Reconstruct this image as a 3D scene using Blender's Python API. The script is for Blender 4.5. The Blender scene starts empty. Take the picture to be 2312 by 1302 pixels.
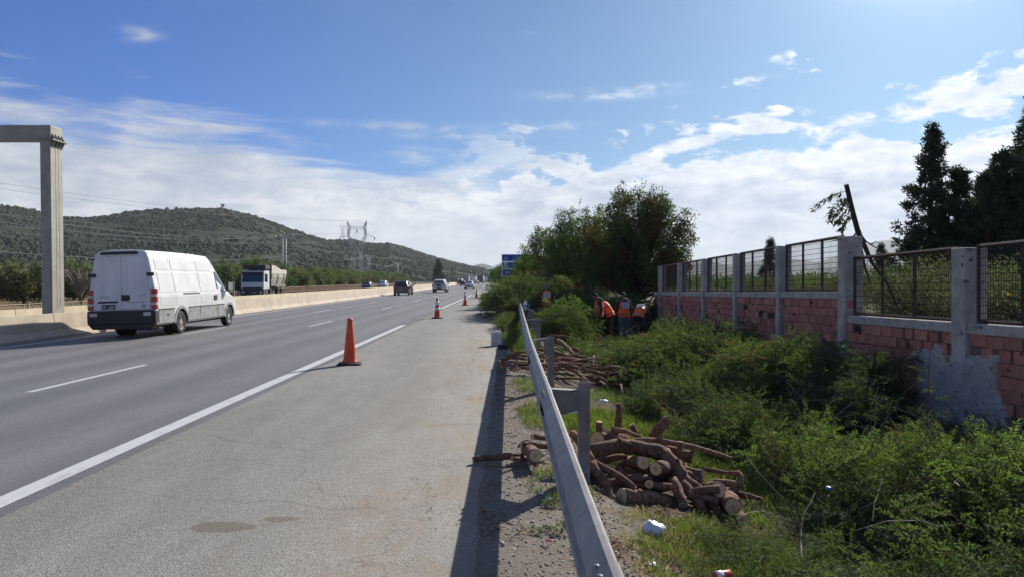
import bpy, bmesh, math, random
import numpy as np
from mathutils import Vector, Matrix, Euler

random.seed(7)
RNG = np.random.default_rng(11)
scene = bpy.context.scene
COL = scene.collection
R = math.radians

# ------------------------------------------------------------------ camera
H = 1.7
VX, VY, F = 1142.0, 632.0, 1670.0
cam_d = bpy.data.cameras.new("camera")
cam = bpy.data.objects.new("camera", cam_d)
COL.objects.link(cam)
cam.location = (0, 0, H)
cam.rotation_euler = (R(90), 0, 0)
cam_d.sensor_width = 36.0
cam_d.lens = 36.0 * F / 2312.0
cam_d.shift_x = (1156 - VX) / 2312.0
cam_d.shift_y = -(651 - VY) / 2312.0
cam_d.clip_start = 0.05
cam_d.clip_end = 40000
scene.camera = cam

# ------------------------------------------------------------------ sun, sky
SUN_AZ, SUN_EL = 31.0, 29.5          # degrees clockwise from +Y, degrees up
sun_dir = Vector((math.sin(R(SUN_AZ)) * math.cos(R(SUN_EL)), math.cos(R(SUN_AZ)) * math.cos(R(SUN_EL)), math.sin(R(SUN_EL))))
sl = bpy.data.lights.new("sun", 'SUN')
sl.energy = 3.35
sl.angle = R(0.53)
sl.color = (1.0, 0.94, 0.84)
sun = bpy.data.objects.new("sun", sl)
COL.objects.link(sun)
sun.rotation_euler = (-sun_dir).to_track_quat('-Z', 'Y').to_euler()
sun.location = (40, 60, 60)

scene.view_settings.view_transform = 'Standard'
scene.view_settings.look = 'None'
scene.view_settings.gamma = 1.0
scene.view_settings.use_curve_mapping = False
scene.view_settings.exposure = 0.92
scene.cycles.use_denoising = True
try:
    scene.cycles.denoiser = 'OPENIMAGEDENOISE'
except Exception:
    pass
scene.cycles.max_bounces = 8
scene.cycles.diffuse_bounces = 4
scene.cycles.glossy_bounces = 3
scene.cycles.transmission_bounces = 4
scene.cycles.transparent_max_bounces = 8
scene.cycles.volume_bounces = 1
scene.cycles.use_adaptive_sampling = True
scene.cycles.adaptive_threshold = 0.012

class NT:
    """small node-tree writer"""
    def __init__(self, tree):
        self.t = tree
    def n(self, kind, **kw):
        node = self.t.nodes.new(kind)
        for k, v in kw.items():
            if k == 'inp':
                for kk, vv in v.items():
                    self.put(node.inputs[kk], vv)
            else:
                setattr(node, k, v)
        return node
    def put(self, sock, v):
        if isinstance(v, bpy.types.NodeSocket):
            self.t.links.new(v, sock)
        else:
            try:
                sock.default_value = v
            except Exception:
                sock.default_value = (v[0], v[1], v[2], 1.0) if hasattr(v, '__len__') and len(v) == 3 else v
    def math(self, op, a, b=0.0, c=0.0, clamp=False):
        m = self.n('ShaderNodeMath', operation=op)
        m.use_clamp = clamp
        self.put(m.inputs[0], a)
        self.put(m.inputs[1], b)
        self.put(m.inputs[2], c)
        return m.outputs[0]
    def sstep(self, x, lo, hi):
        m = self.n('ShaderNodeMapRange', interpolation_type='SMOOTHSTEP')
        m.clamp = True
        self.put(m.inputs[0], x)
        self.put(m.inputs[1], lo)
        self.put(m.inputs[2], hi)
        self.put(m.inputs[3], 0.0)
        self.put(m.inputs[4], 1.0)
        return m.outputs[0]
    def mix(self, fac, a, b, blend='MIX'):
        m = self.n('ShaderNodeMix', data_type='RGBA', blend_type=blend)
        m.clamp_factor = True
        self.put(m.inputs[0], fac)
        for s, v in ((m.inputs[6], a), (m.inputs[7], b)):
            if isinstance(v, bpy.types.NodeSocket):
                self.t.links.new(v, s)
            else:
                s.default_value = (v[0], v[1], v[2], 1.0)
        return m.outputs[2]
    def noise(self, vec, scale, detail=4.0, rough=0.55, dist=0.0):
        m = self.n('ShaderNodeTexNoise')
        if vec is not None:
            self.t.links.new(vec, m.inputs['Vector'])
        m.inputs['Scale'].default_value = scale
        m.inputs['Detail'].default_value = detail
        m.inputs['Roughness'].default_value = rough
        m.inputs['Distortion'].default_value = dist
        return m.outputs[0]
    def ramp(self, fac, stops, interp='LINEAR'):
        m = self.n('ShaderNodeValToRGB')
        cr = m.color_ramp
        cr.interpolation = interp
        while len(cr.elements) < len(stops):
            cr.elements.new(0.5)
        for e, (p, c) in zip(cr.elements, stops):
            e.position = p
            e.color = (c[0], c[1], c[2], 1) if hasattr(c, '__len__') else (c, c, c, 1)
        self.put(m.inputs[0], fac)
        return m.outputs[0]
    def vmul(self, vec, s):
        m = self.n('ShaderNodeVectorMath', operation='MULTIPLY')
        self.t.links.new(vec, m.inputs[0])
        m.inputs[1].default_value = s
        return m.outputs[0]

world = bpy.data.worlds.new("World")
scene.world = world
world.use_nodes = True
world.node_tree.nodes.clear()
W_ = NT(world.node_tree)
sky = W_.n('ShaderNodeTexSky', sky_type='NISHITA')
sky.sun_disc = False
sky.sun_elevation = R(SUN_EL)
sky.sun_rotation = R(SUN_AZ)
sky.altitude = 50
sky.air_density = 1.0
sky.dust_density = 0.6
sky.ozone_density = 2.5
tc = W_.n('ShaderNodeTexCoord')
dirv = tc.outputs['Generated']
sp = W_.n('ShaderNodeSeparateXYZ')
W_.put(sp.inputs[0], dirv)
dx, dy, dz = sp.outputs
az = W_.math('ARCTAN2', dx, dy)
hor = W_.math('SQRT', W_.math('ADD', W_.math('MULTIPLY', dx, dx), W_.math('MULTIPLY', dy, dy)))
v = W_.math('DIVIDE', dz, W_.math('MAXIMUM', hor, 0.02))
azn = W_.math('ADD', W_.math('DIVIDE', az, 2 * math.pi), 0.5)
def apos(deg):
    return deg / 360.0 + 0.5
# upper limit of the cloud deck (tan of elevation) round the horizon
E = W_.ramp(azn, [(0.0, .2), (apos(-60), .225), (apos(-34), .228), (apos(-27), .212), (apos(-20), .188), (apos(-10), .165),
                  (apos(0), .155), (apos(4), .17), (apos(11), .197), (apos(17), .222), (apos(26), .232), (apos(35), .236), (apos(70), .23), (1.0, .2)], 'EASE')
right = W_.sstep(az, R(-9), R(7))                 # 0: streaky veil, 1: cumulus
n_str = W_.noise(W_.vmul(dirv, (4.5, 4.5, 34.0)), 1.0, 7, .58, .5)
n_cum = W_.noise(W_.vmul(dirv, (22.0, 22.0, 46.0)), 1.0, 9, .64, .3)
n_big = W_.noise(W_.vmul(dirv, (6.5, 6.5, 17.0)), 1.0, 4, .5, .3)
below = W_.math('SUBTRACT', E, v)
d_left = W_.math('ADD', below, W_.math('MULTIPLY', W_.math('SUBTRACT', n_str, .5), .24))
m_left = W_.math('MULTIPLY', W_.sstep(d_left, -.012, .06), .92)
hole = W_.math('MULTIPLY', W_.sstep(below, .14, .02), W_.math('SUBTRACT', n_big, .5))
d_right = W_.math('ADD', W_.math('ADD', below, W_.math('MULTIPLY', hole, .34)), W_.math('MULTIPLY', W_.math('SUBTRACT', n_cum, .5), .17))
# a ragged blue gap under the upper edge of the cumulus bank
gq = W_.math('DIVIDE', W_.math('SUBTRACT', below, .062), .02)
gap = W_.math('MULTIPLY', W_.math('EXPONENT', W_.math('MULTIPLY', W_.math('MULTIPLY', gq, gq), -1.0)), W_.math('MULTIPLY', W_.sstep(n_big, .36, .55), W_.sstep(az, R(6), R(14))))
d_right = W_.math('SUBTRACT', d_right, W_.math('MULTIPLY', gap, .11))
m_right = W_.math('MULTIPLY', W_.sstep(d_right, .004, .034), .97)
mask = W_.math('ADD', W_.math('MULTIPLY', m_left, W_.math('SUBTRACT', 1.0, right)), W_.math('MULTIPLY', m_right, right))
# the low row of small cumulus heads over the ridge
Cl = W_.ramp(azn, [(0.0, .09), (apos(-40), .1), (apos(-24), .088), (apos(-17), .118), (apos(-10), .122), (apos(-4), .125), (apos(4), .16), (apos(9), .17), (apos(30), .175), (1.0, .09)], 'EASE')
below2 = W_.math('SUBTRACT', Cl, v)
d_low = W_.math('ADD', below2, W_.math('MULTIPLY', W_.math('SUBTRACT', n_cum, .52), .15))
m_low = W_.sstep(d_low, 0.0, .022)
m_lowfade = W_.sstep(d_low, .075, .0)
# thin high wisps
def wisp(azd, vv, wa, wv, amt):
    a = W_.math('DIVIDE', W_.math('SUBTRACT', az, R(azd)), R(wa))
    b = W_.math('DIVIDE', W_.math('SUBTRACT', v, vv), wv)
    g = W_.math('EXPONENT', W_.math('MULTIPLY', W_.math('ADD', W_.math('MULTIPLY', a, a), W_.math('MULTIPLY', b, b)), -1.0))
    return W_.math('MULTIPLY', W_.math('MULTIPLY', g, W_.sstep(n_cum, .36, .66)), amt)
wsum = None
for q in ((-26.2, .297, 1.2, .009, .75), (1.9, .335, .7, .003, .7), (7.2, .248, 4.2, .006, .8), (11.0, .257, 2.6, .004, .7),
          (4.5, .208, 2.0, .005, .6), (-8.0, .205, 6.0, .006, .6), (-3.0, .193, 5.0, .004, .5)):
    w = wisp(*q)
    wsum = w if wsum is None else W_.math('ADD', wsum, w)
mask = W_.math('MAXIMUM', mask, W_.math('MULTIPLY', m_low, .95))
mask = W_.math('MAXIMUM', mask, wsum, clamp=True)
# high cirrus added to whiten the fill light, thicker towards the unseen zenith
fill_cirrus = W_.math('MULTIPLY', W_.math('MULTIPLY', W_.sstep(W_.noise(W_.vmul(dirv, (3.0, 3.0, 7.0)), 1.0, 6, .6, .8), .38, .72), W_.sstep(v, .25, .9)), .42)
mask = W_.math('MAXIMUM', mask, fill_cirrus)
# clouds: brighter on the sunny side, greyer bellies
sd = W_.n('ShaderNodeVectorMath', operation='DOT_PRODUCT')
W_.put(sd.inputs[0], dirv)
sd.inputs[1].default_value = sun_dir
tosun = W_.math('MAXIMUM', sd.outputs['Value'], 0.0)
glow = W_.math('POWER', tosun, 4.0)
puff = W_.noise(W_.vmul(dirv, (15.0, 15.0, 44.0)), 1.0, 8, .62, .3)
crown = W_.math('MULTIPLY', W_.math('MULTIPLY', W_.sstep(d_right, .16, .02), right), W_.math('SUBTRACT', 1.0, m_low))
tone = W_.math('ADD', W_.math('MULTIPLY', W_.sstep(puff, .3, .72), .62), W_.math('ADD', W_.math('MULTIPLY', W_.math('MULTIPLY', m_low, m_lowfade), .42), W_.math('MULTIPLY', crown, .4)))
tone = W_.math('ADD', tone, W_.math('MULTIPLY', W_.math('SUBTRACT', 1.0, right), .22))
ccol = W_.mix(W_.math('ADD', tone, .0, clamp=True), (1.9, 2.3, 3.0), (4.6, 4.75, 4.9))
lowhaze = W_.sstep(v, .09, .0)
ccol = W_.mix(W_.math('MULTIPLY', lowhaze, .7), ccol, (3.2, 3.45, 3.8))
gs = W_.math('ADD', .86, W_.math('MULTIPLY', glow, .62))
cscale = W_.n('ShaderNodeVectorMath', operation='SCALE')
W_.put(cscale.inputs[0], ccol)
W_.put(cscale.inputs['Scale'], gs)
skyc = W_.mix(1.0, sky.outputs[0], W_.mix(W_.sstep(sd.outputs['Value'], .52, .95), (0.1, 0.26, 0.55), (0.21, 0.315, 0.41)), 'MULTIPLY')
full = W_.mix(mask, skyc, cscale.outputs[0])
# bright aureole round the sun itself
aur = W_.math('EXPONENT', W_.math('MULTIPLY', W_.math('SUBTRACT', 1.0, sd.outputs['Value']), -210.0))
av = W_.n('ShaderNodeVectorMath', operation='SCALE')
av.inputs[0].default_value = (1.0, .96, .9)
W_.put(av.inputs['Scale'], W_.math('MULTIPLY', aur, 32.0))
fadd = W_.n('ShaderNodeVectorMath', operation='ADD')
W_.put(fadd.inputs[0], full)
W_.put(fadd.inputs[1], av.outputs[0])
full = fadd.outputs[0]
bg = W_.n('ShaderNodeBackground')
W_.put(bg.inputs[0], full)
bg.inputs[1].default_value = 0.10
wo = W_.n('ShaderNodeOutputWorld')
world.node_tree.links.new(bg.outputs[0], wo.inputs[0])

# ------------------------------------------------------------------ helpers
def link(o):
    COL.objects.link(o)
    return o
def tag(o, label=None, cat=None, group=None, kind=None):
    if label: o['label'] = label
    if cat: o['category'] = cat
    if group: o['group'] = group
    if kind: o['kind'] = kind
    return o
def empty(name, loc=(0, 0, 0), rz=0.0, label=None, cat=None, group=None):
    o = bpy.data.objects.new(name, None)
    o.empty_display_size = 0.2
    link(o)
    o.location = loc
    o.rotation_euler = (0, 0, rz)
    return tag(o, label, cat, group)
def kids(o):
    return [c for c in bpy.data.objects if c.parent is o]
def copy_tree(o, parent=None):
    c = o.copy()
    link(c)
    if parent is not None:
        c.parent = parent
        c.matrix_parent_inverse = o.matrix_parent_inverse.copy()
    for ch in list(o.children):
        copy_tree(ch, c)
    return c
def curve_x(Y):
    """sideways shift of the whole road: straight, then bending left"""
    Y = np.asarray(Y, float)
    k = 1.1e-4
    a = np.clip(Y - 60, 0, 120)
    b = np.maximum(Y - 180, 0)
    return -(k * a * a + 2 * k * 120 * b)
def drop(s):
    """the carriageways fall away to the left"""
    return .018 * np.clip(-np.asarray(s, float) - 3.62, 0, 12.6)
def at(px, py, Y):
    """point at distance Y that the photograph shows at px, py"""
    return Vector(((px - VX) * Y / F, Y, H - (py - VY) * Y / F))

def mesh_np(name, V, faces, mats, parent=None, mat_idx=None, smooth=False, uv=None):
    """faces: (n,3) or (n,4) index array"""
    me = bpy.data.meshes.new(name)
    V = np.asarray(V, np.float32)
    faces = np.asarray(faces, np.int32)
    nf, k = faces.shape
    me.vertices.add(len(V))
    me.vertices.foreach_set('co', V.ravel())
    me.loops.add(nf * k)
    me.loops.foreach_set('vertex_index', faces.ravel())
    me.polygons.add(nf)
    me.polygons.foreach_set('loop_start', np.arange(0, nf * k, k, dtype=np.int32))
    me.polygons.foreach_set('loop_total', np.full(nf, k, np.int32))
    if mat_idx is not None:
        me.polygons.foreach_set('material_index', np.asarray(mat_idx, np.int32))
    if smooth:
        me.polygons.foreach_set('use_smooth', np.ones(nf, bool))
    if uv is not None:
        l = me.uv_layers.new(name='uv')
        l.data.foreach_set('uv', np.asarray(uv, np.float32)[faces.ravel()].ravel())
    me.update(calc_edges=True)
    for m in (mats if isinstance(mats, (list, tuple)) else [mats]):
        me.materials.append(m)
    o = bpy.data.objects.new(name, me)
    link(o)
    if parent is not None:
        o.parent = parent
    return o

class MB:
    """collects shapes, builds ONE mesh object"""
    def __init__(self):
        self.v, self.f, self.m, self.s = [], [], [], []
    def add(self, vs, fs, m=0, smooth=False):
        b = len(self.v)
        self.v += [tuple(p) for p in vs]
        for f in fs:
            self.f.append(tuple(i + b for i in f))
            self.m.append(m)
            self.s.append(smooth)
        return self
    def box(self, c, s, rot=None, m=0, taper=1.0):
        x, y, z = s[0] / 2, s[1] / 2, s[2] / 2
        t = taper
        vs = [Vector(p) for p in ((-x, -y, -z), (x, -y, -z), (x, y, -z), (-x, y, -z), (-x * t, -y * t, z), (x * t, -y * t, z), (x * t, y * t, z), (-x * t, y * t, z))]
        if rot is not None:
            mt = rot if isinstance(rot, Matrix) else Euler(rot).to_matrix()
            vs = [mt @ p for p in vs]
        c = Vector(c)
        return self.add([p + c for p in vs], [(0, 3, 2, 1), (4, 5, 6, 7), (0, 1, 5, 4), (1, 2, 6, 5), (2, 3, 7, 6), (3, 0, 4, 7)], m)
    def box2(self, a, b, m=0):
        return self.box([(a[i] + b[i]) / 2 for i in range(3)], [abs(b[i] - a[i]) for i in range(3)], m=m)
    def tube(self, pts, rad, n=8, m=0, caps=True, smooth=True, jitter=0.0, capm=None):
        pts = [Vector(p) for p in pts]
        if not hasattr(rad, '__len__'):
            rad = [rad] * len(pts)
        vs, fs = [], []
        prev = None
        for i, p in enumerate(pts):
            t = (pts[min(i + 1, len(pts) - 1)] - pts[max(i - 1, 0)])
            if t.length < 1e-9:
                t = Vector((0, 0, 1))
            t.normalize()
            if prev is None:
                u = t.cross(Vector((0, 0, 1)))
                if u.length < .05:
                    u = t.cross(Vector((1, 0, 0)))
            else:
                u = prev - t * prev.dot(t)
            u.normalize()
            prev = u
            w = t.cross(u)
            for k in range(n):
                a = 2 * math.pi * k / n
                r = rad[i] * (1 + (random.uniform(-jitter, jitter) if jitter else 0))
                vs.append(p + (u * math.cos(a) + w * math.sin(a)) * r)
        for i in range(len(pts) - 1):
            for k in range(n):
                k2 = (k + 1) % n
                fs.append((i * n + k, i * n + k2, (i + 1) * n + k2, (i + 1) * n + k))
        self.add(vs, fs, m, smooth)
        if caps:
            b = len(self.v) - len(vs)
            cm = m if capm is None else capm
            self.f.append(tuple(b + k for k in reversed(range(n)))); self.m.append(cm); self.s.append(False)
            e = b + (len(pts) - 1) * n
            self.f.append(tuple(e + k for k in range(n))); self.m.append(cm); self.s.append(False)
        return self
    def loft(self, rings, m=0, caps=True, smooth=False, closed=True):
        n = len(rings[0])
        vs = [p for r in rings for p in r]
        fs = []
        for i in range(len(rings) - 1):
            for k in range(n if closed else n - 1):
                k2 = (k + 1) % n
                fs.append((i * n + k, i * n + k2, (i + 1) * n + k2, (i + 1) * n + k))
        if caps:
            fs.append(tuple(reversed(range(n))))
            fs.append(tuple((len(rings) - 1) * n + k for k in range(n)))
        return self.add(vs, fs, m, smooth)
    def pad(self, pts, t, m=0, back=0.01):
        """flat polygon given thickness: stands t proud along its normal, sunk by back"""
        pts = [Vector(p) for p in pts]
        nrm = Vector((0, 0, 0))
        for i in range(len(pts)):
            a, b = pts[i], pts[(i + 1) % len(pts)]
            nrm += a.cross(b)
        nrm.normalize()
        n = len(pts)
        vs = [p - nrm * back for p in pts] + [p + nrm * t for p in pts]
        fs = [tuple(reversed(range(n))), tuple(range(n, 2 * n))] + [(i, (i + 1) % n, (i + 1) % n + n, i + n) for i in range(n)]
        return self.add(vs, fs, m)
    def ball(self, c, r, seg=10, rings=7, m=0, jit=0.0, smooth=True):
        r = r if hasattr(r, '__len__') else (r, r, r)
        vs = [Vector((0, 0, -1))]
        for i in range(1, rings):
            ph = -math.pi / 2 + math.pi * i / rings
            for k in range(seg):
                a = 2 * math.pi * k / seg
                vs.append(Vector((math.cos(ph) * math.cos(a), math.cos(ph) * math.sin(a), math.sin(ph))))
        vs.append(Vector((0, 0, 1)))
        out = []
        for p in vs:
            j = 1 + (random.uniform(-jit, jit) if jit else 0)
            out.append((c[0] + p.x * r[0] * j, c[1] + p.y * r[1] * j, c[2] + p.z * r[2] * j))
        fs = []
        for k in range(seg):
            fs.append((0, 1 + (k + 1) % seg, 1 + k))
            for i in range(rings - 2):
                a = 1 + i * seg
                fs.append((a + k, a + (k + 1) % seg, a + seg + (k + 1) % seg, a + seg + k))
            a = 1 + (rings - 2) * seg
            fs.append((a + k, a + (k + 1) % seg, len(vs) - 1))
        return self.add(out, fs, m, smooth)
    def build(self, name, mats, parent=None, bevel=0.0, loc=None, rot=None, seg=2):
        me = bpy.data.meshes.new(name)
        me.from_pydata(self.v, [], self.f)
        me.polygons.foreach_set('material_index', np.asarray(self.m, np.int32))
        me.polygons.foreach_set('use_smooth', np.asarray(self.s, bool))
        for m in (mats if isinstance(mats, (list, tuple)) else [mats]):
            me.materials.append(m)
        me.update()
        o = bpy.data.objects.new(name, me)
        link(o)
        if parent is not None:
            o.parent = parent
        if loc is not None:
            o.location = loc
        if rot is not None:
            o.rotation_euler = rot
        if bevel:
            b = o.modifiers.new('bevel', 'BEVEL')
            b.width = bevel
            b.segments = seg
            b.limit_method = 'ANGLE'
            b.angle_limit = R(35)
        return o

def text_mesh(name, s, size, mat, parent, loc, rot, align='LEFT', thick=0.002, sx=1.0):
    cu = bpy.data.curves.new(name, 'FONT')
    cu.body = s
    cu.size = size
    cu.align_x = align
    cu.extrude = thick
    t = bpy.data.objects.new(name, cu)
    link(t)
    dg = bpy.context.evaluated_depsgraph_get()
    me = bpy.data.meshes.new_from_object(t.evaluated_get(dg))
    bpy.data.objects.remove(t)
    bpy.data.curves.remove(cu)
    me.materials.clear()
    me.materials.append(mat)
    o = bpy.data.objects.new(name, me)
    link(o)
    o.parent = parent
    o.location = loc
    o.rotation_euler = rot
    o.scale = (sx, 1, 1)
    return o

# ------------------------------------------------------------------ materials
def new_mat(name):
    m = bpy.data.materials.new(name)
    m.use_nodes = True
    m.node_tree.nodes.clear()
    t = NT(m.node_tree)
    out = t.n('ShaderNodeOutputMaterial')
    return m, t, out
def principled(t, out, col, rough=.6, metal=0.0, bump=None, spec=.5, coat=0.0):
    p = t.n('ShaderNodeBsdfPrincipled')
    t.put(p.inputs['Base Color'], col)
    t.put(p.inputs['Roughness'], rough)
    t.put(p.inputs['Metallic'], metal)
    p.inputs['Specular IOR Level'].default_value = spec
    p.inputs['Coat Weight'].default_value = coat
    if bump is not None:
        b = t.n('ShaderNodeBump')
        b.inputs['Strength'].default_value = bump[1]
        b.inputs['Distance'].default_value = bump[2]
        t.put(b.inputs['Height'], bump[0])
        t.put(p.inputs['Normal'], b.outputs[0])
    t.t.links.new(p.outputs[0], out.inputs[0])
    return p
def worn(name, c1, c2, scale=3.0, rough=.6, metal=0.0, bscale=40.0, bstr=.15, bdist=.01, spots=None, spec=.4, coat=0.0, contrast=(.35, .65), vscale=(1, 1, 1), island=0.0):
    """two-tone weathered surface with fine relief; spots = (colour, scale, threshold)"""
    m, t, out = new_mat(name)
    c = t.n('ShaderNodeTexCoord').outputs['Object']
    if vscale != (1, 1, 1):
        c = t.vmul(c, vscale)
    f = t.noise(c, scale, 6, .6)
    col = t.mix(t.sstep(f, *contrast), c1, c2)
    if spots:
        s = t.noise(c, spots[1], 5, .6)
        col = t.mix(t.sstep(s, spots[2], spots[2] + .06), col, spots[0])
    if island:
        g = t.n('ShaderNodeObjectInfo')
        k = t.math('ADD', 1.0 - island, t.math('MULTIPLY', g.outputs['Random'], 2 * island))
        sc = t.n('ShaderNodeVectorMath', operation='SCALE')
        t.put(sc.inputs[0], col)
        t.put(sc.inputs['Scale'], k)
        col = sc.outputs[0]
    b = t.noise(c, bscale, 4, .6)
    principled(t, out, col, rough, metal, (b, bstr, bdist), spec, coat)
    return m
def plain(name, c, rough=.5, metal=0.0, spec=.5, coat=0.0):
    m, t, out = new_mat(name)
    co = t.n('ShaderNodeTexCoord').outputs['Object']
    f = t.noise(co, 9.0, 4)
    d = [x * .86 for x in c]
    principled(t, out, t.mix(f, d, c), rough, metal, None, spec, coat)
    return m
def leaf(name, cols, trans=.45, rough=.5, gloss=.025, bscale=.9):
    """foliage: each leaf its own shade, light shines through"""
    m, t, out = new_mat(name)
    g = t.n('ShaderNodeNewGeometry').outputs['Random Per Island']
    co = t.n('ShaderNodeTexCoord').outputs['Object']
    big = t.noise(co, bscale, 4)
    f = t.math('ADD', t.math('MULTIPLY', g, .65), t.math('MULTIPLY', t.sstep(big, .3, .7), .35))
    n = len(cols)
    col = t.ramp(f, [(i / (n - 1), c) for i, c in enumerate(cols)])
    d = t.n('ShaderNodeBsdfDiffuse')
    t.put(d.inputs[0], col)
    tr = t.n('ShaderNodeBsdfTranslucent')
    tcol = t.mix(1.0, col, (1.6, 1.65, .7), 'MULTIPLY')
    t.put(tr.inputs[0], tcol)
    mx = t.n('ShaderNodeMixShader')
    mx.inputs[0].default_value = trans
    t.t.links.new(d.outputs[0], mx.inputs[1])
    t.t.links.new(tr.outputs[0], mx.inputs[2])
    gl = t.n('ShaderNodeBsdfGlossy')
    gl.inputs['Roughness'].default_value = rough
    gl.inputs[0].default_value = (.8, .85, .8, 1)
    mx2 = t.n('ShaderNodeMixShader')
    mx2.inputs[0].default_value = gloss
    t.t.links.new(mx.outputs[0], mx2.inputs[1])
    t.t.links.new(gl.outputs[0], mx2.inputs[2])
    t.t.links.new(mx2.outputs[0], out.inputs[0])
    return m

M = {}
M['lane_asphalt'] = None
def asphalt(name, base, alt, agg_scale, agg_amt, tracks, rough, brownish=0.0):
    m, t, out = new_mat(name)
    uv = t.n('ShaderNodeUVMap').outputs[0]
    sep = t.n('ShaderNodeSeparateXYZ')
    t.put(sep.inputs[0], uv)
    geo = t.n('ShaderNodeTexCoord').outputs['Object']
    big = t.noise(t.vmul(geo, (.8, .12, 1)), 1.0, 5, .6)
    mid = t.noise(t.vmul(geo, (1.0, .35, 1)), 3.0, 5, .65)
    col = t.mix(t.sstep(t.math('ADD', t.math('MULTIPLY', big, .6), t.math('MULTIPLY', mid, .4)), .35, .65), base, alt)
    if tracks:
        # polished wheel paths, a little darker, two per lane
        ph = t.math('MULTIPLY', t.math('SUBTRACT', sep.outputs[0], 3.9), 2 * math.pi / 1.55)
        w = t.math('ADD', t.math('MULTIPLY', t.math('COSINE', ph), .5), .5)
        w = t.math('MULTIPLY', w, t.math('ADD', .35, mid))
        col = t.mix(t.math('MULTIPLY', w, .55), col, [x * .62 for x in base])
    vor = t.n('ShaderNodeTexVoronoi', feature='F1')
    vor.inputs['Scale'].default_value = agg_scale
    t.put(vor.inputs['Vector'], geo)
    vc = t.n('ShaderNodeSeparateColor')
    t.put(vc.inputs[0], vor.outputs['Color'])
    k = t.math('ADD', 1 - agg_amt, t.math('MULTIPLY', vc.outputs[0], 2 * agg_amt))
    sc = t.n('ShaderNodeVectorMath', operation='SCALE')
    t.put(sc.inputs[0], col)
    t.put(sc.inputs['Scale'], k)
    col = sc.outputs[0]
    if brownish:
        s = t.noise(t.vmul(geo, (1.2, .5, 1)), 1.3, 5, .7)
        # dirt drifts thicker at the verge side
        edge = t.sstep(sep.outputs[0], 2.3, .2)
        col = t.mix(t.math('MULTIPLY', t.math('MULTIPLY', t.sstep(s, .42, .7), edge), brownish), col, (.25, .18, .115))
        # fine cracks
        cr = t.n('ShaderNodeTexVoronoi', feature='DISTANCE_TO_EDGE')
        cr.inputs['Scale'].default_value = .55
        wv = t.n('ShaderNodeVectorMath', operation='ADD')
        t.put(wv.inputs[0], t.vmul(geo, (.35, 1.0, 1)))
        nz = t.n('ShaderNodeTexNoise')
        nz.inputs['Scale'].default_value = 2.5
        t.put(nz.inputs['Vector'], geo)
        t.put(wv.inputs[1], t.vmul(nz.outputs[1], (.35, .35, 0)))
        t.put(cr.inputs['Vector'], wv.outputs[0])
        thin = t.sstep(cr.outputs['Distance'], .004, .0)
        col = t.mix(t.math('MULTIPLY', thin, .3), col, (.045, .04, .036))
        # two old dried spills
        for (sx, sy, rx, ry) in ((-1.95, 5.1, .22, .1), (-1.62, 5.27, .13, .06)):
            dxx = t.math('DIVIDE', t.math('SUBTRACT', t.n('ShaderNodeSeparateXYZ', inp={0: geo}).outputs[0], sx), rx)
            dyy = t.math('DIVIDE', t.math('SUBTRACT', t.n('ShaderNodeSeparateXYZ', inp={0: geo}).outputs[1], sy), ry)
            rr = t.math('ADD', t.math('ADD', t.math('MULTIPLY', dxx, dxx), t.math('MULTIPLY', dyy, dyy)), t.math('MULTIPLY', t.math('SUBTRACT', mid, .5), 3.0))
            col = t.mix(t.math('MULTIPLY', t.sstep(rr, 1.25, .75), .55), col, (.12, .085, .045))
    b1 = t.noise(geo, agg_scale * 1.1, 3, .6)
    principled(t, out, col, rough, 0, (t.math('ADD', vor.outputs['Distance'], b1), .5, .008), .35)
    return m
M['lane_asphalt'] = asphalt('lane_asphalt', (.165, .166, .168), (.218, .217, .215), 120, .3, True, .7)
M['shoulder_asphalt'] = asphalt('shoulder_asphalt', (.215, .207, .185), (.28, .27, .242), 105, .34, False, .85, .75)
M['road_paint'] = worn('road_paint', (.55, .55, .53), (.72, .72, .7), 6, .6, 0, 60, .2, .004, ((.25, .25, .25), 14, .62))
M['barrier_concrete'] = worn('barrier_concrete', (.43, .355, .275), (.53, .445, .35), 1.3, .85, 0, 30, .2, .01, ((.3, .235, .17), 5, .66))
M['barrier_cream'] = worn('barrier_cream', (.5, .42, .27), (.62, .54, .38), 1.5, .8, 0, 30, .2, .01, ((.24, .2, .15), 5, .62))
M['joint_dark'] = plain('joint_dark', (.03, .027, .024), .9)
M['post_concrete'] = worn('post_concrete', (.36, .33, .285), (.5, .465, .41), 4, .9, 0, 28, .6, .02, ((.12, .105, .09), 7, .62))
M['mortar'] = worn('mortar', (.15, .12, .1), (.21, .175, .145), 8, .95, 0, 40, .6, .02)
M['brick_red'] = worn('brick_red', (.39, .15, .11), (.46, .19, .145), 5, .85, 0, 35, .3, .008, ((.2, .13, .1), 11, .64), island=.22)
M['brick_orange'] = worn('brick_orange', (.4, .155, .1), (.47, .2, .135), 5, .85, 0, 35, .3, .008, ((.25, .17, .13), 11, .64), island=.2)
M['grey_render'] = worn('grey_render', (.37, .35, .31), (.48, .455, .41), 6, .92, 0, 14, 1.0, .05, ((.13, .13, .13), 9, .62))
M['rusty_steel'] = worn('rusty_steel', (.055, .04, .033), (.1, .066, .048), 14, .75, .2, 60, .2, .004)
M['mesh_wire'] = plain('mesh_wire', (.06, .05, .043), .7, .3)
M['galvanised'] = worn('galvanised', (.215, .21, .2), (.3, .294, .28), 5, .62, .0, 30, .05, .003, ((.2, .17, .14), 16, .69))
M['galvanised_dull'] = worn('galvanised_dull', (.2, .185, .165), (.28, .265, .24), 7, .6, .3, 30, .08, .003, ((.13, .09, .06), 12, .66))
M['gantry_paint'] = worn('gantry_paint', (.29, .275, .23), (.36, .345, .29), 2.5, .6, 0, 20, .08, .004, ((.58, .57, .53), 3.2, .68))
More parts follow.
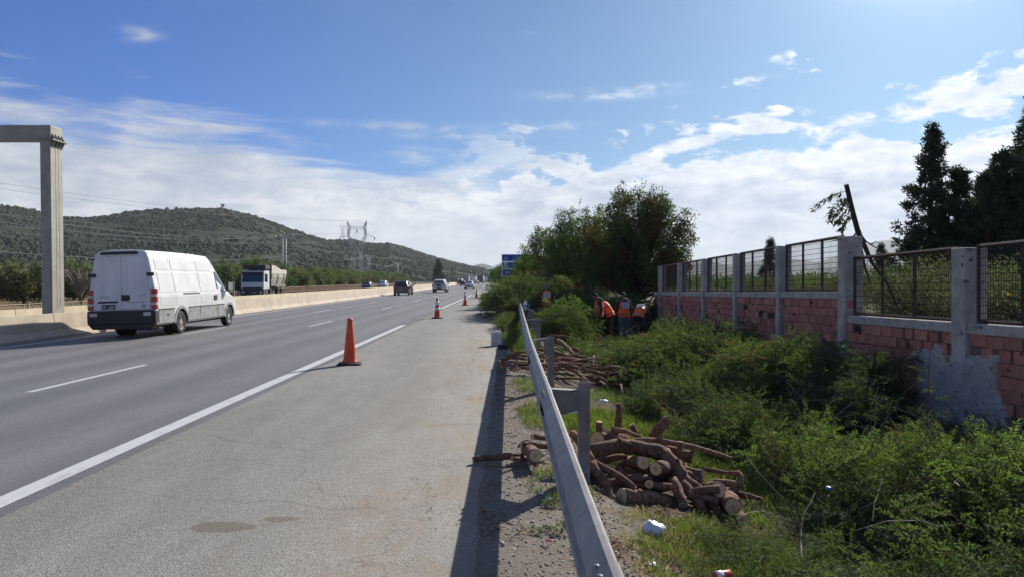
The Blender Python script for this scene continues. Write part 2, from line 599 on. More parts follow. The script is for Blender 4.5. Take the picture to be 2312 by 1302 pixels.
M['bark'] = worn('bark', (.17, .086, .05), (.3, .168, .105), 26, .88, 0, 95, 1.0, .02, ((.06, .033, .022), 34, .64), island=.3, contrast=(.42, .6))
M['twig'] = worn('twig', (.1, .07, .045), (.17, .125, .08), 20, .85)
M['dead_twig'] = worn('dead_twig', (.17, .14, .11), (.28, .24, .2), 20, .85)
M['dark_bark'] = worn('dark_bark', (.035, .026, .02), (.06, .046, .035), 18, .9)
def cut_wood():
    m, t, out = new_mat('cut_wood')
    c = t.n('ShaderNodeTexCoord').outputs['Object']
    ln = t.n('ShaderNodeVectorMath', operation='LENGTH')
    t.put(ln.inputs[0], c)
    n = t.noise(c, 18, 4)
    r = t.math('ADD', ln.outputs['Value'], t.math('MULTIPLY', n, .008))
    ring = t.math('ADD', t.math('MULTIPLY', t.math('SINE', t.math('MULTIPLY', r, 520)), .5), .5)
    col = t.mix(ring, (.56, .38, .2), (.72, .54, .34))
    col = t.mix(t.sstep(ln.outputs['Value'], .025, .012), col, (.5, .28, .13))
    principled(t, out, col, .8, 0, (n, .2, .004), .3)
    return m
M['cut_wood'] = cut_wood()
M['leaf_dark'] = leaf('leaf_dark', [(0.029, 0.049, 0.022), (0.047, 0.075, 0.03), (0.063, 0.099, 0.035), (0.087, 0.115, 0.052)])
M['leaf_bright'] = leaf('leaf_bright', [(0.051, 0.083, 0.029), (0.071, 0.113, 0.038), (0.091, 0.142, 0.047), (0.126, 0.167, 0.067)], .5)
M['leaf_mid'] = leaf('leaf_mid', [(0.037, 0.058, 0.026), (0.056, 0.082, 0.033), (0.071, 0.102, 0.04), (0.11, 0.127, 0.064)], .48)
M['leaf_red'] = leaf('leaf_red', [(.075, .045, .03), (.1, .055, .035), (.09, .07, .036), (.08, .088, .036)], .3)
M['leaf_tree'] = leaf('leaf_tree', [(0.032, 0.054, 0.025), (0.054, 0.082, 0.032), (0.072, 0.108, 0.036), (0.126, 0.108, 0.05)], .3)
M['leaf_tree_green'] = leaf('leaf_tree_green', [(0.044, 0.086, 0.028), (0.069, 0.129, 0.034), (0.086, 0.164, 0.041), (0.121, 0.172, 0.052)], .35)
M['leaf_olive'] = leaf('leaf_olive', [(.085, .1, .055), (.115, .13, .075), (.14, .155, .09), (.19, .2, .135)], .3)
M['leaf_cypress'] = leaf('leaf_cypress', [(0.024, 0.039, 0.026), (0.035, 0.053, 0.034), (0.049, 0.07, 0.042), (0.07, 0.088, 0.053)], .15)
M['leaf_wilted'] = leaf('leaf_wilted', [(.1, .075, .04), (.13, .1, .05), (.085, .08, .035), (.11, .12, .06)], .35)
M['leaf_yellow'] = leaf('leaf_yellow', [(.35, .25, .02), (.45, .3, .03)], .3)
M['grass'] = leaf('grass', [(0.052, 0.088, 0.023), (0.076, 0.121, 0.031), (0.1, 0.149, 0.041), (0.16, 0.165, 0.079)], .45)
M['dry_grass'] = leaf('dry_grass', [(.28, .22, .12), (.36, .3, .17), (.2, .19, .08)], .3)
M['litter'] = leaf('litter', [(.11, .05, .028), (.18, .085, .045), (.24, .14, .07), (.14, .1, .07)], .1)
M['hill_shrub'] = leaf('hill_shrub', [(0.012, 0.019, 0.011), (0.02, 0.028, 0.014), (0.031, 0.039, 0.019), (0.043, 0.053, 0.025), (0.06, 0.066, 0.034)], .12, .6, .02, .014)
M['glass_dark'] = plain('glass_dark', (.012, .014, .017), .06, 0, .8)
M['rubber'] = worn('rubber', (.018, .018, .018), (.035, .034, .032), 9, .85)
M['dusty_rim'] = worn('dusty_rim', (.25, .23, .2), (.4, .38, .34), 10, .5, .3)
M['black_plastic'] = plain('black_plastic', (.022, .023, .026), .55)
M['white_paint'] = worn('white_paint', (.6, .61, .6), (.69, .7, .69), 1.6, .38, 0, 5, .03, .01, None, .5, .2)
M['white_dirty'] = worn('white_dirty', (.62, .62, .61), (.76, .76, .75), 2.2, .5, 0, 5, .03, .01, None, .5, 0, (.3, .7), (1, 1, .5))
M['grey_plastic'] = worn('grey_plastic', (.2, .21, .21), (.3, .31, .31), 4, .6)
M['seam'] = plain('seam', (.1, .1, .1), .8)
M['red_lens'] = plain('red_lens', (.4, .02, .015), .2, 0, .6)
M['clear_lens'] = plain('clear_lens', (.55, .5, .48), .2, 0, .6)
M['amber_lens'] = plain('amber_lens', (.6, .2, .03), .3)
M['plate_black'] = plain('plate_black', (.012, .012, .013), .5)
M['white_letter'] = plain('white_letter', (.75, .75, .74), .6)
M['grey_letter'] = plain('grey_letter', (.3, .3, .31), .5)
M['silver_paint'] = plain('silver_paint', (.5, .52, .54), .35, .4)
M['navy_paint'] = plain('navy_paint', (.012, .014, .02), .25, .2, .5, .5)
M['dark_blue_paint'] = plain('dark_blue_paint', (.03, .045, .08), .3, .2)
M['chrome'] = plain('chrome', (.5, .5, .5), .25, .9)
M['tipper_steel'] = worn('tipper_steel', (.22, .21, .17), (.42, .4, .33), 1.2, .7, .1, 20, .1, .01, ((.5, .5, .45), 1.5, .62))
M['tipper_cream'] = worn('tipper_cream', (.5, .46, .38), (.62, .58, .5), 2, .7, 0, 20, .1, .01, ((.5, .24, .1), 2.1, .6))
M['cone_orange'] = worn('cone_orange', (.6, .07, .018), (.72, .1, .026), 5, .5, 0, 20, .05, .004, ((.25, .07, .04), 13, .72))
M['cone_red'] = worn('cone_red', (.56, .05, .02), (.66, .07, .028), 5, .5)
M['reflective'] = worn('reflective', (.6, .6, .6), (.74, .74, .74), 12, .4)
M['cone_base'] = worn('cone_base', (.03, .03, .03), (.075, .065, .06), 9, .8)
M['vest_orange'] = worn('vest_orange', (.92, .145, .03), (.97, .19, .04), 7, .7, 0, 9, .5, .03)
M['vest_stripe'] = plain('vest_stripe', (.4, .36, .33), .4)
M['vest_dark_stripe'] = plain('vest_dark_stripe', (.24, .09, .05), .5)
M['vest_label'] = plain('vest_label', (.62, .62, .62), .6)
M['skin'] = plain('skin', (.24, .12, .075), .55)
M['hair'] = plain('hair', (.012, .01, .009), .8)
M['jacket_dark'] = worn('jacket_dark', (.026, .025, .03), (.045, .042, .05), 9, .85, 0, 8, .5, .03)
M['hood_grey'] = worn('hood_grey', (.06, .056, .062), (.1, .095, .105), 9, .9, 0, 8, .5, .03)
M['camo'] = worn('camo', (.04, .042, .03), (.085, .085, .06), 9, .9, 0, 20, .3, .02, ((.02, .022, .018), 7, .58))
M['jeans'] = worn('jeans', (.06, .085, .13), (.1, .13, .18), 8, .9, 0, 20, .3, .02)
M['pants_black'] = worn('pants_black', (.012, .012, .014), (.025, .025, .028), 8, .9)
M['shoe'] = plain('shoe', (.4, .38, .36), .7)
M['cap_blue'] = plain('cap_blue', (.12, .17, .28), .7)
M['sign_blue'] = worn('sign_blue', (.008, .05, .26), (.012, .065, .31), 3, .45)
M['sign_white'] = plain('sign_white', (.72, .73, .74), .5)
M['plastic_white'] = worn('plastic_white', (.62, .6, .53), (.74, .72, .66), 6, .5, 0, 9, .3, .02, ((.4, .36, .28), 8, .66))
M['bag_white'] = worn('bag_white', (.74, .75, .76), (.84, .85, .86), 9, .4, 0, 12, .6, .03)
M['bag_black'] = worn('bag_black', (.01, .01, .011), (.022, .022, .024), 9, .4, 0, 12, .6, .03)
M['can_red'] = worn('can_red', (.5, .05, .03), (.55, .09, .06), 6, .4)
M['plastic_blue'] = plain('plastic_blue', (.03, .3, .65), .4)
M['steel_lattice'] = plain('steel_lattice', (.52, .53, .53), .6, .3)
M['insulator'] = plain('insulator', (.06, .22, .24), .3)
M['wire'] = plain('wire', (.22, .22, .22), .6, .3)
M['rail_brown'] = worn('rail_brown', (.16, .09, .055), (.22, .135, .085), 5, .8)
M['picket_tan'] = plain('picket_tan', (.32, .25, .17), .8)
M['house_wall'] = worn('house_wall', (.5, .44, .34), (.58, .52, .42), 2, .85)
M['house_roof'] = plain('house_roof', (.38, .2, .12), .8)
M['rock'] = worn('rock', (.3, .27, .23), (.42, .385, .33), 14, .9, 0, 30, .4, .01)

# ================================================================== SETTING
def vnoise(X, Y, s, seed=0):
    """cheap smooth value noise, numpy"""
    x = np.asarray(X) / s + seed * 17.3
    y = np.asarray(Y) / s + seed * 9.1
    xi, yi = np.floor(x), np.floor(y)
    fx, fy = x - xi, y - yi
    fx = fx * fx * (3 - 2 * fx); fy = fy * fy * (3 - 2 * fy)
    def h(a, b):
        q = np.sin(a * 127.1 + b * 311.7 + seed * 3.7) * 43758.5453
        return q - np.floor(q)
    return (h(xi, yi) * (1 - fx) * (1 - fy) + h(xi + 1, yi) * fx * (1 - fy) + h(xi, yi + 1) * (1 - fx) * fy + h(xi + 1, yi + 1) * fx * fy)
def fbm(X, Y, s, seed=0, o=4):
    a, t, n = 1.0, 0.0, 0.0
    for i in range(o):
        t = t + a * vnoise(X, Y, s / 2 ** i, seed + i)
        n += a
        a *= .5
    return t / n

WALL_X = 6.3
PS = np.array([-400, -120, -60, -34, -32.6, -31.4, -16.2, -3.6, -.30, -.12, .42, .75, 1.05, 1.5, 2.3, 3.2, 4.6, 6.15, 6.5, 40, 140, 500.])
PZ = np.array([0.5, -.1, -.45, -.5, -.45, -.25, -.242, -.012, -.012, -.03, -.04, -.1, -.2, -.31, -.45, -.53, -.58, -.62, .22, .3, .3, .3])
PF = np.array([0.5, -.1, -.45, -.5, -.45, -.25, -.242, -.012, -.012, -.03, -.045, -.05, -.07, -.1, -.15, -.2, -.1, 0, .05, .3, .3, .3])
def ground_z(X, Y):
    X = np.asarray(X, float); Y = np.asarray(Y, float)
    s = X - curve_x(Y)
    f = np.clip((Y - 42) / 14, 0, 1)
    z = np.interp(s, PS, PZ) * (1 - f) + np.interp(s, PS, PF) * f
    rough = np.clip((s - .0) / 1.2, 0, 1) * np.clip(1 - (Y - 30) / 60, 0, 1)
    z = z + (fbm(X, Y, .5, 3) - .5) * .09 * rough
    return z
gx = np.concatenate([-np.geomspace(6400, 45, 34), np.arange(-42, -14, 2.0), np.arange(-14, -.6, 1.34), np.arange(-.6, 8.0, .1), np.arange(8, 30, 1.5), np.geomspace(30, 6400, 34)])
gx = np.unique(np.round(gx, 3))
gy = np.concatenate([-np.geomspace(400, 6, 10), np.arange(-5, 2, 1.0), np.arange(2, 22, .12), np.arange(22, 60, .8), np.arange(60, 200, 5), np.geomspace(200, 6900, 30)])
gy = np.unique(np.round(gy, 3))
GX, GY = np.meshgrid(gx, gy)
GX2 = GX + curve_x(GY) * np.exp(-np.abs(GX) / 400)
GZ = ground_z(GX2, GY)
nx, ny = len(gx), len(gy)
idx = np.arange(nx * ny).reshape(ny, nx)
quads = np.stack([idx[:-1, :-1], idx[:-1, 1:], idx[1:, 1:], idx[1:, :-1]], -1).reshape(-1, 4)

def ground_mat():
    m, t, out = new_mat('ground')
    c = t.n('ShaderNodeTexCoord').outputs['Object']
    s = t.n('ShaderNodeUVMap').outputs[0]
    sx = t.n('ShaderNodeSeparateXYZ', inp={0: s}).outputs
    n1 = t.noise(c, .55, 6, .6)
    n2 = t.noise(c, 5, 5, .65)
    n3 = t.noise(c, 60, 3, .6)
    n4 = t.noise(c, .035, 5, .6)
    gravel = t.mix(n3, (.15, .13, .105), (.33, .295, .24))
    gravel = t.mix(t.sstep(n2, .45, .75), gravel, (.2, .15, .1))
    soil = t.mix(n2, (.07, .052, .035), (.13, .1, .065))
    soil = t.mix(t.sstep(n1, .5, .62), soil, (.1, .12, .045))
    near = t.mix(t.sstep(t.math('ADD', sx[0], t.math('MULTIPLY', n2, .5)), 1.05, 1.5), gravel, soil)
    redsoil = t.mix(n1, (.26, .14, .085), (.36, .22, .13))
    field = t.mix(t.sstep(n1, .46, .6), redsoil, (.2, .18, .09))
    field = t.mix(t.sstep(n4, .45, .6), field, (.13, .125, .06))
    rfield = t.mix(n1, (.075, .08, .038), (.14, .125, .07))
    far = t.mix(t.sstep(sx[0], -10, 5), field, rfield)
    isn = t.math('MULTIPLY', t.sstep(sx[0], -.6, -.3), t.sstep(sx[0], 6.6, 6.3))
    col = t.mix(isn, far, near)
    b = t.noise(c, 45, 5, .7)
    principled(t, out, col, .95, 0, (b, .8, .025), .2)
    return m
gs = (GX2 - curve_x(GY))
g = mesh_np('ground', np.stack([GX2, GY, GZ], -1).reshape(-1, 3), quads, ground_mat(), smooth=True, uv=np.stack([gs, GY], -1).reshape(-1, 2))
tag(g, kind='structure')

# ---- road surfaces, each a sheet over the ground
YS = np.concatenate([np.arange(-30, 60, 3.0), np.arange(60, 330, 6.0), np.arange(330, 901, 40.0)])
def strip(name, s0, s1, z, mat, y0=None, y1=None, kind='structure', n=2, parent=None):
    ys = YS if y0 is None else np.unique(np.concatenate([[y0], YS[(YS > y0) & (YS < y1)], [y1]]))
    ss = np.linspace(s0, s1, n)
    SX, SY = np.meshgrid(ss, ys)
    V = np.stack([SX + curve_x(SY), SY, z - drop(SX)], -1).reshape(-1, 3)
    ii = np.arange(V.shape[0]).reshape(len(ys), n)
    q = np.stack([ii[:-1, :-1], ii[:-1, 1:], ii[1:, 1:], ii[1:, :-1]], -1).reshape(-1, 4)
    o = mesh_np(name, V, q, mat, uv=np.stack([-SX, SY], -1).reshape(-1, 2), parent=parent)
    if kind: o['kind'] = kind
    return o
strip('road', -15.4, -3.62, 0.0, M['lane_asphalt'], n=3)
strip('road', -31.2, -17.2, 0.0, M['lane_asphalt'], n=3)
# shoulder with a worn, broken outer edge
ys = np.concatenate([np.arange(-10, 40, .12), np.arange(40, 200, 2), np.arange(200, 901, 20)])
edge = -.2 + (fbm(ys, ys * 0, 2.2, 5) - .5) * .12 + (fbm(ys, ys * 0, .3, 8) - .5) * .05
Vs = []
for i, y in enumerate(ys):
    c = float(curve_x(y))
    for s in (-3.62, -1.9, edge[i] - .02, edge[i] + .035):
        Vs.append((s + c, y, 0.0 if s < edge[i] else -.045))
ii = np.arange(len(Vs)).reshape(len(ys), 4)
q = np.stack([ii[:-1, :-1], ii[:-1, 1:], ii[1:, 1:], ii[1:, :-1]], -1).reshape(-1, 4)
Vs = np.array(Vs)
uvs = np.stack([-(Vs[:, 0] - curve_x(Vs[:, 1])), Vs[:, 1]], -1)
tag(mesh_np('shoulder', Vs, q, M['shoulder_asphalt'], uv=uvs), kind='structure')
def worn_paint():
    m, t, out = new_mat('lane_marking')
    c = t.n('ShaderNodeTexCoord').outputs['Object']
    n = t.noise(t.vmul(c, (1, .25, 1)), 9, 6, .7)
    f = t.noise(c, 130, 3, .6)
    col = t.mix(t.sstep(t.math('ADD', t.math('MULTIPLY', n, .7), t.math('MULTIPLY', f, .3)), .5, .72), (.6, .6, .58), (.24, .24, .235))
    principled(t, out, col, .6, 0, (f, .3, .004), .4)
    return m
MARK = worn_paint()
def marking(s0, s1, y0, y1):
    strip('lane_marking', s0, s1, .004, MARK, y0, y1)
for y0, y1 in ((-14, 28.1), (44.2, 86), (100, 142), (156, 198), (212, 254), (268, 310)):
    marking(-3.985, -3.775, y0, y1)
for k in range(16):
    marking(-7.61, -7.48, 11.7 + 16.7 * k, 15.5 + 16.7 * k)
    marking(-11.02, -10.88, 7.8 + 17.25 * k, 11.7 + 17.25 * k)
marking(-14.13, -13.98, -20, 330)
marking(-18.2, -18.05, -20, 330)
for k in range(14):
    marking(-22.0, -21.86, 7 + 16 * k, 10.6 + 16 * k)
    marking(-26.0, -25.86, 7 + 16 * k, 10.6 + 16 * k)

# ---- concrete barriers of the central reserve
def jersey(s_face, depth, h, y0, y1, side):
    """profile ring at s_face (toe towards +x when side=1)"""
    pr = [(0, 0), (0, .07), (-.17, .27), (-.25, h), (-.25 - depth, h), (-.33 - depth, .27), (-.5 - depth, .07), (-.5 - depth, 0)]
    rings = []
    for y in (y0, y1):
        c = float(curve_x(y))
        rings.append([(s_face + side * p[0] + c, y, p[1] - float(drop(s_face)) - .02) for p in pr])
    return rings
def barrier(name, s_face, h, label, mat, seg_len, ystart, yend, gapm):
    root = empty(name, (0, 0, 0), 0, label, 'barrier')
    y = ystart
    k = 0
    while y < yend:
        L = seg_len if y < 130 else seg_len * 5
        b = MB()
        b.loft(jersey(s_face, .12, h, y + .012, y + L - .012, 1))
        b.build('barrier_segment', mat, root, bevel=.012)
        if k % 2 == 0 and y < 150 and gapm:
            # open expansion joint: a dark filler strip in the recess
            d = MB()
            d.loft(jersey(s_face + .004, .12, h - .16 + random.uniform(-.1, .02), y - .045, y + .02 + random.uniform(0, .03), 1))
            d.build('joint_filler', M['joint_dark'], root)
        y += L
        k += 1
    return root
barrier('concrete_barrier', -14.86, .82, 'long pinkish beige concrete barrier with dark joints beside the fast lane', M['barrier_concrete'], 4.5, 2.2, 330, True)
barrier('concrete_barrier', -17.0, .92, 'cream topped concrete barrier standing behind the beige median barrier', M['barrier_cream'], 4.5, 8.0, 330, False)
strip('median', -17.2, -15.2, .02, M['mortar'])

# ---- hills
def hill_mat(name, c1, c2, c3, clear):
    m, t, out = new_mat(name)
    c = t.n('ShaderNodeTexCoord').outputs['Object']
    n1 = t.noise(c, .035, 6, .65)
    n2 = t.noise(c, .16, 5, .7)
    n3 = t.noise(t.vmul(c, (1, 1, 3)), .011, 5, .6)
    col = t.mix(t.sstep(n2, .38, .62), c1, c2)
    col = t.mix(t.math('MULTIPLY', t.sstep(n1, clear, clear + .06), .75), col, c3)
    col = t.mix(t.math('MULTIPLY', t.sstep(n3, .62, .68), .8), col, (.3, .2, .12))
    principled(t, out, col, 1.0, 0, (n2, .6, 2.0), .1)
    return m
HP = np.array([(-1400, 520), (-700, 490), (-200, 445), (0, 463), (60, 472), (90, 480), (150, 490), (200, 493), (240, 488), (300, 478), (350, 474), (430, 472), (500, 470), (560, 484), (600, 497), (650, 515), (700, 532),
               (740, 543), (790, 541), (840, 551), (880, 551), (920, 561), (970, 577), (1010, 589), (1050, 599), (1095, 607), (1110, 621), (1125, 634)], float)
def hill(name, prof, yf, yr, mat, nu, nr, rough, kind='structure', back=1.6, back_drop=.55, convex=1.25):
    us = (np.linspace(prof[0, 0], prof[-1, 0], nu) - VX) / F
    px = us * F + VX
    ridge = np.interp(px, prof[:, 0], prof[:, 1])
    Yr = np.interp(px, yr[:, 0], yr[:, 1])
    Yf = np.interp(px, yf[:, 0], yf[:, 1])
    zr = H + (VY - ridge) * Yr / F
    ts = np.concatenate([np.linspace(0, 1, nr), np.linspace(1.04, back, 14)])
    P = np.zeros((len(ts), nu, 3))
    for j, tt in enumerate(ts):
        Y = Yf + (Yr - Yf) * tt
        if tt <= 1:
            pr = tt ** convex * (1.18 - .18 * tt ** 2)
            pr = pr / 1.0
            z = zr * pr
            # nothing in front may rise above the sight line to the crest
            z = np.minimum(z, H + (zr - H) * (Y / Yr) * (.05 + .95 * min(1, tt + .0) ** .25))
        else:
            z = zr * (1 - back_drop * (tt - 1) / (back - 1))
        X = us * Y
        amp = rough * np.sin(np.pi * min(tt, 1.0)) if tt < 1 else 0
        z = z + (fbm(X, Y, 120, 2) - .5) * amp
        P[j] = np.stack([X, Y, np.maximum(z, -.6) if tt > 0 else np.full(nu, -1.0)], -1)
    ii = np.arange(P.shape[0] * nu).reshape(P.shape[0], nu)
    q = np.stack([ii[:-1, :-1], ii[:-1, 1:], ii[1:, 1:], ii[1:, :-1]], -1).reshape(-1, 4)
    o = mesh_np(name, P.reshape(-1, 3), q, mat, smooth=True)
    o['kind'] = kind
    return P
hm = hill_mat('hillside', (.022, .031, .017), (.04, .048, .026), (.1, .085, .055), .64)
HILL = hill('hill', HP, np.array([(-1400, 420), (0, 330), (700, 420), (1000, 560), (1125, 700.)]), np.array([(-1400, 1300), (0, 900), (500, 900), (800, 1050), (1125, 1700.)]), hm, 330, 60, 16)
FP = np.array([(900, 632), (1000, 622), (1060, 604), (1078, 597), (1090, 595), (1104, 599), (1122, 605), (1145, 614), (1200, 628), (1230, 634)], float)
hill('far_hill', FP, np.array([(900, 3700), (1230, 3700.)]), np.array([(900, 4300), (1230, 4300.)]), hm, 60, 20, 10, back=1.2)
MP = np.array([(1380, 634), (1450, 618), (1540, 600), (1600, 590), (1650, 600), (1700, 592), (1780, 584), (1850, 592), (1900, 574), (1935, 556), (1965, 548), (2000, 542), (2022, 541), (2060, 552), (2150, 566), (2260, 558),
               (2400, 548), (2550, 560), (2700, 634)], float)
hill('mountain', MP, np.array([(1380, 4800), (2700, 4800.)]), np.array([(1380, 6000), (2700, 6000.)]), hm, 160, 24, 30, back=1.1)
# scrub over the hillside: nobody could count it
def scrub(P, n, rmin, rmax, name, mat, ulo, seed, tmin=.02, tmax=1.0):
    rng = np.random.default_rng(seed)
    nr, nu = 60, P.shape[1]
    # spread evenly over the area
    A = P[:nr]
    cell = np.linalg.norm(A[1:, :-1] - A[:-1, :-1], axis=-1) * np.linalg.norm(A[:-1, 1:] - A[:-1, :-1], axis=-1)
    us = A[0, :-1, 0] / A[0, :-1, 1]
    cell = cell * (us > ulo)[None, :]
    pr = (cell / cell.sum()).ravel()
    pick = rng.choice(len(pr), n, p=pr)
    j, i = pick // (nu - 1), pick % (nu - 1)
    a, b = rng.random(n)[:, None], rng.random(n)[:, None]
    C = (A[j, i] * (1 - a) + A[j + 1, i] * a) * (1 - b) + (A[j, i + 1] * (1 - a) + A[j + 1, i + 1] * a) * b
    cover = fbm(C[:, 0], C[:, 1], 60, 4)
    bare = fbm(C[:, 0], C[:, 1] * .5, 22, 14)
    C = C[(cover > .27) & (bare < .63)]
    n = len(C)
    bm = bmesh.new()
    bmesh.ops.create_icosphere(bm, subdivisions=1, radius=1)
    bmesh.ops.delete(bm, geom=[v_ for v_ in bm.verts if v_.co.z < -.6], context='VERTS')
    bm.verts.ensure_lookup_table(); bm.verts.index_update()
    iv = np.array([v_.co[:] for v_ in bm.verts]); iff = np.array([[v_.index for v_ in f.verts] for f in bm.faces])
    bm.free()
    keep = iv[:, 2] > -.9
    r = rmin * (rmax / rmin) ** (rng.random(n) ** 1.5) * (1 + 0.6 * (rng.random(n) > .95)) * (.7 + .7 * fbm(C[:, 0], C[:, 1], 45, 21))
    S = r[:, None] * rng.uniform(.75, 1.25, (n, 3)) * np.array([1, 1, .8])
    V = iv[None] * S[:, None] * rng.uniform(.55, 1.4, (n, len(iv), 1)) + C[:, None] + np.array([0, 0, .35]) * r[:, None, None]
    Fc = iff[None] + (np.arange(n) * len(iv))[:, None, None]
    o = mesh_np(name, V.reshape(-1, 3), Fc.reshape(-1, 3), mat)
    o['kind'] = 'stuff'
    return o
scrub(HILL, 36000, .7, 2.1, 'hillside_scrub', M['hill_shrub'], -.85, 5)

# ================================================================== PLANT BUILDERS
def unit(a):
    return a / np.maximum(np.linalg.norm(a, axis=-1, keepdims=True), 1e-9)
def leaf_quads(base, d, n, length, width):
    """diamond leaves: base (k,3), direction d, normal n"""
    length = np.asarray(length, float).reshape(-1, 1)
    width = np.asarray(width, float).reshape(-1, 1)
    d = unit(d)
    s = unit(np.cross(d, n))
    n2 = np.cross(s, d)
    mid = base + d * length * .3
    return np.stack([mid + s * width * 1.05, base + d * length + n2 * length * .05, mid - s * width * 1.05 - d * length * .22], 1)
def rods(p0, p1, r0, r1):
    """thin three-sided twigs, (k,3) ends -> quads (3k,4,3)"""
    d = unit(p1 - p0)
    ref = np.where(np.abs(d[:, 2:3]) > .9, np.array([[1., 0, 0]]), np.array([[0, 0, 1.]]))
    u = unit(np.cross(d, ref)); w = np.cross(d, u)
    r0 = np.asarray(r0, float).reshape(-1, 1); r1 = np.asarray(r1, float).reshape(-1, 1)
    out = []
    ang = [0, 2.094, 4.189]
    c = [u * math.cos(a) + w * math.sin(a) for a in ang]
    for k in range(3):
        a, b = c[k], c[(k + 1) % 3]
        out.append(np.stack([p0 + a * r0, p0 + b * r0, p1 + b * r1, p1 + a * r1], 1))
    return np.concatenate(out)
def make_spray(rng, L=.8, n_side=15, pairs=9, ll=.04, lw=.012, droop=.2, spread=.42):
    t = np.linspace(.14, .97, n_side) + rng.uniform(-.02, .02, n_side)
    wig = rng.uniform(-.06, .06)
    def P(t):
        t = np.asarray(t)
        return np.stack([L * t, L * wig * np.sin(t * 5), -droop * L * t ** 2], -1)
    o = P(t)
    tang = unit(np.stack([np.full_like(t, L), L * wig * 5 * np.cos(t * 5), -2 * droop * L * t], -1))
    sgn = np.where(np.arange(n_side) % 2 == 0, 1., -1.)
    up = np.stack([rng.normal(0, .35, n_side), rng.normal(0, .3, n_side), np.ones(n_side)], -1)
    side = unit(np.cross(up, tang)) * sgn[:, None]
    ang = rng.uniform(.65, 1.1, n_side)
    d = unit(tang * np.cos(ang)[:, None] + side * np.sin(ang)[:, None] + np.array([0, 0, 1]) * rng.normal(.0, .3, n_side)[:, None])
    tl = L * spread * (1 - .62 * t) * rng.uniform(.7, 1.2, n_side) + .03
    # the end of the stem carries leaves too
    o = np.concatenate([o, P([.7])]); d = np.concatenate([d, unit(P([1.]) - P([.7]))]); tl = np.concatenate([tl, [L * .32]])
    n_s = len(o)
    nrm = unit(np.stack([rng.normal(0, .45, n_s), rng.normal(0, .45, n_s), np.ones(n_s)], -1))
    s = unit(np.cross(nrm, d))
    f = np.linspace(.16, 1.0, pairs)
    bx = (o[:, None] + d[:, None] * (tl[:, None] * f[None])[..., None] - np.array([0, 0, 1.]) * (.12 * tl[:, None] * f[None] ** 2)[..., None])
    quads_ = []
    for sg in (1, -1):
        ld = unit(d * .55 + s * sg * .83)
        ldr = ld[:, None] + rng.normal(0, .28, (n_s, pairs, 3))
        nn = nrm[:, None] + rng.normal(0, .4, (n_s, pairs, 3))
        le = ll * rng.uniform(.65, 1.25, n_s * pairs)
        quads_.append(leaf_quads(bx.reshape(-1, 3), ldr.reshape(-1, 3), nn.reshape(-1, 3), le, lw * rng.uniform(.7, 1.2, n_s * pairs)))
    leaves = np.concatenate(quads_)
    leaves = leaves[rng.random(len(leaves)) > .12]
    ts = np.linspace(0, 1, 6)
    mp = P(ts)
    rr = L * .0075 * (1.15 - ts)
    wood = np.concatenate([rods(mp[:-1], mp[1:], rr[:-1], rr[1:]), rods(o, o + d * tl[:, None] * .95, np.full(n_s, L * .0028), np.full(n_s, L * .001))])
    return leaves, wood
def frames(d, roll_n):
    """rotation matrices whose x axis is d and z axis near roll_n"""
    d = unit(d)
    y = unit(np.cross(roll_n, d))
    z = np.cross(d, y)
    return np.stack([d, y, z], -1)
def place(variants, which, Rm, T, S):
    Ls, Ws = [], []
    for vi, (lv, wd) in enumerate(variants):
        k = np.where(which == vi)[0]
        if len(k) == 0: continue
        for src, dst in ((lv, Ls), (wd, Ws)):
            q = np.einsum('kij,pqj->kpqi', Rm[k] * S[k][:, None, None], src) + T[k][:, None, None]
            dst.append(q.reshape(-1, src.shape[1], 3))
    return np.concatenate(Ls), np.concatenate(Ws)
def quad_object(name, groups, parent=None):
    """groups: list of (pieces of three or four corners, material), joined into one mesh"""
    V = np.concatenate([q.reshape(-1, 3) for q, m in groups]).astype(np.float32)
    tot = np.concatenate([np.full(len(q), q.shape[1], np.int32) for q, m in groups])
    mi = np.concatenate([np.full(len(q), i, np.int32) for i, (q, m) in enumerate(groups)])
    me = bpy.data.meshes.new(name)
    me.vertices.add(len(V))
    me.vertices.foreach_set('co', V.ravel())
    me.loops.add(len(V))
    me.loops.foreach_set('vertex_index', np.arange(len(V), dtype=np.int32))
    me.polygons.add(len(tot))
    me.polygons.foreach_set('loop_start', np.concatenate([[0], np.cumsum(tot)[:-1]]).astype(np.int32))
    me.polygons.foreach_set('loop_total', tot)
    me.polygons.foreach_set('material_index', mi)
    me.update(calc_edges=True)
    for q, m in groups:
        me.materials.append(m)
    o = bpy.data.objects.new(name, me)
    link(o)
    if parent is not None:
        o.parent = parent
    return o
rs = np.random.default_rng(21)
FINE = [make_spray(rs, .8, 16, 12, .034, .0066, dr) for dr in (.1, .25, .4)]
MID = [make_spray(rs, .85, 12, 9, .052, .0105, dr) for dr in (.1, .25, .4)]
COARSE = [make_spray(rs, .95, 11, 7, .085, .0165, dr) for dr in (.05, .2, .35)]

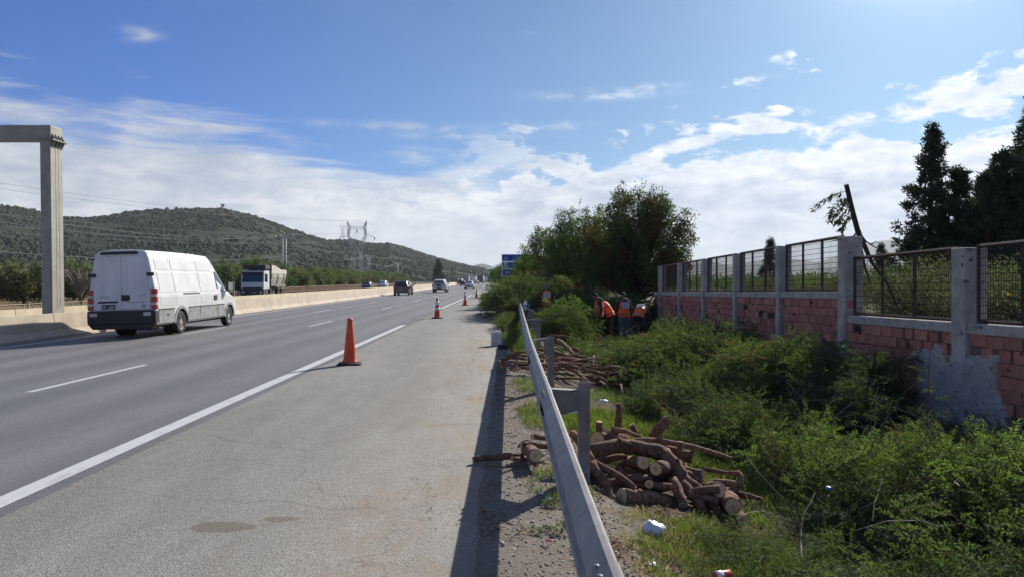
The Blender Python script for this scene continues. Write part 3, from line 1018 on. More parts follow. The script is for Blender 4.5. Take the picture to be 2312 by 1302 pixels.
def mound(cx, cy, rx, ry, h, dens, variants, seed, up=.25, scale=(.7, 1.15), name='foliage', mats=None, parent=None, frac2=.0, mat2=None, inner=.35):
    """a heap of leafy branches, base on the ground, thicker at the middle"""
    rng = np.random.default_rng(seed)
    n = int(math.pi * rx * ry * dens)
    a = rng.uniform(0, 2 * math.pi, n); r = np.sqrt(rng.random(n))
    X = cx + rx * r * np.cos(a); Y = cy + ry * r * np.sin(a)
    lump = .75 + .5 * fbm(X, Y, .9, seed % 7)
    top = h * np.sqrt(np.maximum(1 - r ** 2, .02)) * lump
    depth = rng.random(n) ** 1.6 * inner
    Z = ground_z(X, Y) + np.maximum(top * (1 - depth), .02)
    out_ = np.stack([np.cos(a) * r * h / rx, np.sin(a) * r * h / ry, np.full(n, .55)], -1)
    yaw = rng.uniform(0, 2 * math.pi, n)
    d = unit(np.stack([np.cos(yaw), np.sin(yaw), rng.normal(up, .33, n)], -1) + .55 * unit(out_))
    S = rng.uniform(*scale, n) * np.where(rng.random(n) > .93, 1.35, 1.0)
    T = np.stack([X, Y, Z], -1) - d * (S * .42)[:, None]
    T[:, 2] = np.maximum(T[:, 2], ground_z(T[:, 0], T[:, 1]) - .02)
    Rm = frames(d, np.array([0, 0, 1.]) + rng.normal(0, .4, (n, 3)))
    which = rng.integers(0, len(variants), n)
    lv, wd = place(variants, which, Rm, T, S)
    gsel = rng.random(n)
    if mat2 is not None and frac2 > 0:
        # whole sprays of the second colour
        lvs, acc = [[], []], 0
        per = [len(variants[w][0]) for w in range(len(variants))]
        pos = 0
        a0, a1, a2 = [], [], []
        for vi in range(len(variants)):
            k = np.where(which == vi)[0]
            blk = lv[pos:pos + len(k) * per[vi]].reshape(len(k), per[vi], lv.shape[1], 3)
            sel = gsel[k] < frac2
            dry = gsel[k] > .93
            a2.append(blk[dry].reshape(-1, lv.shape[1], 3))
            blk = blk[~dry]; sel = sel[~dry]
            a1.append(blk[sel].reshape(-1, lv.shape[1], 3)); a0.append(blk[~sel].reshape(-1, lv.shape[1], 3))
            pos += len(k) * per[vi]
        groups = [(np.concatenate(a0), mats[0]), (np.concatenate(a1), mat2), (np.concatenate(a2), M['leaf_wilted']), (wd, mats[1])]
    else:
        groups = [(lv, mats[0]), (wd, mats[1])]
    return groups

def merge(gl):
    """join several group lists material by material"""
    d = {}
    for g_ in gl:
        for q, m in g_:
            d.setdefault((m.name, q.shape[1]), [m, []])[1].append(q)
    return [(np.concatenate(v[1]), v[0]) for v in d.values()]

def tree(name, loc, trunk_h, trunk_r, branches, mats, label, cat, group=None, seed=1, leaf_len=.14, leaf_w=.05, per=16, clump=.22, second=None, shoots=0, fork=.0, droopy=0.0, lmin=.35):
    """branches: list of (start height, azimuth, length, rise, clumps). Leaves sit in clumps along the outer part of each branch."""
    rng = np.random.default_rng(seed)
    root = empty(name, loc, 0, label, cat, group)
    tr = MB()
    lean = rng.uniform(-.05, .05, 2)
    tops = [(lean[0] * trunk_h * q, lean[1] * trunk_h * q, trunk_h * q - .15 * (q == 0)) for q in (0, .3, .65, 1)]
    tr.tube(tops, [trunk_r * 1.25, trunk_r, trunk_r * .7, trunk_r * .3], 7, jitter=.08)
    L0, L1, wood = [], [], []
    for (z0, azm, ln, rise, nc) in branches:
        f = np.linspace(0, 1, 5)
        hx = np.array([math.cos(azm), math.sin(azm)])
        path = np.stack([hx[0] * ln * f, hx[1] * ln * f, z0 + rise * f ** 1.3 - droopy * ln * f ** 2], -1)
        path[:, :2] += lean * min(z0, trunk_h)
        path[1:, :] += rng.normal(0, .05 * max(ln, .3), (4, 3))
        rr = np.maximum(trunk_r * .42 * (1 - .85 * f) * min(1.0, .35 + ln / 3), .006)
        wood.append(rods(path[:-1], path[1:], rr[:-1], rr[1:]))
        if nc <= 0: continue
        t = lmin + (1 - lmin) * np.sqrt(rng.random(nc))
        t[:2] = (1.0, .92)[:min(2, nc)]
        c = np.stack([np.interp(t, f, path[:, k]) for k in range(3)], -1) + rng.normal(0, clump * .55, (nc, 3))
        k = per
        b = (c[:, None] + rng.normal(0, clump * .5, (nc, k, 3)) * np.array([1, 1, .8])).reshape(-1, 3)
        outd = unit(np.array([hx[0], hx[1], .55]))
        d = outd[None] * .75 + rng.normal(0, .75, (nc * k, 3))
        nn = rng.normal(0, 1, (nc * k, 3)) + np.array([0, 0, .6])
        q = leaf_quads(b, d, nn, leaf_len * rng.uniform(.6, 1.3, nc * k), leaf_w * rng.uniform(.6, 1.2, nc * k))
        (L1 if (second is not None and rng.random() < second[1]) else L0).append(q)
    if shoots:
        for i in range(shoots):
            zb, azm, ln, rise, _ = branches[rng.integers(0, len(branches))]
            b0 = np.array([math.cos(azm) * ln * .9, math.sin(azm) * ln * .9, zb + rise])
            d = unit(np.array([math.cos(azm) * .5, math.sin(azm) * .5, 1.0]) + rng.normal(0, .35, 3))
            sl_ = rng.uniform(.35, .8)
            wood.append(rods(b0[None], (b0 + d * sl_)[None], [.008], [.003]))
            tt = rng.uniform(.15, 1, 16)
            q = leaf_quads(b0 + d * sl_ * tt[:, None], d + rng.normal(0, .7, (16, 3)), rng.normal(0, 1, (16, 3)), np.full(16, leaf_len * .8), np.full(16, leaf_w * .6))
            L0.append(q)
    groups = [(np.concatenate(L0), mats[0])]
    if L1: groups.append((np.concatenate(L1), second[0]))
    quad_object('crown', groups, root)
    t_o = tr.build('trunk', mats[1], root)
    quad_object('limbs', [(np.concatenate(wood), mats[1])], root)
    return root
def round_branches(n, zlo, zhi, rad, rng, clumps, flat=1.0, squash=None):
    """branches that end on an uneven rounded crown"""
    out = []
    for i in range(n):
        u = rng.uniform(-.55, 1.0)
        azm = rng.uniform(0, 2 * math.pi)
        zc, hh = (zlo + zhi) / 2, (zhi - zlo) / 2
        rr = rad * math.sqrt(max(0.05, 1 - u * u)) * rng.uniform(.78, 1.12)
        zt = zc + hh * u * rng.uniform(.85, 1.1)
        z0 = zlo + (zt - zlo) * rng.uniform(.05, .45)
        out.append((z0, azm, rr, zt - z0, clumps))
    return out

# ================================================================== RIGHT SIDE: wall, fence, vegetation
GRADE = .0167
# --- brick wall in two stepped runs
POST_Y = [10.2, 13.75, 17.0, 20.25, 23.5, 26.8, 30.2]
def wall_run(name, label, y0, y1, coping_z_at, ref_y, posts, rows, patch=None):
    """courses of hollow bricks between concrete posts under a concrete coping"""
    root = empty(name, (WALL_X, 0, 0), 0, label, 'wall')
    posts = sorted(posts)
    def cz(y): return coping_z_at - (y - ref_y) * GRADE
    ch, bh, bl = .14, .166, .34
    # backing of mortar, 12 mm behind the brick faces
    b = MB()
    b.add([(.012, y0, -1.0), (.2, y0, -1.0), (.2, y1, -1.0), (.012, y1, -1.0), (.012, y0, cz(y0) - ch + .01), (.2, y0, cz(y0) - ch + .01), (.2, y1, cz(y1) - ch + .01), (.012, y1, cz(y1) - ch + .01)],
          [(0, 3, 2, 1), (4, 5, 6, 7), (0, 1, 5, 4), (1, 2, 6, 5), (2, 3, 7, 6), (3, 0, 4, 7)])
    b.build('mortar_bed', M['mortar'], root)
    c = MB()
    for k, (a, d) in enumerate(zip([y0] + posts, posts + [y1])):
        if d - a < .3: continue
        a2, d2 = a + .12, d - .12
        c.add([(-.03, a2, cz(a2) - ch), (.24, a2, cz(a2) - ch), (.24, d2, cz(d2) - ch), (-.03, d2, cz(d2) - ch), (-.03, a2, cz(a2)), (.24, a2, cz(a2)), (.24, d2, cz(d2)), (-.03, d2, cz(d2))],
              [(0, 3, 2, 1), (4, 5, 6, 7), (0, 1, 5, 4), (1, 2, 6, 5), (2, 3, 7, 6), (3, 0, 4, 7)])
    c.build('coping', M['post_concrete'], root, bevel=.012)
    # bricks: six shapes shared by all
    shapes = []
    for k in range(6):
        m_ = MB()
        L = bl - .011 if k < 4 else bl * .6
        hh = bh - .011
        x0 = -.035 + random.uniform(0, .012)
        m_.add([(x0 + random.uniform(-.006, .006), -L / 2 + random.uniform(-.006, .006), -hh / 2), (.09, -L / 2, -hh / 2), (.09, L / 2, -hh / 2), (x0 + random.uniform(-.006, .006), L / 2 + random.uniform(-.006, .006), -hh / 2),
                (x0 + random.uniform(-.006, .006), -L / 2, hh / 2 + random.uniform(-.005, .003)), (.09, -L / 2, hh / 2), (.09, L / 2, hh / 2), (x0 + random.uniform(-.006, .006), L / 2, hh / 2 + random.uniform(-.005, .003))],
               [(0, 3, 2, 1), (4, 5, 6, 7), (0, 1, 5, 4), (1, 2, 6, 5), (2, 3, 7, 6), (3, 0, 4, 7)])
        o = m_.build('brick', M['brick_orange'] if name.startswith('near') else M['brick_red'])
        shapes.append(o.data)
        bpy.data.objects.remove(o)
    rng = random.Random(int(y0 * 10))
    sh_deep = MB()
    for r in range(rows):
        y = y0 + (r % 2) * .17 + rng.uniform(0, .06)
        while y < y1 - .1:
            zz = cz(y) - ch - bh * (r + .5)
            near_post = any(abs(y - p) < .27 for p in posts)
            if not near_post and rng.random() > .025:
                vis = True
                o = bpy.data.objects.new('brick', shapes[rng.randrange(6) if rng.random() > .55 else rng.randrange(4)])
                link(o)
                o.parent = root
                o.location = (rng.uniform(-.006, .006), y, zz + rng.uniform(-.006, .006))
                o.rotation_euler = (GRADE * -1 + rng.uniform(-.012, .012), 0, rng.uniform(-.012, .012))
            elif not near_post:
                sh_deep.box((-.002, y, zz), (.03, bl * .7, bh * .7))
            y += bl + rng.uniform(-.006, .006)
    # knocked out corners and holes
    for q in range(90 if y0 > 10 else 60):
        y = rng.uniform(y0 + .3, y1 - .3)
        if any(abs(y - p) < .25 for p in posts): continue
        zz = cz(y) - ch - bh * rng.randrange(0, rows) - rng.choice((0, .02, bh * .5))
        sh_deep.tube([(-.042, y, zz), (.0, y + .01, zz)], [rng.uniform(.012, .035) * rng.choice((.6, 1, 1)), .02], 6, smooth=False, jitter=.35)
    sh_deep.build('broken_brick', M['joint_dark'], root)['kind'] = 'stuff'
    return root, cz
far_wall, cz_far = wall_run('far_wall', 'red hollow brick wall with concrete posts behind the workers', 13.75, 31.5, 1.49, 13.6, POST_Y[2:], 7)
near_wall, cz_near = wall_run('near_wall', 'lower orange brick wall section patched with grey render', 6.4, 13.75, 1.06, 13.4, [10.2, 6.9], 10)
def posts(root, y, top, w, d=.3, base=-1.0):
    m_ = MB()
    rng = random.Random(int(y * 7))
    rings = []
    for z in np.linspace(base, top, 9):
        j = lambda: rng.uniform(-.008, .008)
        rings.append([(-.07 + j(), y - w / 2 + j(), z), (d - .07 + j(), y - w / 2 + j(), z), (d - .07 + j(), y + w / 2 + j(), z), (-.07 + j(), y + w / 2 + j(), z)])
    m_.loft(rings)
    m_.build('post', M['post_concrete'], root, bevel=.015)
posts(far_wall, 13.75, 2.5, .30, .34)
for y in POST_Y[2:]:
    posts(far_wall, y, cz_far(y) + 1.04, .22)
posts(near_wall, 10.2, 2.14, .30, .32)
posts(near_wall, 6.9, 2.2, .28, .32)
# grey render smeared over the bricks round the near post
def render_patch():
    ny_, nz_ = 46, 40
    ys_, zs_ = np.linspace(9.2, 11.55, ny_), np.linspace(-1.0, .86, nz_)
    YY, ZZ = np.meshgrid(ys_, zs_)
    e = np.minimum.reduce([(YY - 9.35) / .3, (11.4 - YY) / .25, (.66 - ZZ) / .22]) + (fbm(YY, ZZ, .28, 9) - .5) * 2.6
    xx = np.where(e > 0, -.05 - .012 * np.clip(e, 0, 1) - .016 * fbm(YY, ZZ, .07, 4), .06)
    xx = np.where(np.abs(YY - 10.2) < .165, np.minimum(xx, np.where(e > 0, -.082 - .01 * fbm(YY, ZZ, .1, 4), .06)), xx)
    V = np.stack([xx, YY, ZZ], -1).reshape(-1, 3)
    ii = np.arange(ny_ * nz_).reshape(nz_, ny_)
    q = np.stack([ii[:-1, :-1], ii[1:, :-1], ii[1:, 1:], ii[:-1, 1:]], -1).reshape(-1, 4)
    mesh_np('render_patch', V, q, M['grey_render'], near_wall, smooth=True)
render_patch()

# --- steel mesh fence panels standing on the coping
def fence_panel(ya, yb, za, h, label, bars, wire_dy=.052, wire_dz=.105, x=.08, gap=None):
    """ya<yb; za(y) = coping height"""
    root = empty('fence_panel', (WALL_X + x, ya, 0), 0, label, 'fence panel', 'rusty mesh fence panels along the brick wall')
    L = yb - ya
    def zb(y): return za(ya + y) + .035
    fr = MB()
    def rail(y0, z0, y1, z1, w):
        fr.tube([(0, y0, z0), (0, y1, z1)], w, 4, smooth=False)
    for dz in (0, h):
        fr.tube([(0, 0, zb(0) + dz), (0, L, zb(L) + dz)], .03, 4, smooth=False)
    for y in (0, L):
        fr.tube([(0, y, zb(y) - .03), (0, y, zb(y) + h + .03)], .028, 4, smooth=False)
    fr.build('frame', M['rusty_steel'], root)
    for f in bars:
        b_ = MB()
        b_.tube([(0, L * f, zb(L * f)), (0, L * f, zb(L * f) + h)], .027, 4, smooth=False)
        b_.build('upright_bar', M['rusty_steel'], root)
    ysv = np.arange(wire_dy, L, wire_dy)
    a = np.stack([np.full_like(ysv, .012), ysv, np.array([zb(y) for y in ysv])], -1)
    q = [rods(a, a + np.array([0, 0, h]), np.full(len(ysv), .0046), np.full(len(ysv), .0046))]
    zsv = np.arange(wire_dz, h, wire_dz)
    p0 = np.stack([np.full_like(zsv, .018), zsv * 0, zb(0) + zsv], -1)
    p1 = np.stack([np.full_like(zsv, .018), zsv * 0 + L, zb(L) + zsv], -1)
    q.append(rods(p0, p1, np.full(len(zsv), .0055), np.full(len(zsv), .0055)))
    quad_object('wire_mesh', [(np.concatenate(q), M['mesh_wire'])], root)
    return root
fence_panel(10.42, 13.52, cz_near, 1.0, 'low mesh fence panel with the broken limb leaning behind it', (.36, .68))
fence_panel(7.1, 9.98, cz_near, 1.0, 'nearest mesh fence panel, standing over the grey rendered patch', (.35, .7))
names = ['tallest mesh fence panel, left of the tall stepped concrete post', 'mesh fence panel with the small dark cypress seen through it', 'mesh fence panel between two thin posts, third from the tall post',
         'mesh fence panel beside the dark tree, grey road seen through it', 'mesh fence panel half hidden by the dark round tree crown']
for k in range(5):
    a, b = POST_Y[k + 1], POST_Y[k + 2]
    fence_panel(a + .24, b - .2, cz_far, 1.0, names[k], (.33, .67))

# --- heaps of cut branches and live shrubs between guardrail and wall
dk, br, md = (M['leaf_dark'], M['twig']), (M['leaf_bright'], M['twig']), (M['leaf_mid'], M['twig'])
def shrub(name, label, cat, gl, parts=('foliage',), group=None):
    root = empty(name, (0, 0, 0), 0, label, cat, group)
    g_ = merge(gl)
    lv = [q for q in g_ if q[1].name not in ('twig', 'dead_twig', 'dark_bark')]
    tw = [q for q in g_ if q[1].name in ('twig', 'dead_twig', 'dark_bark')]
    V = np.concatenate([q.reshape(-1, 3) for q, m in g_])
    c = np.array([V[:, 0].mean(), V[:, 1].mean(), V[:, 2].min()])
    root.location = c
    quad_object('foliage', [(q - c, m) for q, m in lv], root)
    quad_object('branches', [(q - c, m) for q, m in tw], root)
    return root
def long_stems(n, x0, x1, y0, y1, zoff, seed, L=(.5, 1.3), r=(.004, .01), mat='dead_twig', up=.25):
    """bare crooked branches sticking out of a heap"""
    rng = np.random.default_rng(seed)
    out = []
    for i in range(n):
        X, Y = rng.uniform(x0, x1), rng.uniform(y0, y1)
        z = float(ground_z(X, Y)) + zoff * rng.uniform(.5, 1.0)
        a = rng.uniform(0, 2 * math.pi)
        d = unit(np.array([math.cos(a), math.sin(a), rng.normal(up, .3)]))
        l = rng.uniform(*L)
        P = [np.array([X, Y, z])]
        for k in range(5):
            d = unit(d + rng.normal(0, .16, 3) - np.array([0, 0, .03]))
            P.append(P[-1] + d * l / 5)
        P = np.array(P)
        rr = rng.uniform(*r) * np.linspace(1, .35, 6)
        out.append(rods(P[:-1], P[1:], rr[:-1], rr[1:]))
        for k in range(3):
            j = rng.integers(1, 5)
            e = P[j] + unit(d + rng.normal(0, .6, 3)) * l * rng.uniform(.15, .35)
            out.append(rods(P[j][None], e[None], [rr[j] * .6], [rr[j] * .25]))
    return (np.concatenate(out), M[mat])

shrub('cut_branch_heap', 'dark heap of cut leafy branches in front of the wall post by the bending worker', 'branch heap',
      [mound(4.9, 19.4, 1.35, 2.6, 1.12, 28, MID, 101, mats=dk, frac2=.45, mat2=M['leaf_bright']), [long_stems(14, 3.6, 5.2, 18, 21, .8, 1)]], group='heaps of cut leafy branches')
shrub('cut_branch_heap', 'low heap of leafy branches round the legs of the three workers', 'branch heap',
      [mound(4.2, 23.3, 1.4, 1.5, .32, 28, MID, 102, scale=(.4, .75), mats=md, frac2=.4, mat2=M['leaf_dark']), [long_stems(8, 3, 5, 22.5, 25, .4, 2)]], group='heaps of cut leafy branches')
shrub('cut_branch_heap', 'broad dark heap of cut branches between the far wood pile and the wall', 'branch heap',
      [mound(4.1, 15.3, 1.5, 2.1, 1.02, 30, MID, 103, mats=dk, frac2=.35, mat2=M['leaf_mid']), mound(3.0, 15.6, 1.0, 2.2, .72, 26, MID, 104, mats=dk, frac2=.4, mat2=M['leaf_mid']), [long_stems(22, 2.6, 5, 13.6, 17, .8, 3)]], group='heaps of cut leafy branches')
shrub('cut_branch_heap', 'tall rounded heap of wilting branches touching the stepped wall corner', 'branch heap',
      [mound(4.6, 12.2, 1.25, 1.7, 1.22, 36, MID, 105, mats=md, frac2=.5, mat2=M['leaf_dark']), mound(4.7, 10.5, .85, 1.0, .95, 36, FINE, 106, mats=dk, frac2=.4, mat2=M['leaf_mid']), [long_stems(20, 3.7, 5.4, 10, 13.5, .95, 4)]], group='heaps of cut leafy branches')
shrub('cut_branch_heap', 'flat grey green heap of cut branches behind the bright grass', 'branch heap',
      [mound(3.1, 11.6, 1.1, 1.6, .55, 38, FINE, 107, mats=dk, frac2=.2, mat2=M['leaf_mid']), mound(3.15, 9.5, .95, 1.0, .5, 40, FINE, 108, mats=dk, frac2=.2, mat2=M['leaf_mid']), [long_stems(30, 2.2, 4.2, 8.8, 12.5, .45, 5)]], group='heaps of cut leafy branches')
shrub('shrub', 'bright green feathery shrub at the foot of the grey rendered wall', 'shrub',
      [mound(4.2, 6.95, 1.2, 1.05, .62, 44, FINE, 109, up=.6, mats=br, frac2=.35, mat2=M['leaf_mid']), [long_stems(10, 3.4, 5, 6.3, 8, .6, 6, up=.7)]], group='live green shrubs')
shrub('shrub', 'large green shrub nearest the camera on the wall side', 'shrub',
      [mound(4.75, 5.6, 1.3, 1.2, .85, 44, FINE, 110, up=.6, mats=br, frac2=.4, mat2=M['leaf_mid']), [long_stems(10, 3.8, 5.4, 5, 6.6, .7, 7, up=.7)]], group='live green shrubs')
shrub('shrub', 'small yellowish green shrub beside the shaded gap right of the log pile', 'shrub',
      [mound(3.05, 7.8, .55, .55, .38, 52, FINE, 111, up=.5, mats=br, frac2=.3, mat2=M['leaf_mid'])], group='live green shrubs')
ug = [mound(3.6, 6.3, .95, .95, .4, 46, FINE, 112, mats=md, frac2=.35, mat2=M['leaf_dark'], scale=(.5, .9)), mound(2.35, 5.35, .95, .7, .12, 50, FINE, 113, up=-.02, mats=md, frac2=.4, mat2=M['leaf_bright'], scale=(.32, .6)),
      mound(2.6, 4.5, 1.0, .7, .3, 50, FINE, 114, up=.1, mats=md, frac2=.3, mat2=M['leaf_bright'], scale=(.45, .8)), mound(3.5, 4.4, 1.0, .8, .5, 44, FINE, 115, mats=br, frac2=.4, mat2=M['leaf_mid'], scale=(.5, .9)),
      mound(1.75, 4.45, .55, .6, .1, 48, FINE, 116, up=-.02, mats=md, frac2=.4, mat2=M['leaf_bright'], scale=(.3, .55)), mound(3.9, 8.4, 1.2, .8, .3, 24, FINE, 117, mats=dk, scale=(.5, .9)),
      mound(2.85, 6.15, .6, .5, .14, 50, FINE, 122, up=0, mats=md, frac2=.5, mat2=M['leaf_bright'], scale=(.3, .55)),
      mound(5.4, 8.8, .8, 1.6, .4, 22, FINE, 118, mats=dk), mound(5.6, 14, .6, 3.5, .5, 16, MID, 119, mats=dk),
      mound(1.6, 5.15, .5, .55, .07, 46, FINE, 123, up=-.03, mats=br, frac2=.5, mat2=M['leaf_mid'], scale=(.25, .45)), mound(2.05, 5.8, .5, .3, .07, 46, FINE, 124, up=-.03, mats=br, frac2=.5, mat2=M['leaf_mid'], scale=(.25, .45)),
      [long_stems(44, 1.9, 4.2, 4.0, 6.4, .22, 8, L=(.3, .9), r=(.003, .008), up=.12), long_stems(26, 2.9, 4.6, 7, 9.5, .3, 9, r=(.004, .01))]]
o = quad_object('undergrowth', merge(ug))
o['kind'] = 'stuff'
# the single tall sprig in front of the grey render
rng_ = np.random.default_rng(5)
n_ = 15
zz_ = np.linspace(.05, 1.45, n_)
a_ = rng_.uniform(0, 6.28, n_)
d_ = np.stack([np.cos(a_), np.sin(a_), rng_.uniform(.1, .6, n_)], -1)
gl_ = place(FINE, rng_.integers(0, 3, n_), frames(d_, np.array([0, 0, 1.]) + np.zeros((n_, 3))), np.stack([np.zeros(n_), np.zeros(n_), zz_], -1), np.linspace(.5, .22, n_))
sprig = empty('sapling', (4.62, 8.05, float(ground_z(4.62, 8.05))), 0, 'single tall thin sapling standing up before the grey rendered patch', 'sapling')
quad_object('foliage', [(gl_[0], M['leaf_bright']), (gl_[1], M['twig'])], sprig)
s_ = MB(); s_.tube([(0, 0, -.05), (.02, 0, .6), (-.02, .01, 1.1), (.0, 0, 1.55)], [.012, .01, .007, .003], 5); s_.build('stem', M['twig'], sprig)
# dark shrub in the shade of the wall, left of the render patch
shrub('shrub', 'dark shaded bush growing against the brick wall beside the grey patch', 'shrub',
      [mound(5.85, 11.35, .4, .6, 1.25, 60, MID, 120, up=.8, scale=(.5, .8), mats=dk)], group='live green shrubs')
shrub('shrub', 'dark green bush against the red brick wall beyond the big heap', 'shrub',
      [mound(5.6, 17.6, .5, .8, .95, 50, MID, 121, up=.8, scale=(.5, .8), mats=(M['leaf_tree_green'], M['twig']))], group='live green shrubs')

# --- the brush piles and shrubs round the end of the guardrail
shrub('brush_pile', 'large brownish green pile of cut brush spilling onto the shoulder past the guardrail', 'brush pile',
      [mound(1.35, 34.5, 2.2, 5.0, 1.75, 13, COARSE, 130, mats=md, frac2=.35, mat2=M['leaf_dark'], scale=(.8, 1.3)),
       mound(2.2, 39, 2.2, 3.5, 2.3, 9, COARSE, 131, mats=(M['leaf_red'], M['dead_twig']), frac2=.5, mat2=M['leaf_mid'], scale=(.9, 1.4)),
       [long_stems(40, 0, 3, 30, 39, 1.4, 11, L=(.8, 1.8), r=(.008, .018))]])
shrub('brush_pile', 'dark low pile of cut brush lying on the shoulder edge', 'brush pile',
      [mound(-.1, 49, 1.15, 7, .75, 9, COARSE, 132, mats=dk, frac2=.4, mat2=M['leaf_mid'], scale=(.9, 1.4)), [long_stems(14, -.9, .8, 43, 54, .5, 12, L=(.8, 1.8), r=(.008, .018))]])
shrub('shrub', 'bright green shrub between the guardrail end and the three workers', 'shrub',
      [mound(2.2, 27.4, 1.0, 1.9, 1.05, 24, COARSE, 133, up=.5, mats=(M['leaf_bright'], M['twig']), frac2=.4, mat2=M['leaf_mid'])], group='live green shrubs')
shrub('shrub', 'dull green shrub beside the man looking at his phone', 'shrub',
      [mound(2.0, 25.0, .95, 1.5, .95, 24, MID, 134, up=.5, mats=md, frac2=.4, mat2=M['leaf_dark'])], group='live green shrubs')
shrub('shrub', 'reddish brown shrub behind the farthest worker', 'shrub',
      [mound(3.4, 34.2, 1.7, 1.6, 1.6, 16, COARSE, 135, up=.5, mats=(M['leaf_red'], M['dead_twig']), frac2=.35, mat2=M['leaf_tree_green'])], group='live green shrubs')
shrub('shrub', 'light leafed weed clump behind the second guardrail bracket', 'shrub',
      [mound(1.85, 18.6, .5, .6, .5, 60, MID, 136, up=.7, scale=(.35, .6), mats=br)], group='live green shrubs')
shrub('shrub', 'weed clump growing at the asphalt edge left of the guardrail', 'shrub',
      [mound(.35, 20.0, .35, 3.0, .32, 60, MID, 137, up=.7, scale=(.3, .5), mats=br, frac2=.4, mat2=M['leaf_mid'])], group='live green shrubs')
shrub('shrub', 'dark green weeds in the shade before the guardrail end', 'shrub',
      [mound(.15, 26.0, .45, 3.2, .45, 50, MID, 138, up=.7, scale=(.35, .6), mats=md, frac2=.4, mat2=M['leaf_dark'])], group='live green shrubs')

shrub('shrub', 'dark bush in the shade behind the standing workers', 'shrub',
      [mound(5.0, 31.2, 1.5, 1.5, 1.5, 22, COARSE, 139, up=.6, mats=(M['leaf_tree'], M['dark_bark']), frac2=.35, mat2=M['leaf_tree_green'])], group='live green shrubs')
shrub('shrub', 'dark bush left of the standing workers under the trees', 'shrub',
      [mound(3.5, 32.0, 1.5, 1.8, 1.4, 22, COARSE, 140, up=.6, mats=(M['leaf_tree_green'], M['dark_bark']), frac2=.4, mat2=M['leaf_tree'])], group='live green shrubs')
# --- big trees behind the workers
rt = np.random.default_rng(3)
def gz(x, y): return float(ground_z(x, y))
br1 = round_branches(150, .25, 5.9, 2.6, rt, 17)
tree('tree', (6.5, 36.5, gz(6.5, 36.5)), 4.2, .16, br1, (M['leaf_tree'], M['dark_bark']), 'round dark tree with reddish leaf edges beside the far wall end', 'tree', None, 31, .13, .036, 23, .25, (M['leaf_red'], .3), 30)
br2 = round_branches(130, .4, 6.4, 2.3, rt, 13)
tree('tree', (4.55, 44, gz(4.55, 44)), 4.2, .15, br2, (M['leaf_tree_green'], M['dark_bark']), 'greener tree touching the left of the round dark tree', 'tree', None, 32, .14, .04, 19, .26, (M['leaf_tree'], .4), 18)
br3 = round_branches(110, .3, 5.4, 2.5, rt, 12)
tree('tree', (3.1, 49.5, gz(3.1, 49.5)), 3.0, .11, br3, (M['leaf_tree_green'], M['dark_bark']), 'bushy tree beside the blue road sign', 'tree', None, 33, .15, .042, 18, .28, (M['leaf_red'], .3), 16)
br4 = round_branches(60, .5, 3.6, 2.2, rt, 10)
roadside = tree('tree', (2.6, 57, gz(2.6, 57)), 2.4, .1, br4, (M['leaf_tree'], M['dark_bark']), 'shrubby tree in the row of trees along the verge', 'tree', 'trees along the right verge', 34, .18, .06, 14, .26, (M['leaf_tree_green'], .3), 6)
for (x, y, s) in ((3.6, 64, 1.2), (3.0, 70, 1.1), (2.2, 92, 1.1), (2.0, 104, 1.15), (1.2, 118, 1.2), (.6, 132, 1.25), (-.2, 148, 1.35), (-.4, 166, 1.3), (-1.2, 190, 1.4), (-2, 215, 1.4), (4.5, 80, 1.2)):
    c_ = copy_tree(roadside)
    c_.location = (x, y, gz(x, y))
    c_.rotation_euler = (0, 0, y * 1.7)
    c_.scale = (s, s, s * .95)
    c_['label'] = 'shrubby tree behind the blue road sign in the verge row' if y < 85 else 'far shrubby tree on the right verge beyond the blue road sign'

# --- behind the wall: cypresses, olives, distant scrub
def cypress(name, loc, h, rad, seed, label, group=None, dens=1.0, ll=.2, clump=.13, n=None, ex=1.12):
    rng = np.random.default_rng(seed)
    bs = []
    N = n or int(120 * dens)
    for i in range(N):
        t = (i + rng.random()) / N
        z = h * (.04 + .95 * t)
        r = rad * ((1 - t) ** ex + .03) * rng.uniform(.45, 1.25) * (1.25 if rng.random() > .9 else 1) + .03
        bs.append((z * .97, rng.uniform(0, 6.28), r, r * rng.uniform(.3, .8), max(3, int(3 + 8 * r))))
    return tree(name, loc, h * .97, .12, bs, (M['leaf_cypress'], M['dark_bark']), label, 'cypress', group, seed, ll, .04, 14, clump, None, 0, lmin=.25)
cypress('cypress_tree', (17.1, 30, .25), 8.0, 1.55, 41, 'tall pointed dark cypress left of the cypress group', 'dark cypresses behind the wall', 1.25)
cypress('cypress_tree', (18.55, 30.6, .25), 6.2, 1.3, 42, 'shorter blunt cypress beside the tall pointed one', 'dark cypresses behind the wall', 1.1, ex=.82)
cypress('cypress_tree', (19.9, 30.0, .25), 6.8, 1.5, 43, 'dense cypress in the middle of the group with a thin tip', 'dark cypresses behind the wall', 1.2, ex=.82)
cypress('cypress_tree', (21.2, 30.4, .25), 7.0, 1.6, 44, 'cypress with a double tip near the right end of the group', 'dark cypresses behind the wall', 1.2, ex=.82)
cypress('cypress_tree', (20.35, 28.6, .25), 8.9, 2.1, 45, 'tallest cypress with spreading side limbs at the end of the group', 'dark cypresses behind the wall', .65)
cypress('cypress_tree', (20.8, 33.5, .25), 5.2, 1.6, 46, 'low cypress filling the back of the group', 'dark cypresses behind the wall', 1.0, ex=.82)
cypress('cypress_tree', (18.95, 29.0, .25), 5.7, 1.35, 48, 'low bushy cypress in the gap right of the tall pointed one', 'dark cypresses behind the wall', 1.0, ex=.82)
cypress('cypress_tree', (20.5, 30.9, .25), 6.3, 1.5, 49, 'cypress closing the gap before the tallest one', 'dark cypresses behind the wall', 1.0, ex=.82)
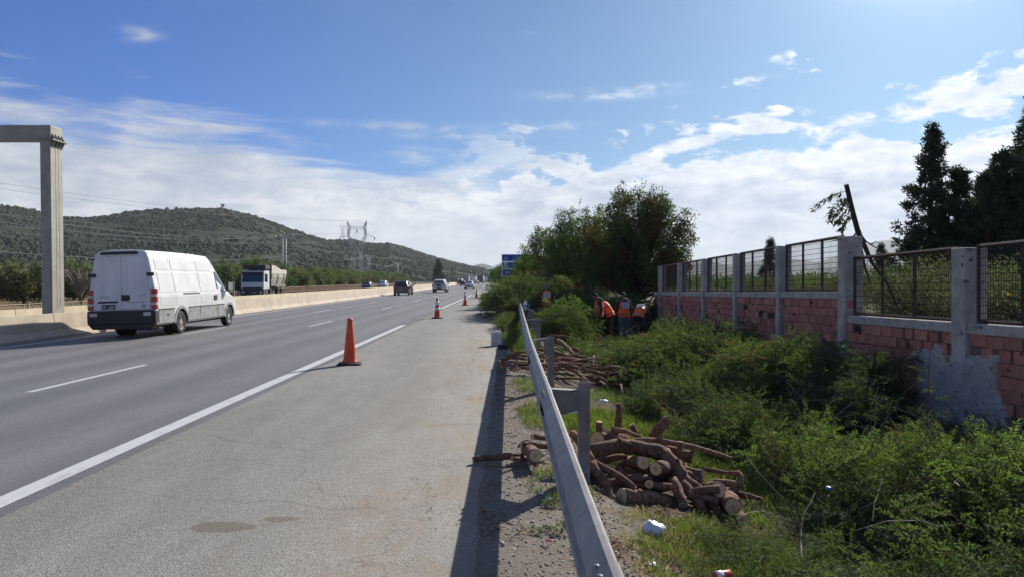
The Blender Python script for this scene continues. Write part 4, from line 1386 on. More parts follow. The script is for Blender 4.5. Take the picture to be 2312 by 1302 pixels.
small = cypress('cypress_tree', (21.4, 60, .2), 4.9, .75, 47, 'small lone dark cypress seen through the mesh panel', 'small far cypresses', .6, .25, .16)
for (x, y, s, l) in ((32, 63, .95, 'small cypress left of the tall group, beside the leaning limb'), (34, 62, .8, 'small cypress just below the tall pointed one'), (30.5, 64, .75, 'small cypress behind the low mesh panel')):
    c_ = copy_tree(small); c_.location = (x, y, .2); c_.scale = (s, s, s); c_['label'] = l; c_.rotation_euler = (0, 0, x)
ro = np.random.default_rng(8)
def olive(name, loc, h, rad, seed, label, group, n=46, per=13, cl=9, ll=.16, lw=.035, mat='leaf_olive', clump=.26):
    bs = round_branches(n, h * .22, h, rad, ro, cl)
    return tree(name, loc, h * .55, .1, bs, (M[mat], M['dark_bark']), label, 'olive tree', group, seed, ll, lw, per, clump, (M['leaf_mid'], .12), 5)
ol = [olive('olive_tree', (11.3, 18.6, .25), 1.95, 1.25, 51, 'grey green olive bush right behind the low mesh panel', 'olive bushes behind the wall', 60, 14, 8, .1, .018),
      olive('olive_tree', (10.9, 14.9, .25), 1.75, 1.3, 52, 'olive bush behind the nearest mesh panel', 'olive bushes behind the wall', 60, 14, 8, .1, .018)]
for i, (x, y, s, l) in enumerate(((9.2, 16.4, .85, 'green bush behind the left end of the low mesh panel'), (12.6, 16.2, .95, 'second olive bush behind the nearest mesh panel'), (11.2, 24.5, .9, 'olive bush behind the tallest mesh panel'), (13.6, 25.6, 1.0, 'pale olive bush right of the tall stepped post'),
                                  (10.4, 28.0, .8, 'low olive bush behind the second mesh panel'), (15.8, 24, 1.1, 'olive bush in front of the tall pointed cypress'), (18.5, 24.5, 1.1, 'olive bush in front of the dense cypress'), (14.5, 33, 1.0, 'far olive bush behind the tallest panel'), (12.0, 35, .8, 'far olive bush beyond the third mesh panel'))):
    c_ = copy_tree(ol[i % 2]); c_.location = (x, y, .25); c_.scale = (s, s, s); c_.rotation_euler = (0, 0, i * 1.3); c_['label'] = l
# far scrub line on the right, one mass
rr_ = np.random.default_rng(12)
n_ = 900
Y_ = rr_.uniform(95, 300, n_); X_ = Y_ * rr_.uniform(.2, .85, n_)
c0 = np.repeat(np.stack([X_, Y_, np.full(n_, .3)], -1), 60, 0)
hgt = np.repeat(rr_.uniform(.5, 2.3, n_) * (1 + .5 * (rr_.random(n_) > .9)), 60)
b_ = c0 + np.stack([rr_.normal(0, .9, len(c0)), rr_.normal(0, .9, len(c0)), np.abs(rr_.random(len(c0))) * hgt], -1)
q_ = leaf_quads(b_, rr_.normal(0, 1, (len(c0), 3)) + np.array([0, 0, .5]), rr_.normal(0, 1, (len(c0), 3)), rr_.uniform(.3, .7, len(c0)), rr_.uniform(.1, .22, len(c0)))
tag(quad_object('far_scrub', [(q_, M['leaf_tree_green'])]), kind='stuff')
# weeds in the field behind the fence
n_ = 3200
Y_ = 7 + 33 * rr_.random(n_) ** .7; X_ = WALL_X + .5 + rr_.random(n_) * 9
b_ = np.stack([X_, Y_, ground_z(X_, Y_)], -1)
q_ = leaf_quads(b_, np.stack([rr_.normal(0, .35, n_), rr_.normal(0, .35, n_), np.ones(n_)], -1), rr_.normal(0, 1, (n_, 3)), rr_.uniform(.15, .5, n_) * np.where(Y_ > 17, .6, 1.0), rr_.uniform(.02, .045, n_))
q2_ = leaf_quads(b_ + np.array([0, 0, 1.]) * np.where(Y_ > 17, .05, .15)[:, None], rr_.normal(0, .8, (n_, 3)) + np.array([0, 0, .6]), rr_.normal(0, 1, (n_, 3)), rr_.uniform(.12, .3, n_), rr_.uniform(.015, .035, n_))
tag(quad_object('field_weeds', [(q_, M['leaf_tree_green']), (q2_, M['leaf_tree_green'])]), kind='stuff')
# yellow flowered bush
yb = empty('flowering_bush', (9.95, 13.2, .25), 0, 'yellow flowered bush behind the nearest mesh panel', 'bush')
n_ = 500
p_ = rr_.normal(0, 1, (n_, 3)) * np.array([.32, .4, .3]) + np.array([0, 0, .7])
quad_object('foliage', [(leaf_quads(p_, rr_.normal(0, 1, (n_, 3)) + np.array([0, 0, .8]), rr_.normal(0, 1, (n_, 3)), np.full(n_, .14), np.full(n_, .02)), M['leaf_mid'])], yb)
p_ = rr_.normal(0, 1, (70, 3)) * np.array([.28, .34, .1]) + np.array([0, 0, 1.12])
quad_object('flowers', [(leaf_quads(p_, rr_.normal(0, 1, (70, 3)) + np.array([0, 0, 1]), rr_.normal(0, 1, (70, 3)), np.full(70, .09), np.full(70, .03)), M['leaf_yellow'])], yb)

# --- broken limb leaning over the fence
limb = empty('broken_limb', (7.0, 14.6, .25), 0, 'bare broken limb leaning up behind the fence with a few hanging leaves', 'broken limb')
lp = Vector((7.0, 14.6, .25))
def P_(px, py, Y): return at(px, py, Y) - lp
tb = MB()
main = [P_(1911, 417, 14.0), P_(1921, 462, 14.1), P_(1936, 520, 14.2), P_(1952, 556, 14.3), P_(1968, 592, 14.5), P_(2004, 640, 14.9), P_(2030, 700, 15.4)]
tb.tube(main, [.045, .048, .05, .046, .034, .026, .016], 7, jitter=.12)
tb.tube([P_(1936, 520, 14.2), P_(1946, 575, 14.3), P_(1952, 600, 14.5), P_(1965, 640, 14.9)], [.04, .034, .026, .014], 6, jitter=.1)
tb.tube([P_(1937, 522, 14.2), P_(1955, 545, 14.0), P_(1972, 556, 13.8), P_(2000, 572, 13.6)], [.022, .016, .012, .004], 5)
tb.tube([P_(1936, 522, 14.2), P_(1928, 534, 14.0), P_(1905, 538, 13.8), P_(1880, 544, 13.6)], [.024, .018, .013, .006], 5)
tb.tube([P_(1966, 552, 13.9), P_(1978, 546, 13.8), P_(1988, 552, 13.7)], [.012, .008, .003], 4)
tb.build('limb', M['dark_bark'], limb)
# drooping leafy twigs
tw_, lv_ = [], []
rl = np.random.default_rng(77)
for chain in (((1913, 432), (1885, 438), (1855, 455), (1836, 474)), ((1915, 445), (1898, 452), (1880, 472), (1872, 498)), ((1920, 462), (1908, 478), (1896, 496), (1884, 502)), ((1926, 480), (1914, 492), (1904, 505), (1900, 520)), ((1918, 452), (1906, 462), (1890, 482), (1876, 486))):
    pts = np.array([P_(a, b, 14.0 - .12 * k)[:] for k, (a, b) in enumerate(chain)])
    tw_.append(rods(pts[:-1], pts[1:], [.007, .005, .004], [.005, .004, .002]))
    for t in np.linspace(.35, 3, 15):
        i = min(int(t), 2); p = pts[i] + (pts[i + 1] - pts[i]) * (t - i)
        k = 5
        lv_.append(leaf_quads(np.repeat(p[None], k, 0) + rl.normal(0, .02, (k, 3)), rl.normal(0, .5, (k, 3)) + np.array([-.25, 0, -.8]), rl.normal(0, 1, (k, 3)), rl.uniform(.08, .15, k), rl.uniform(.012, .022, k)))
quad_object('leaves', [(np.concatenate(lv_), M['leaf_tree'])], limb)
quad_object('twigs', [(np.concatenate(tw_), M['dark_bark'])], limb)

# ================================================================== GUARDRAIL, GANTRY, CONES, SIGN
rail_pts = [(-2.0, .365, .74), (2, .37, .745), (6.6, .385, .75), (10.6, .40, .745), (14.2, .43, .75), (18, .47, .75), (22.3, .52, .755), (26.5, .565, .75), (31, .615, .76)]
rail_root = empty('guardrail', (0.4, 2, 0), 0, 'dented galvanised guardrail along the shoulder edge', 'guardrail')
RO = Vector((.4, 2, 0))
def rail_at(y):
    ys_ = [p[0] for p in rail_pts]
    return float(np.interp(y, ys_, [p[1] for p in rail_pts])), float(np.interp(y, ys_, [p[2] for p in rail_pts]))
PROFILE = [(.012, -.012), (.0, 0.0), (-.02, -.004), (-.075, -.062), (-.083, -.085), (-.078, -.105), (-.012, -.145), (-.01, -.165), (-.078, -.205), (-.083, -.225), (-.075, -.248), (-.02, -.306), (.0, -.31), (.012, -.298)]
def beam(y0, y1, lift=0.0, flare=0.0):
    rings, back = [], []
    n = max(3, int((y1 - y0) / .5))
    b = MB()
    for i in range(n + 1):
        y = y0 + (y1 - y0) * i / n
        x, z = rail_at(y)
        wob = .0015 * math.sin(y * 1.3)
        e = flare * max(0, 1 - (y - y0) / .35)
        front = [Vector((x + lift * -1 + px_ * (1 + e) + wob, y, z + pz + lift * .3)) - RO for px_, pz in PROFILE]
        bk = [p + Vector((.004, 0, -.001)) for p in reversed(front)]
        rings.append(front + bk)
    b.loft(rings, smooth=False)
    return b.build('beam', M['galvanised'], rail_root)
edges_y = [-2.0, 2.4, 6.4, 10.4, 14.6, 18.6, 22.6, 26.6, 31.0]
for k in range(len(edges_y) - 1):
    beam(edges_y[k] - .12, edges_y[k + 1] + .12, .004 * (k % 2), .06 if edges_y[k] == 10.4 else 0)
    y = edges_y[k]
    x, z = rail_at(y)
    for dy in (-.07, .07, .16):
        for dz in (-.05, -.24):
            b_ = MB(); b_.ball((x - .055 - RO.x, y + dy - RO.y, z + dz), (.02, .024, .024), 8, 5)
            b_.build('bolt', M['galvanised_dull'], rail_root)
def rail_post(y, top, solid):
    x, z = rail_at(y)
    px_ = x + .31
    b_ = MB()
    g0 = float(ground_z(px_, y)) - .15
    t = .006
    # channel section
    b_.box2((px_ - .05 - RO.x, y - .06 - RO.y, g0), (px_ - .05 + t - RO.x, y + .06 - RO.y, top))
    b_.box2((px_ - .0442 - RO.x, y - .06 - RO.y, g0), (px_ + .05 - RO.x, y - .06 + t - RO.y, top - .001))
    b_.box2((px_ - .0442 - RO.x, y + .06 - t - RO.y, g0), (px_ + .05 - RO.x, y + .06 - RO.y, top - .001))
    b_.box2((px_ + .035 - RO.x, y - .053 - RO.y, g0), (px_ + .0502 - RO.x, y - .045 - RO.y, top - .002))
    b_.build('post', M['galvanised_dull'], rail_root)
    c = MB()
    xa, xb = x + .005 - RO.x, px_ - .052 - RO.x
    yy = y - RO.y
    if solid:
        # plate spacer, deep at the rail and tapering to the post
        c.pad([(xa, yy - .055, z - .02), (xa, yy - .055, z - .27), (xb, yy - .055, z - .2), (xb, yy - .055, z - .035)], .003, back=.003)
        c.pad([(xa, yy - .05, z - .016), (xb, yy - .05, z - .031), (xb, yy + .05, z - .031), (xa, yy + .05, z - .016)], .003, back=.003)
        c.pad([(xa, yy + .05, z - .02), (xa, yy + .05, z - .27), (xb, yy + .05, z - .2), (xb, yy + .05, z - .035)], .003, back=.003)
    else:
        for (za, zb_) in ((z - .02, z + .01), (z - .27, z - .2)):
            c.add([(xa, yy - .045, za), (xb, yy - .045, zb_), (xb, yy + .045, zb_), (xa, yy + .045, za), (xa, yy - .045, za + .022), (xb, yy - .045, zb_ + .03), (xb, yy + .045, zb_ + .03), (xa, yy + .045, za + .022)],
                  [(0, 3, 2, 1), (4, 5, 6, 7), (0, 1, 5, 4), (1, 2, 6, 5), (2, 3, 7, 6), (3, 0, 4, 7)])
        c.pad([(xb - .06, yy - .05, z - .22), (xb - .002, yy - .05, z - .22), (xb - .002, yy - .05, z + .03), (xb - .06, yy - .05, z + .02)], .003, back=.003)
    c.build('spacer_bracket', M['galvanised_dull'], rail_root)
rail_post(6.6, .80, True)
rail_post(11.8, .80, False)
rail_post(17.6, .79, False)
rail_post(23.4, .78, False)
rail_post(29.2, .78, False)
rail_post(.9, .80, True)
# a far guardrail piece beyond the brush
fr_ = empty('guardrail', (.3, 62, 0), 0, 'far piece of guardrail beyond the brush pile', 'guardrail')
b_ = MB()
rings = []
for y in np.linspace(60, 96, 10):
    c = float(curve_x(y))
    rings.append([(px_ + .55 + c - .3, y - 62, .75 + pz) for px_, pz in PROFILE] + [(px_ + .556 + c - .3, y - 62, .75 + pz) for px_, pz in reversed(PROFILE)])
b_.loft(rings)
b_.build('beam', M['galvanised'], fr_)
for y in np.arange(61, 96, 4.0):
    c = float(curve_x(y))
    b_ = MB(); b_.box2((.66 + c - .3, y - 62.05, -.2), (.76 + c - .3, y - 61.95, .78)); b_.build('post', M['galvanised_dull'], fr_)

# ---- sign gantry over the other carriageway
gr = empty('gantry', (-15.93, 25.6, -.24), 0, 'grey steel gantry column and beam over the opposite carriageway', 'gantry')
gr.scale = (1.1, 1.1, 1.125)
def col_mb(x, lean):
    b = MB()
    rings = []
    for z, wx, wy in ((0.02, .40, .78), (.62, .40, .78), (.68, .33, .69), (6.02, .33, .68)):
        dx = -lean * z
        cx, cy = x + dx, .34
        ch = .035
        rings.append([(cx - wx / 2 + ch, cy - wy / 2, z), (cx + wx / 2 - ch, cy - wy / 2, z), (cx + wx / 2, cy - wy / 2 + ch, z), (cx + wx / 2, cy + wy / 2 - ch, z), (cx + wx / 2 - ch, cy + wy / 2, z), (cx - wx / 2 + ch, cy + wy / 2, z),
                      (cx - wx / 2, cy + wy / 2 - ch, z), (cx - wx / 2, cy - wy / 2 + ch, z)])
    b.loft(rings)
    return b
col_mb(.05, .014).build('column', M['gantry_paint'], gr)
s_ = MB(); s_.box((.216, .36, 3.4), (.006, .014, 5.0), rot=(0, -.0139, 0)); s_.build('weld_seam', M['seam'], gr)
col_mb(-14.6, -.004).build('column', M['gantry_paint'], gr)
b_ = MB(); b_.box2((-14.6, .02, 6.06), (.14, .66, 6.49)); b_.build('beam', M['gantry_paint'], gr, bevel=.02)
b_ = MB(); b_.box2((-.22, -.06, 6.02), (.27, .75, 6.058)); b_.build('flange_plate', M['galvanised_dull'], gr)
for k in range(4):
    y = .1 + k * .165
    for sg, z0, hgt in ((1, 6.06, .2), (-1, 6.018, -.22)):
        g_ = MB()
        xx = .141 if sg > 0 else .14
        g_.add([(xx, y, z0), (xx + .12, y, z0), (xx, y, z0 + hgt), (xx, y + .014, z0), (xx + .12, y + .014, z0), (xx, y + .014, z0 + hgt)], [(0, 1, 2), (3, 5, 4), (0, 3, 4, 1), (1, 4, 5, 2), (2, 5, 3, 0)])
        g_.build('gusset', M['galvanised_dull'], gr)

# ---- traffic cones
def lathe(prof, n=20, m=0, b=None, sq=None):
    b = b or MB()
    b.loft([[(r * math.cos(2 * math.pi * k / n), r * math.sin(2 * math.pi * k / n), z) for k in range(n)] for r, z in prof], m, smooth=True)
    return b
def cone(loc, rz, label, striped):
    root = empty('traffic_cone', loc, rz, label, 'traffic cone', 'orange traffic cones along the shoulder')
    base = MB()
    base.loft([[(sx * s, sy * s, z) for sx, sy in ((-1, -.8), (-.8, -1), (.8, -1), (1, -.8), (1, .8), (.8, 1), (-.8, 1), (-1, .8))] for s, z in ((.235, 0), (.235, .03), (.2, .045))])
    base.build('base', M['cone_base'], root, bevel=.006)
    if not striped:
        lathe([(.165, .043), (.15, .07), (.132, .1), (.112, .3), (.082, .6), (.057, .83), (.05, .86), (.056, .875), (.056, .9), (.046, .935), (.03, .935)]).build('body', M['cone_orange'], root)
    else:
        lathe([(.165, .043), (.15, .07), (.132, .1), (.112, .3), (.082, .6), (.055, .85), (.045, .895), (.02, .9)]).build('body', M['cone_red'], root)
        def rr(z): return float(np.interp(z, [.1, .3, .6, .85], [.132, .112, .082, .055]))
        for z0, z1 in ((.36, .48), (.58, .78)):
            b = MB()
            n = 20
            b.loft([[((rr(z) + o_) * math.cos(2 * math.pi * k / n), (rr(z) + o_) * math.sin(2 * math.pi * k / n), z) for k in range(n)] for z, o_ in ((z0, -.002), (z0, .003), (z1, .003), (z1, -.002))], smooth=True, caps=False)
            b.build('reflective_band', M['reflective'], root)
    return root
def on_road(px, py):
    d = 0.0
    for i in range(12):
        Y = F * (H + d) / (py - VY)
        X = (px - VX) * Y / F
        d = float(drop(X - curve_x(Y)))
    return Vector((X, Y, .003 - d))
cone(on_road(790, 822), .12, 'nearest traffic cone, plain orange without white bands', False)
cone(on_road(987, 718), .3, 'first white banded traffic cone, second from the camera', True)
cone(on_road(1050, 689), .1, 'white banded traffic cone in the middle of the three banded ones', True)
cone(on_road(1076, 671.5), .5, 'farthest white banded traffic cone near the tree shadows', True)

# ---- blue direction sign
def road_sign():
    Y = 74.0
    x0 = (1133 - VX) * Y / F
    root = empty('road_sign', (x0, Y, 0), 0, 'blue motorway direction sign half hidden by the trees', 'road sign')
    w, zt, zb_ = 3.4, 4.25, 2.06
    z1, z2 = 3.53, 2.79
    for a, b in ((zt, z1), (z1 - .02, z2), (z2 - .02, zb_)):
        q = MB(); q.box2((0, 0, b), (w, .05, a)); q.build('panel', M['sign_blue'], root)
        f_ = MB()
        t = .06
        f_.box2((-.02, -.008, b), (t, .02, a)); f_.box2((w - t, -.008, b), (w + .02, .02, a))
        f_.box2((t, -.008, a - t), (w - t, .02, a)); f_.box2((t, -.008, b), (w - t, .02, b + t))
        f_.build('border', M['sign_white'], root)
    up = (R(90), 0, 0)
    for txt, x, z, s in (('51', .22, 3.68, .42), ('بنزرت', 1.1, 3.98, .3), ('BIZERTE', 1.1, 3.62, .3), ('85', .24, 2.9, .36), ('101', .26, 2.26, .4), ('ماطر', 1.1, 3.2, .28), ('MATEUR', 1.1, 2.92, .28), ('TABARKA', 1.1, 2.28, .28)):
        text_mesh('lettering', txt, s, M['sign_white'], root, (x, -.012, z), up)
    i_ = MB(); i_.box2((.24, -.012, 3.2), (.58, .0, 3.47)); i_.build('pictogram', M['sign_white'], root)
    i_ = MB(); i_.box2((.33, -.018, 3.26), (.49, .0, 3.41)); i_.build('pictogram', M['sign_blue'], root)
    for x in (.7, 2.7):
        p = MB(); p.tube([(x, .12, -.3), (x, .12, zt - .1)], .07, 8); p.build('post', M['galvanised_dull'], root)
road_sign()
Y = 240.0
fs_ = empty('road_sign', ((1103 - VX) * Y / F, Y, 0), 0, 'tiny far blue overhead sign panel in front of the far hill', 'road sign')
q = MB(); q.box2((0, 0, 4.3), (4.6, .1, 5.1)); q.build('panel', M['sign_blue'], fs_)
q = MB(); q.box2((0, -.02, 5.1), (4.6, .12, 5.16)); q.build('border', M['sign_white'], fs_)
for x in (.3, 4.3):
    q = MB(); q.tube([(x, .15, -.2), (x, .15, 5)], .09, 6); q.build('post', M['galvanised_dull'], fs_)

# ================================================================== VEHICLES
def wheel(root, x, y, r, w, side, rim_m, name='wheel', double=False):
    """tyre and dished rim, outside towards side"""
    wr = empty(name, (0, 0, 0)); wr.parent = root; wr.location = (x, y, r)
    n = 28
    def ringx(xx, rad): return [(xx, rad * math.cos(2 * math.pi * k / n), rad * math.sin(2 * math.pi * k / n)) for k in range(n)]
    prof = [(-w / 2, .62), (-w / 2, .9), (-w * .38, .99), (w * .38, .99), (w / 2, .9), (w / 2, .66), (w * .42, .6)]
    t = MB(); t.loft([ringx(side * a, r * b) for a, b in prof], smooth=True)
    t.build('tyre', M['rubber'], wr)
    q = MB()
    q.loft([ringx(side * a, r * b) for a, b in ((w * .42, .64), (w * .5, .63), (w * .34, .55), (w * .30, .3), (w * .46, .24), (w * .47, .1))], smooth=False)
    for k in range(6):
        a = 2 * math.pi * k / 6
        q.ball((side * w * .33, r * .42 * math.cos(a), r * .42 * math.sin(a)), (.014, r * .05, r * .05), 6, 4, m=1)
    q.build('rim', [rim_m, M['black_plastic']], wr)
    return wr

def fix_normals(o):
    bm = bmesh.new(); bm.from_mesh(o.data)
    bmesh.ops.remove_doubles(bm, verts=bm.verts[:], dist=1e-5)
    bmesh.ops.recalc_face_normals(bm, faces=bm.faces[:])
    bm.to_mesh(o.data); bm.free()
def van():
    root = empty('van', (-12.2, 23.6, -.15), 0, 'white panel van seen from behind on the left lane', 'van')
    root.rotation_euler = (0, R(-1.6), 0)
    root.scale = (1.08, 1.08, 1.08)
    # body rings: y, zb, half widths and heights
    def ring(y, zb, wb, zbelt, ws, zs, wr_, zr):
        half = [(wb * .9, zb), (wb, zb + .06), (wb, zbelt), (wb - (wb - ws) * .5, (zbelt + zs) / 2), (ws, zs), (ws - .035, zs + (zr - zs) * .45), (wr_, zr - .03), (wr_ * .5, zr)]
        return [(x, y, z) for x, z in half] + [(-x, y, z) for x, z in reversed(half)]
    st = [(0, .36, 1.0, 1.22, .79, 2.36, .66, 2.58), (.06, .35, 1.01, 1.22, .80, 2.37, .68, 2.6), (1.2, .34, 1.01, 1.22, .805, 2.37, .7, 2.6), (3.1, .34, 1.01, 1.22, .805, 2.36, .7, 2.59), (4.45, .34, 1.01, 1.22, .8, 2.32, .68, 2.55),
          (4.68, .34, 1.01, 1.22, .79, 2.22, .66, 2.44), (5.9, .34, 1.0, 1.12, .84, 1.3, .72, 1.44), (6.25, .34, .98, 1.05, .84, 1.17, .72, 1.28), (6.55, .36, .92, .95, .78, 1.05, .66, 1.12), (6.74, .4, .8, .78, .7, .88, .58, .94)]
    b = MB(); b.loft([ring(*s) for s in st], smooth=False)
    body = b.build('body', M['white_paint'], root)
    fix_normals(body)
    # wheel arches cut out of the body
    cut = MB()
    n = 24
    for y in (1.68, 5.78):
        for sx in (1, -1):
            cut.loft([[(sx * xx, y + .45 * math.cos(2 * math.pi * k / n), .35 + .45 * math.sin(2 * math.pi * k / n)) for k in range(n)][::sx] for xx in (.55, 1.2)])
    co = cut.build('cutter', M['black_plastic'])
    co.parent = root
    fix_normals(co)
    bo = body.modifiers.new('arch', 'BOOLEAN'); bo.object = co; bo.operation = 'DIFFERENCE'; bo.solver = 'EXACT'
    body.data.materials.append(M['black_plastic'])
    dg = bpy.context.evaluated_depsgraph_get()
    me = bpy.data.meshes.new_from_object(body.evaluated_get(dg))
    body.modifiers.clear()
    if len(me.polygons) > 20: body.data = me
    bpy.data.objects.remove(co)
    bv = body.modifiers.new('bevel', 'BEVEL'); bv.width = .012; bv.segments = 2; bv.limit_method = 'ANGLE'; bv.angle_limit = R(28)
    def side_x(y, z):
        wb, zbelt, ws, zs = [float(np.interp(y, [s[0] for s in st], [s[k] for s in st])) for k in (2, 3, 4, 5)]
        if z <= zbelt: return wb
        return wb - (wb - ws) * min(1, (z - zbelt) / (zs - zbelt))
    def side_pad(name, pts, t, mat, sx=1, bev=.008):
        q = MB()
        p3 = [(sx * side_x(y, z), y, z) for y, z in pts]
        q.pad(p3 if sx > 0 else p3[::-1], t, back=.012)
        return q.build(name, mat, root, bevel=bev)
    for sx in (1, -1):
        # pressed panel frames
        for (ya, yb) in ((.28, 1.1), (1.3, 2.98), (3.22, 4.4)):
            side_pad('pressed_panel', [(ya, 1.32), (yb, 1.32), (yb, 1.92), (ya, 1.92)], .010, M['white_paint'], sx)
            side_pad('pressed_panel', [(ya, 2.0), (yb, 2.0), (yb, 2.3), (ya, 2.3)], .010, M['white_paint'], sx)
            side_pad('pressed_panel', [(ya, .92), (yb, .92), (yb, 1.2), (ya, 1.2)], .004, M['white_paint'], sx)
        for y in (1.2, 3.1, 4.55):
            side_pad('door_seam', [(y - .011, .8), (y + .011, .8), (y + .011, 2.3), (y - .011, 2.3)], .003, M['seam'], sx, 0)
        side_pad('door_seam', [(5.68, .8), (5.7, .8), (5.7, 1.2), (5.68, 1.2)], .003, M['seam'], sx, 0)
        side_pad('slide_rail', [(1.85, 1.235), (3.1, 1.235), (3.1, 1.285), (1.85, 1.285)], .014, M['black_plastic'], sx)
        # grey lower cladding between the wheels
        for (ya, yb) in ((.12, 1.17), (2.2, 3.08), (3.12, 4.55), (4.6, 5.26)):
            side_pad('lower_cladding', [(ya, .4), (yb, .4), (yb, .8), (ya, .8)], .012, M['grey_plastic'], sx)
            side_pad('rub_strip', [(ya, .8), (yb, .8), (yb, .84), (ya, .84)], .022, M['black_plastic'], sx)
        for y in (1.68, 5.78):
            q = MB()
            seg = 14
            for rr0, rr1, xo in ((.45, .54, .012),):
                v_o, v_i = [], []
                for k in range(seg + 1):
                    a = R(-6) + R(192) * k / seg
                    yy, cc, ss = y, math.cos(a), math.sin(a)
                    for rr_, lst in ((rr1, v_o), (rr0, v_i)):
                        Y_, Z_ = yy + rr_ * cc, max(.36, .35 + rr_ * ss)
                        lst.append((Y_, Z_))
                rings = []
                for (yo, zo), (yi, zi) in zip(v_o, v_i):
                    wv_ = side_x(min(yo, 6.6), zo)
                    rings.append([(sx * (wv_ + .02), yo, zo), (sx * (wv_ + .02), yi, zi), (sx * (wv_ - .05), yi, zi), (sx * (wv_ - .05), yo, zo)])
                q.loft(rings)
            q.build('arch_trim', M['grey_plastic'], root)
        side_pad('side_window', [(4.66, 1.38), (5.62, 1.33), (5.45, 1.56), (4.98, 1.98), (4.7, 1.98)], .006, M['glass_dark'], sx, 0)
        side_pad('quarter_window', [(5.08, 1.36), (5.1, 1.36), (5.1, 1.86), (5.08, 1.88)], .012, M['black_plastic'], sx, 0)
        side_pad('door_handle', [(4.3, 1.0), (4.56, 1.0), (4.56, 1.17), (4.3, 1.17)], .03, M['black_plastic'], sx)
        side_pad('side_marker', [(2.3, .66), (2.42, .66), (2.42, .72), (2.3, .72)], .02, M['amber_lens'], sx)
        side_pad('side_marker', [(4.42, .66), (4.54, .66), (4.54, .72), (4.42, .72)], .02, M['amber_lens'], sx)
        mr = MB()
        mr.box((sx * 1.19, 5.5, 1.46), (.2, .12, .34), m=0)
        mr.box((sx * 1.19, 5.432, 1.46), (.17, .008, .3), m=1)
        mr.tube([(sx * .95, 5.58, 1.3), (sx * 1.12, 5.54, 1.38)], .03, 6)
        mr.build('wing_mirror', [M['black_plastic'], M['chrome']], root, bevel=.02)
    side_pad('fuel_flap', [(.62, .62), (.8, .62), (.8, .68), (.62, .68)], .02, M['black_plastic'], 1)
    # windscreen
    q = MB(); q.pad([(-.66, 5.86, 1.47), (.66, 5.86, 1.47), (.6, 4.76, 2.4), (-.6, 4.76, 2.4)][::-1], .008); q.build('windscreen', M['glass_dark'], root)
    # rear: two doors
    def rx(z): return side_x(0, z)
    def rear_pad(name, pts, t, mat, bev=.008, back=.01):
        q = MB(); q.pad([(x, 0, z) for x, z in pts], t, back=back)
        return q.build(name, mat, root, bevel=bev)
    for sx in (-1, 1):
        p = [(sx * .012, .84), (sx * .83, .84), (sx * .83, 1.3), (sx * .69, 2.32), (sx * .64, 2.40), (sx * .012, 2.42)]
        d = rear_pad('rear_door', p if sx > 0 else p[::-1], .022, M['white_dirty'], .014)
        p = [(sx * .13, 1.28), (sx * .68, 1.28), (sx * .57, 2.26), (sx * .13, 2.26)]
        q = MB(); q.pad([(x, -.022, z) for x, z in (p if sx > 0 else p[::-1])], .007)
        q.build('door_pressing', M['white_dirty'], d, bevel=.006)
        z_h = 1.86
        hx = rx(z_h) * sx
        h_ = MB(); h_.box((hx - sx * .02, -.03, z_h), (.2, .05, .1)); h_.box((hx - sx * .02, -.06, z_h + .035), (.22, .02, .02)); h_.box((hx - sx * .02, -.06, z_h - .035), (.22, .02, .02))
        h_.build('hinge', M['black_plastic'], root)
        # tail lights wrapping the corner
        for z0, z1, mm in ((.84, .96, 'red_lens'), (.96, 1.04, 'clear_lens'), (1.04, 1.2, 'red_lens'), (1.2, 1.28, 'clear_lens'), (1.28, 1.44, 'red_lens')):
            l_ = MB(); l_.box2((sx * .86, -.032, z0 + .003), (sx * 1.016, .09, z1 - .003)); l_.build('tail_light', M[mm], root, bevel=.006)
    rear_pad('roof_spoiler_strip', [(-.6, 2.46), (.5, 2.46), (.48, 2.545), (-.58, 2.545)], .05, M['black_plastic'])
    # bumper
    bp = MB()
    bp.loft([[(x * 1.035, y, z) for x, y, z in ((-.98, .25, z_), (-.98, -.08, z_), (-.9, -.16, z_), (.9, -.16, z_), (.98, -.08, z_), (.98, .25, z_))] for z_ in (.42, .82)])
    bp.build('rear_bumper', M['black_plastic'], root, bevel=.03)
    bp = MB(); bp.loft([[(x * s, y, z_) for x, y in ((-.96, .2), (-.96, -.06), (-.86, -.13), (.86, -.13), (.96, -.06), (.96, .2))] for z_, s in ((.28, .9), (.41, 1.03))]); bp.build('rear_bumper', M['black_plastic'], root)
    for x in (-.78, .8):
        l_ = MB(); l_.box2((x - .11, -.172, .66), (x + .11, -.15, .76)); l_.build('reflector', M['clear_lens'], root, bevel=.006)
    rear_pad('plate_lamp_strip', [(-.72, 1.045), (-.02 - .1, 1.045), (-.12, 1.1), (-.68, 1.1)], .05, M['black_plastic'])
    pl = rear_pad('number_plate', [(-.6, .87), (-.2, .87), (-.2, 1.0), (-.6, 1.0)], .032, M['plate_black'], 0)
    up = (R(90), 0, 0)
    text_mesh('plate_text', '160', .115, M['white_letter'], pl, (-.59, -.035, .895), up, sx=.62)
    text_mesh('plate_text', 'تونس', .09, M['white_letter'], pl, (-.455, -.035, .9), up, sx=.7)
    text_mesh('plate_text', '5031', .115, M['white_letter'], pl, (-.36, -.035, .895), up, sx=.62)
    text_mesh('badge', 'IVECO', .085, M['grey_letter'], root, (-.68, -.026, 1.2), up, sx=1.25)
    text_mesh('badge', '35C13', .085, M['grey_letter'], root, (.5, -.026, 1.22), up, sx=1.0)
    rear_pad('door_handle', [(-.02, 1.1), (.2, 1.1), (.24, 1.14), (.24, 1.24), (.2, 1.28), (-.02, 1.28)], .035, M['black_plastic'])
    rear_pad('door_crease', [(.12, 1.055), (.7, 1.06), (.7, 1.072), (.12, 1.067)], .03, M['seam'], 0)
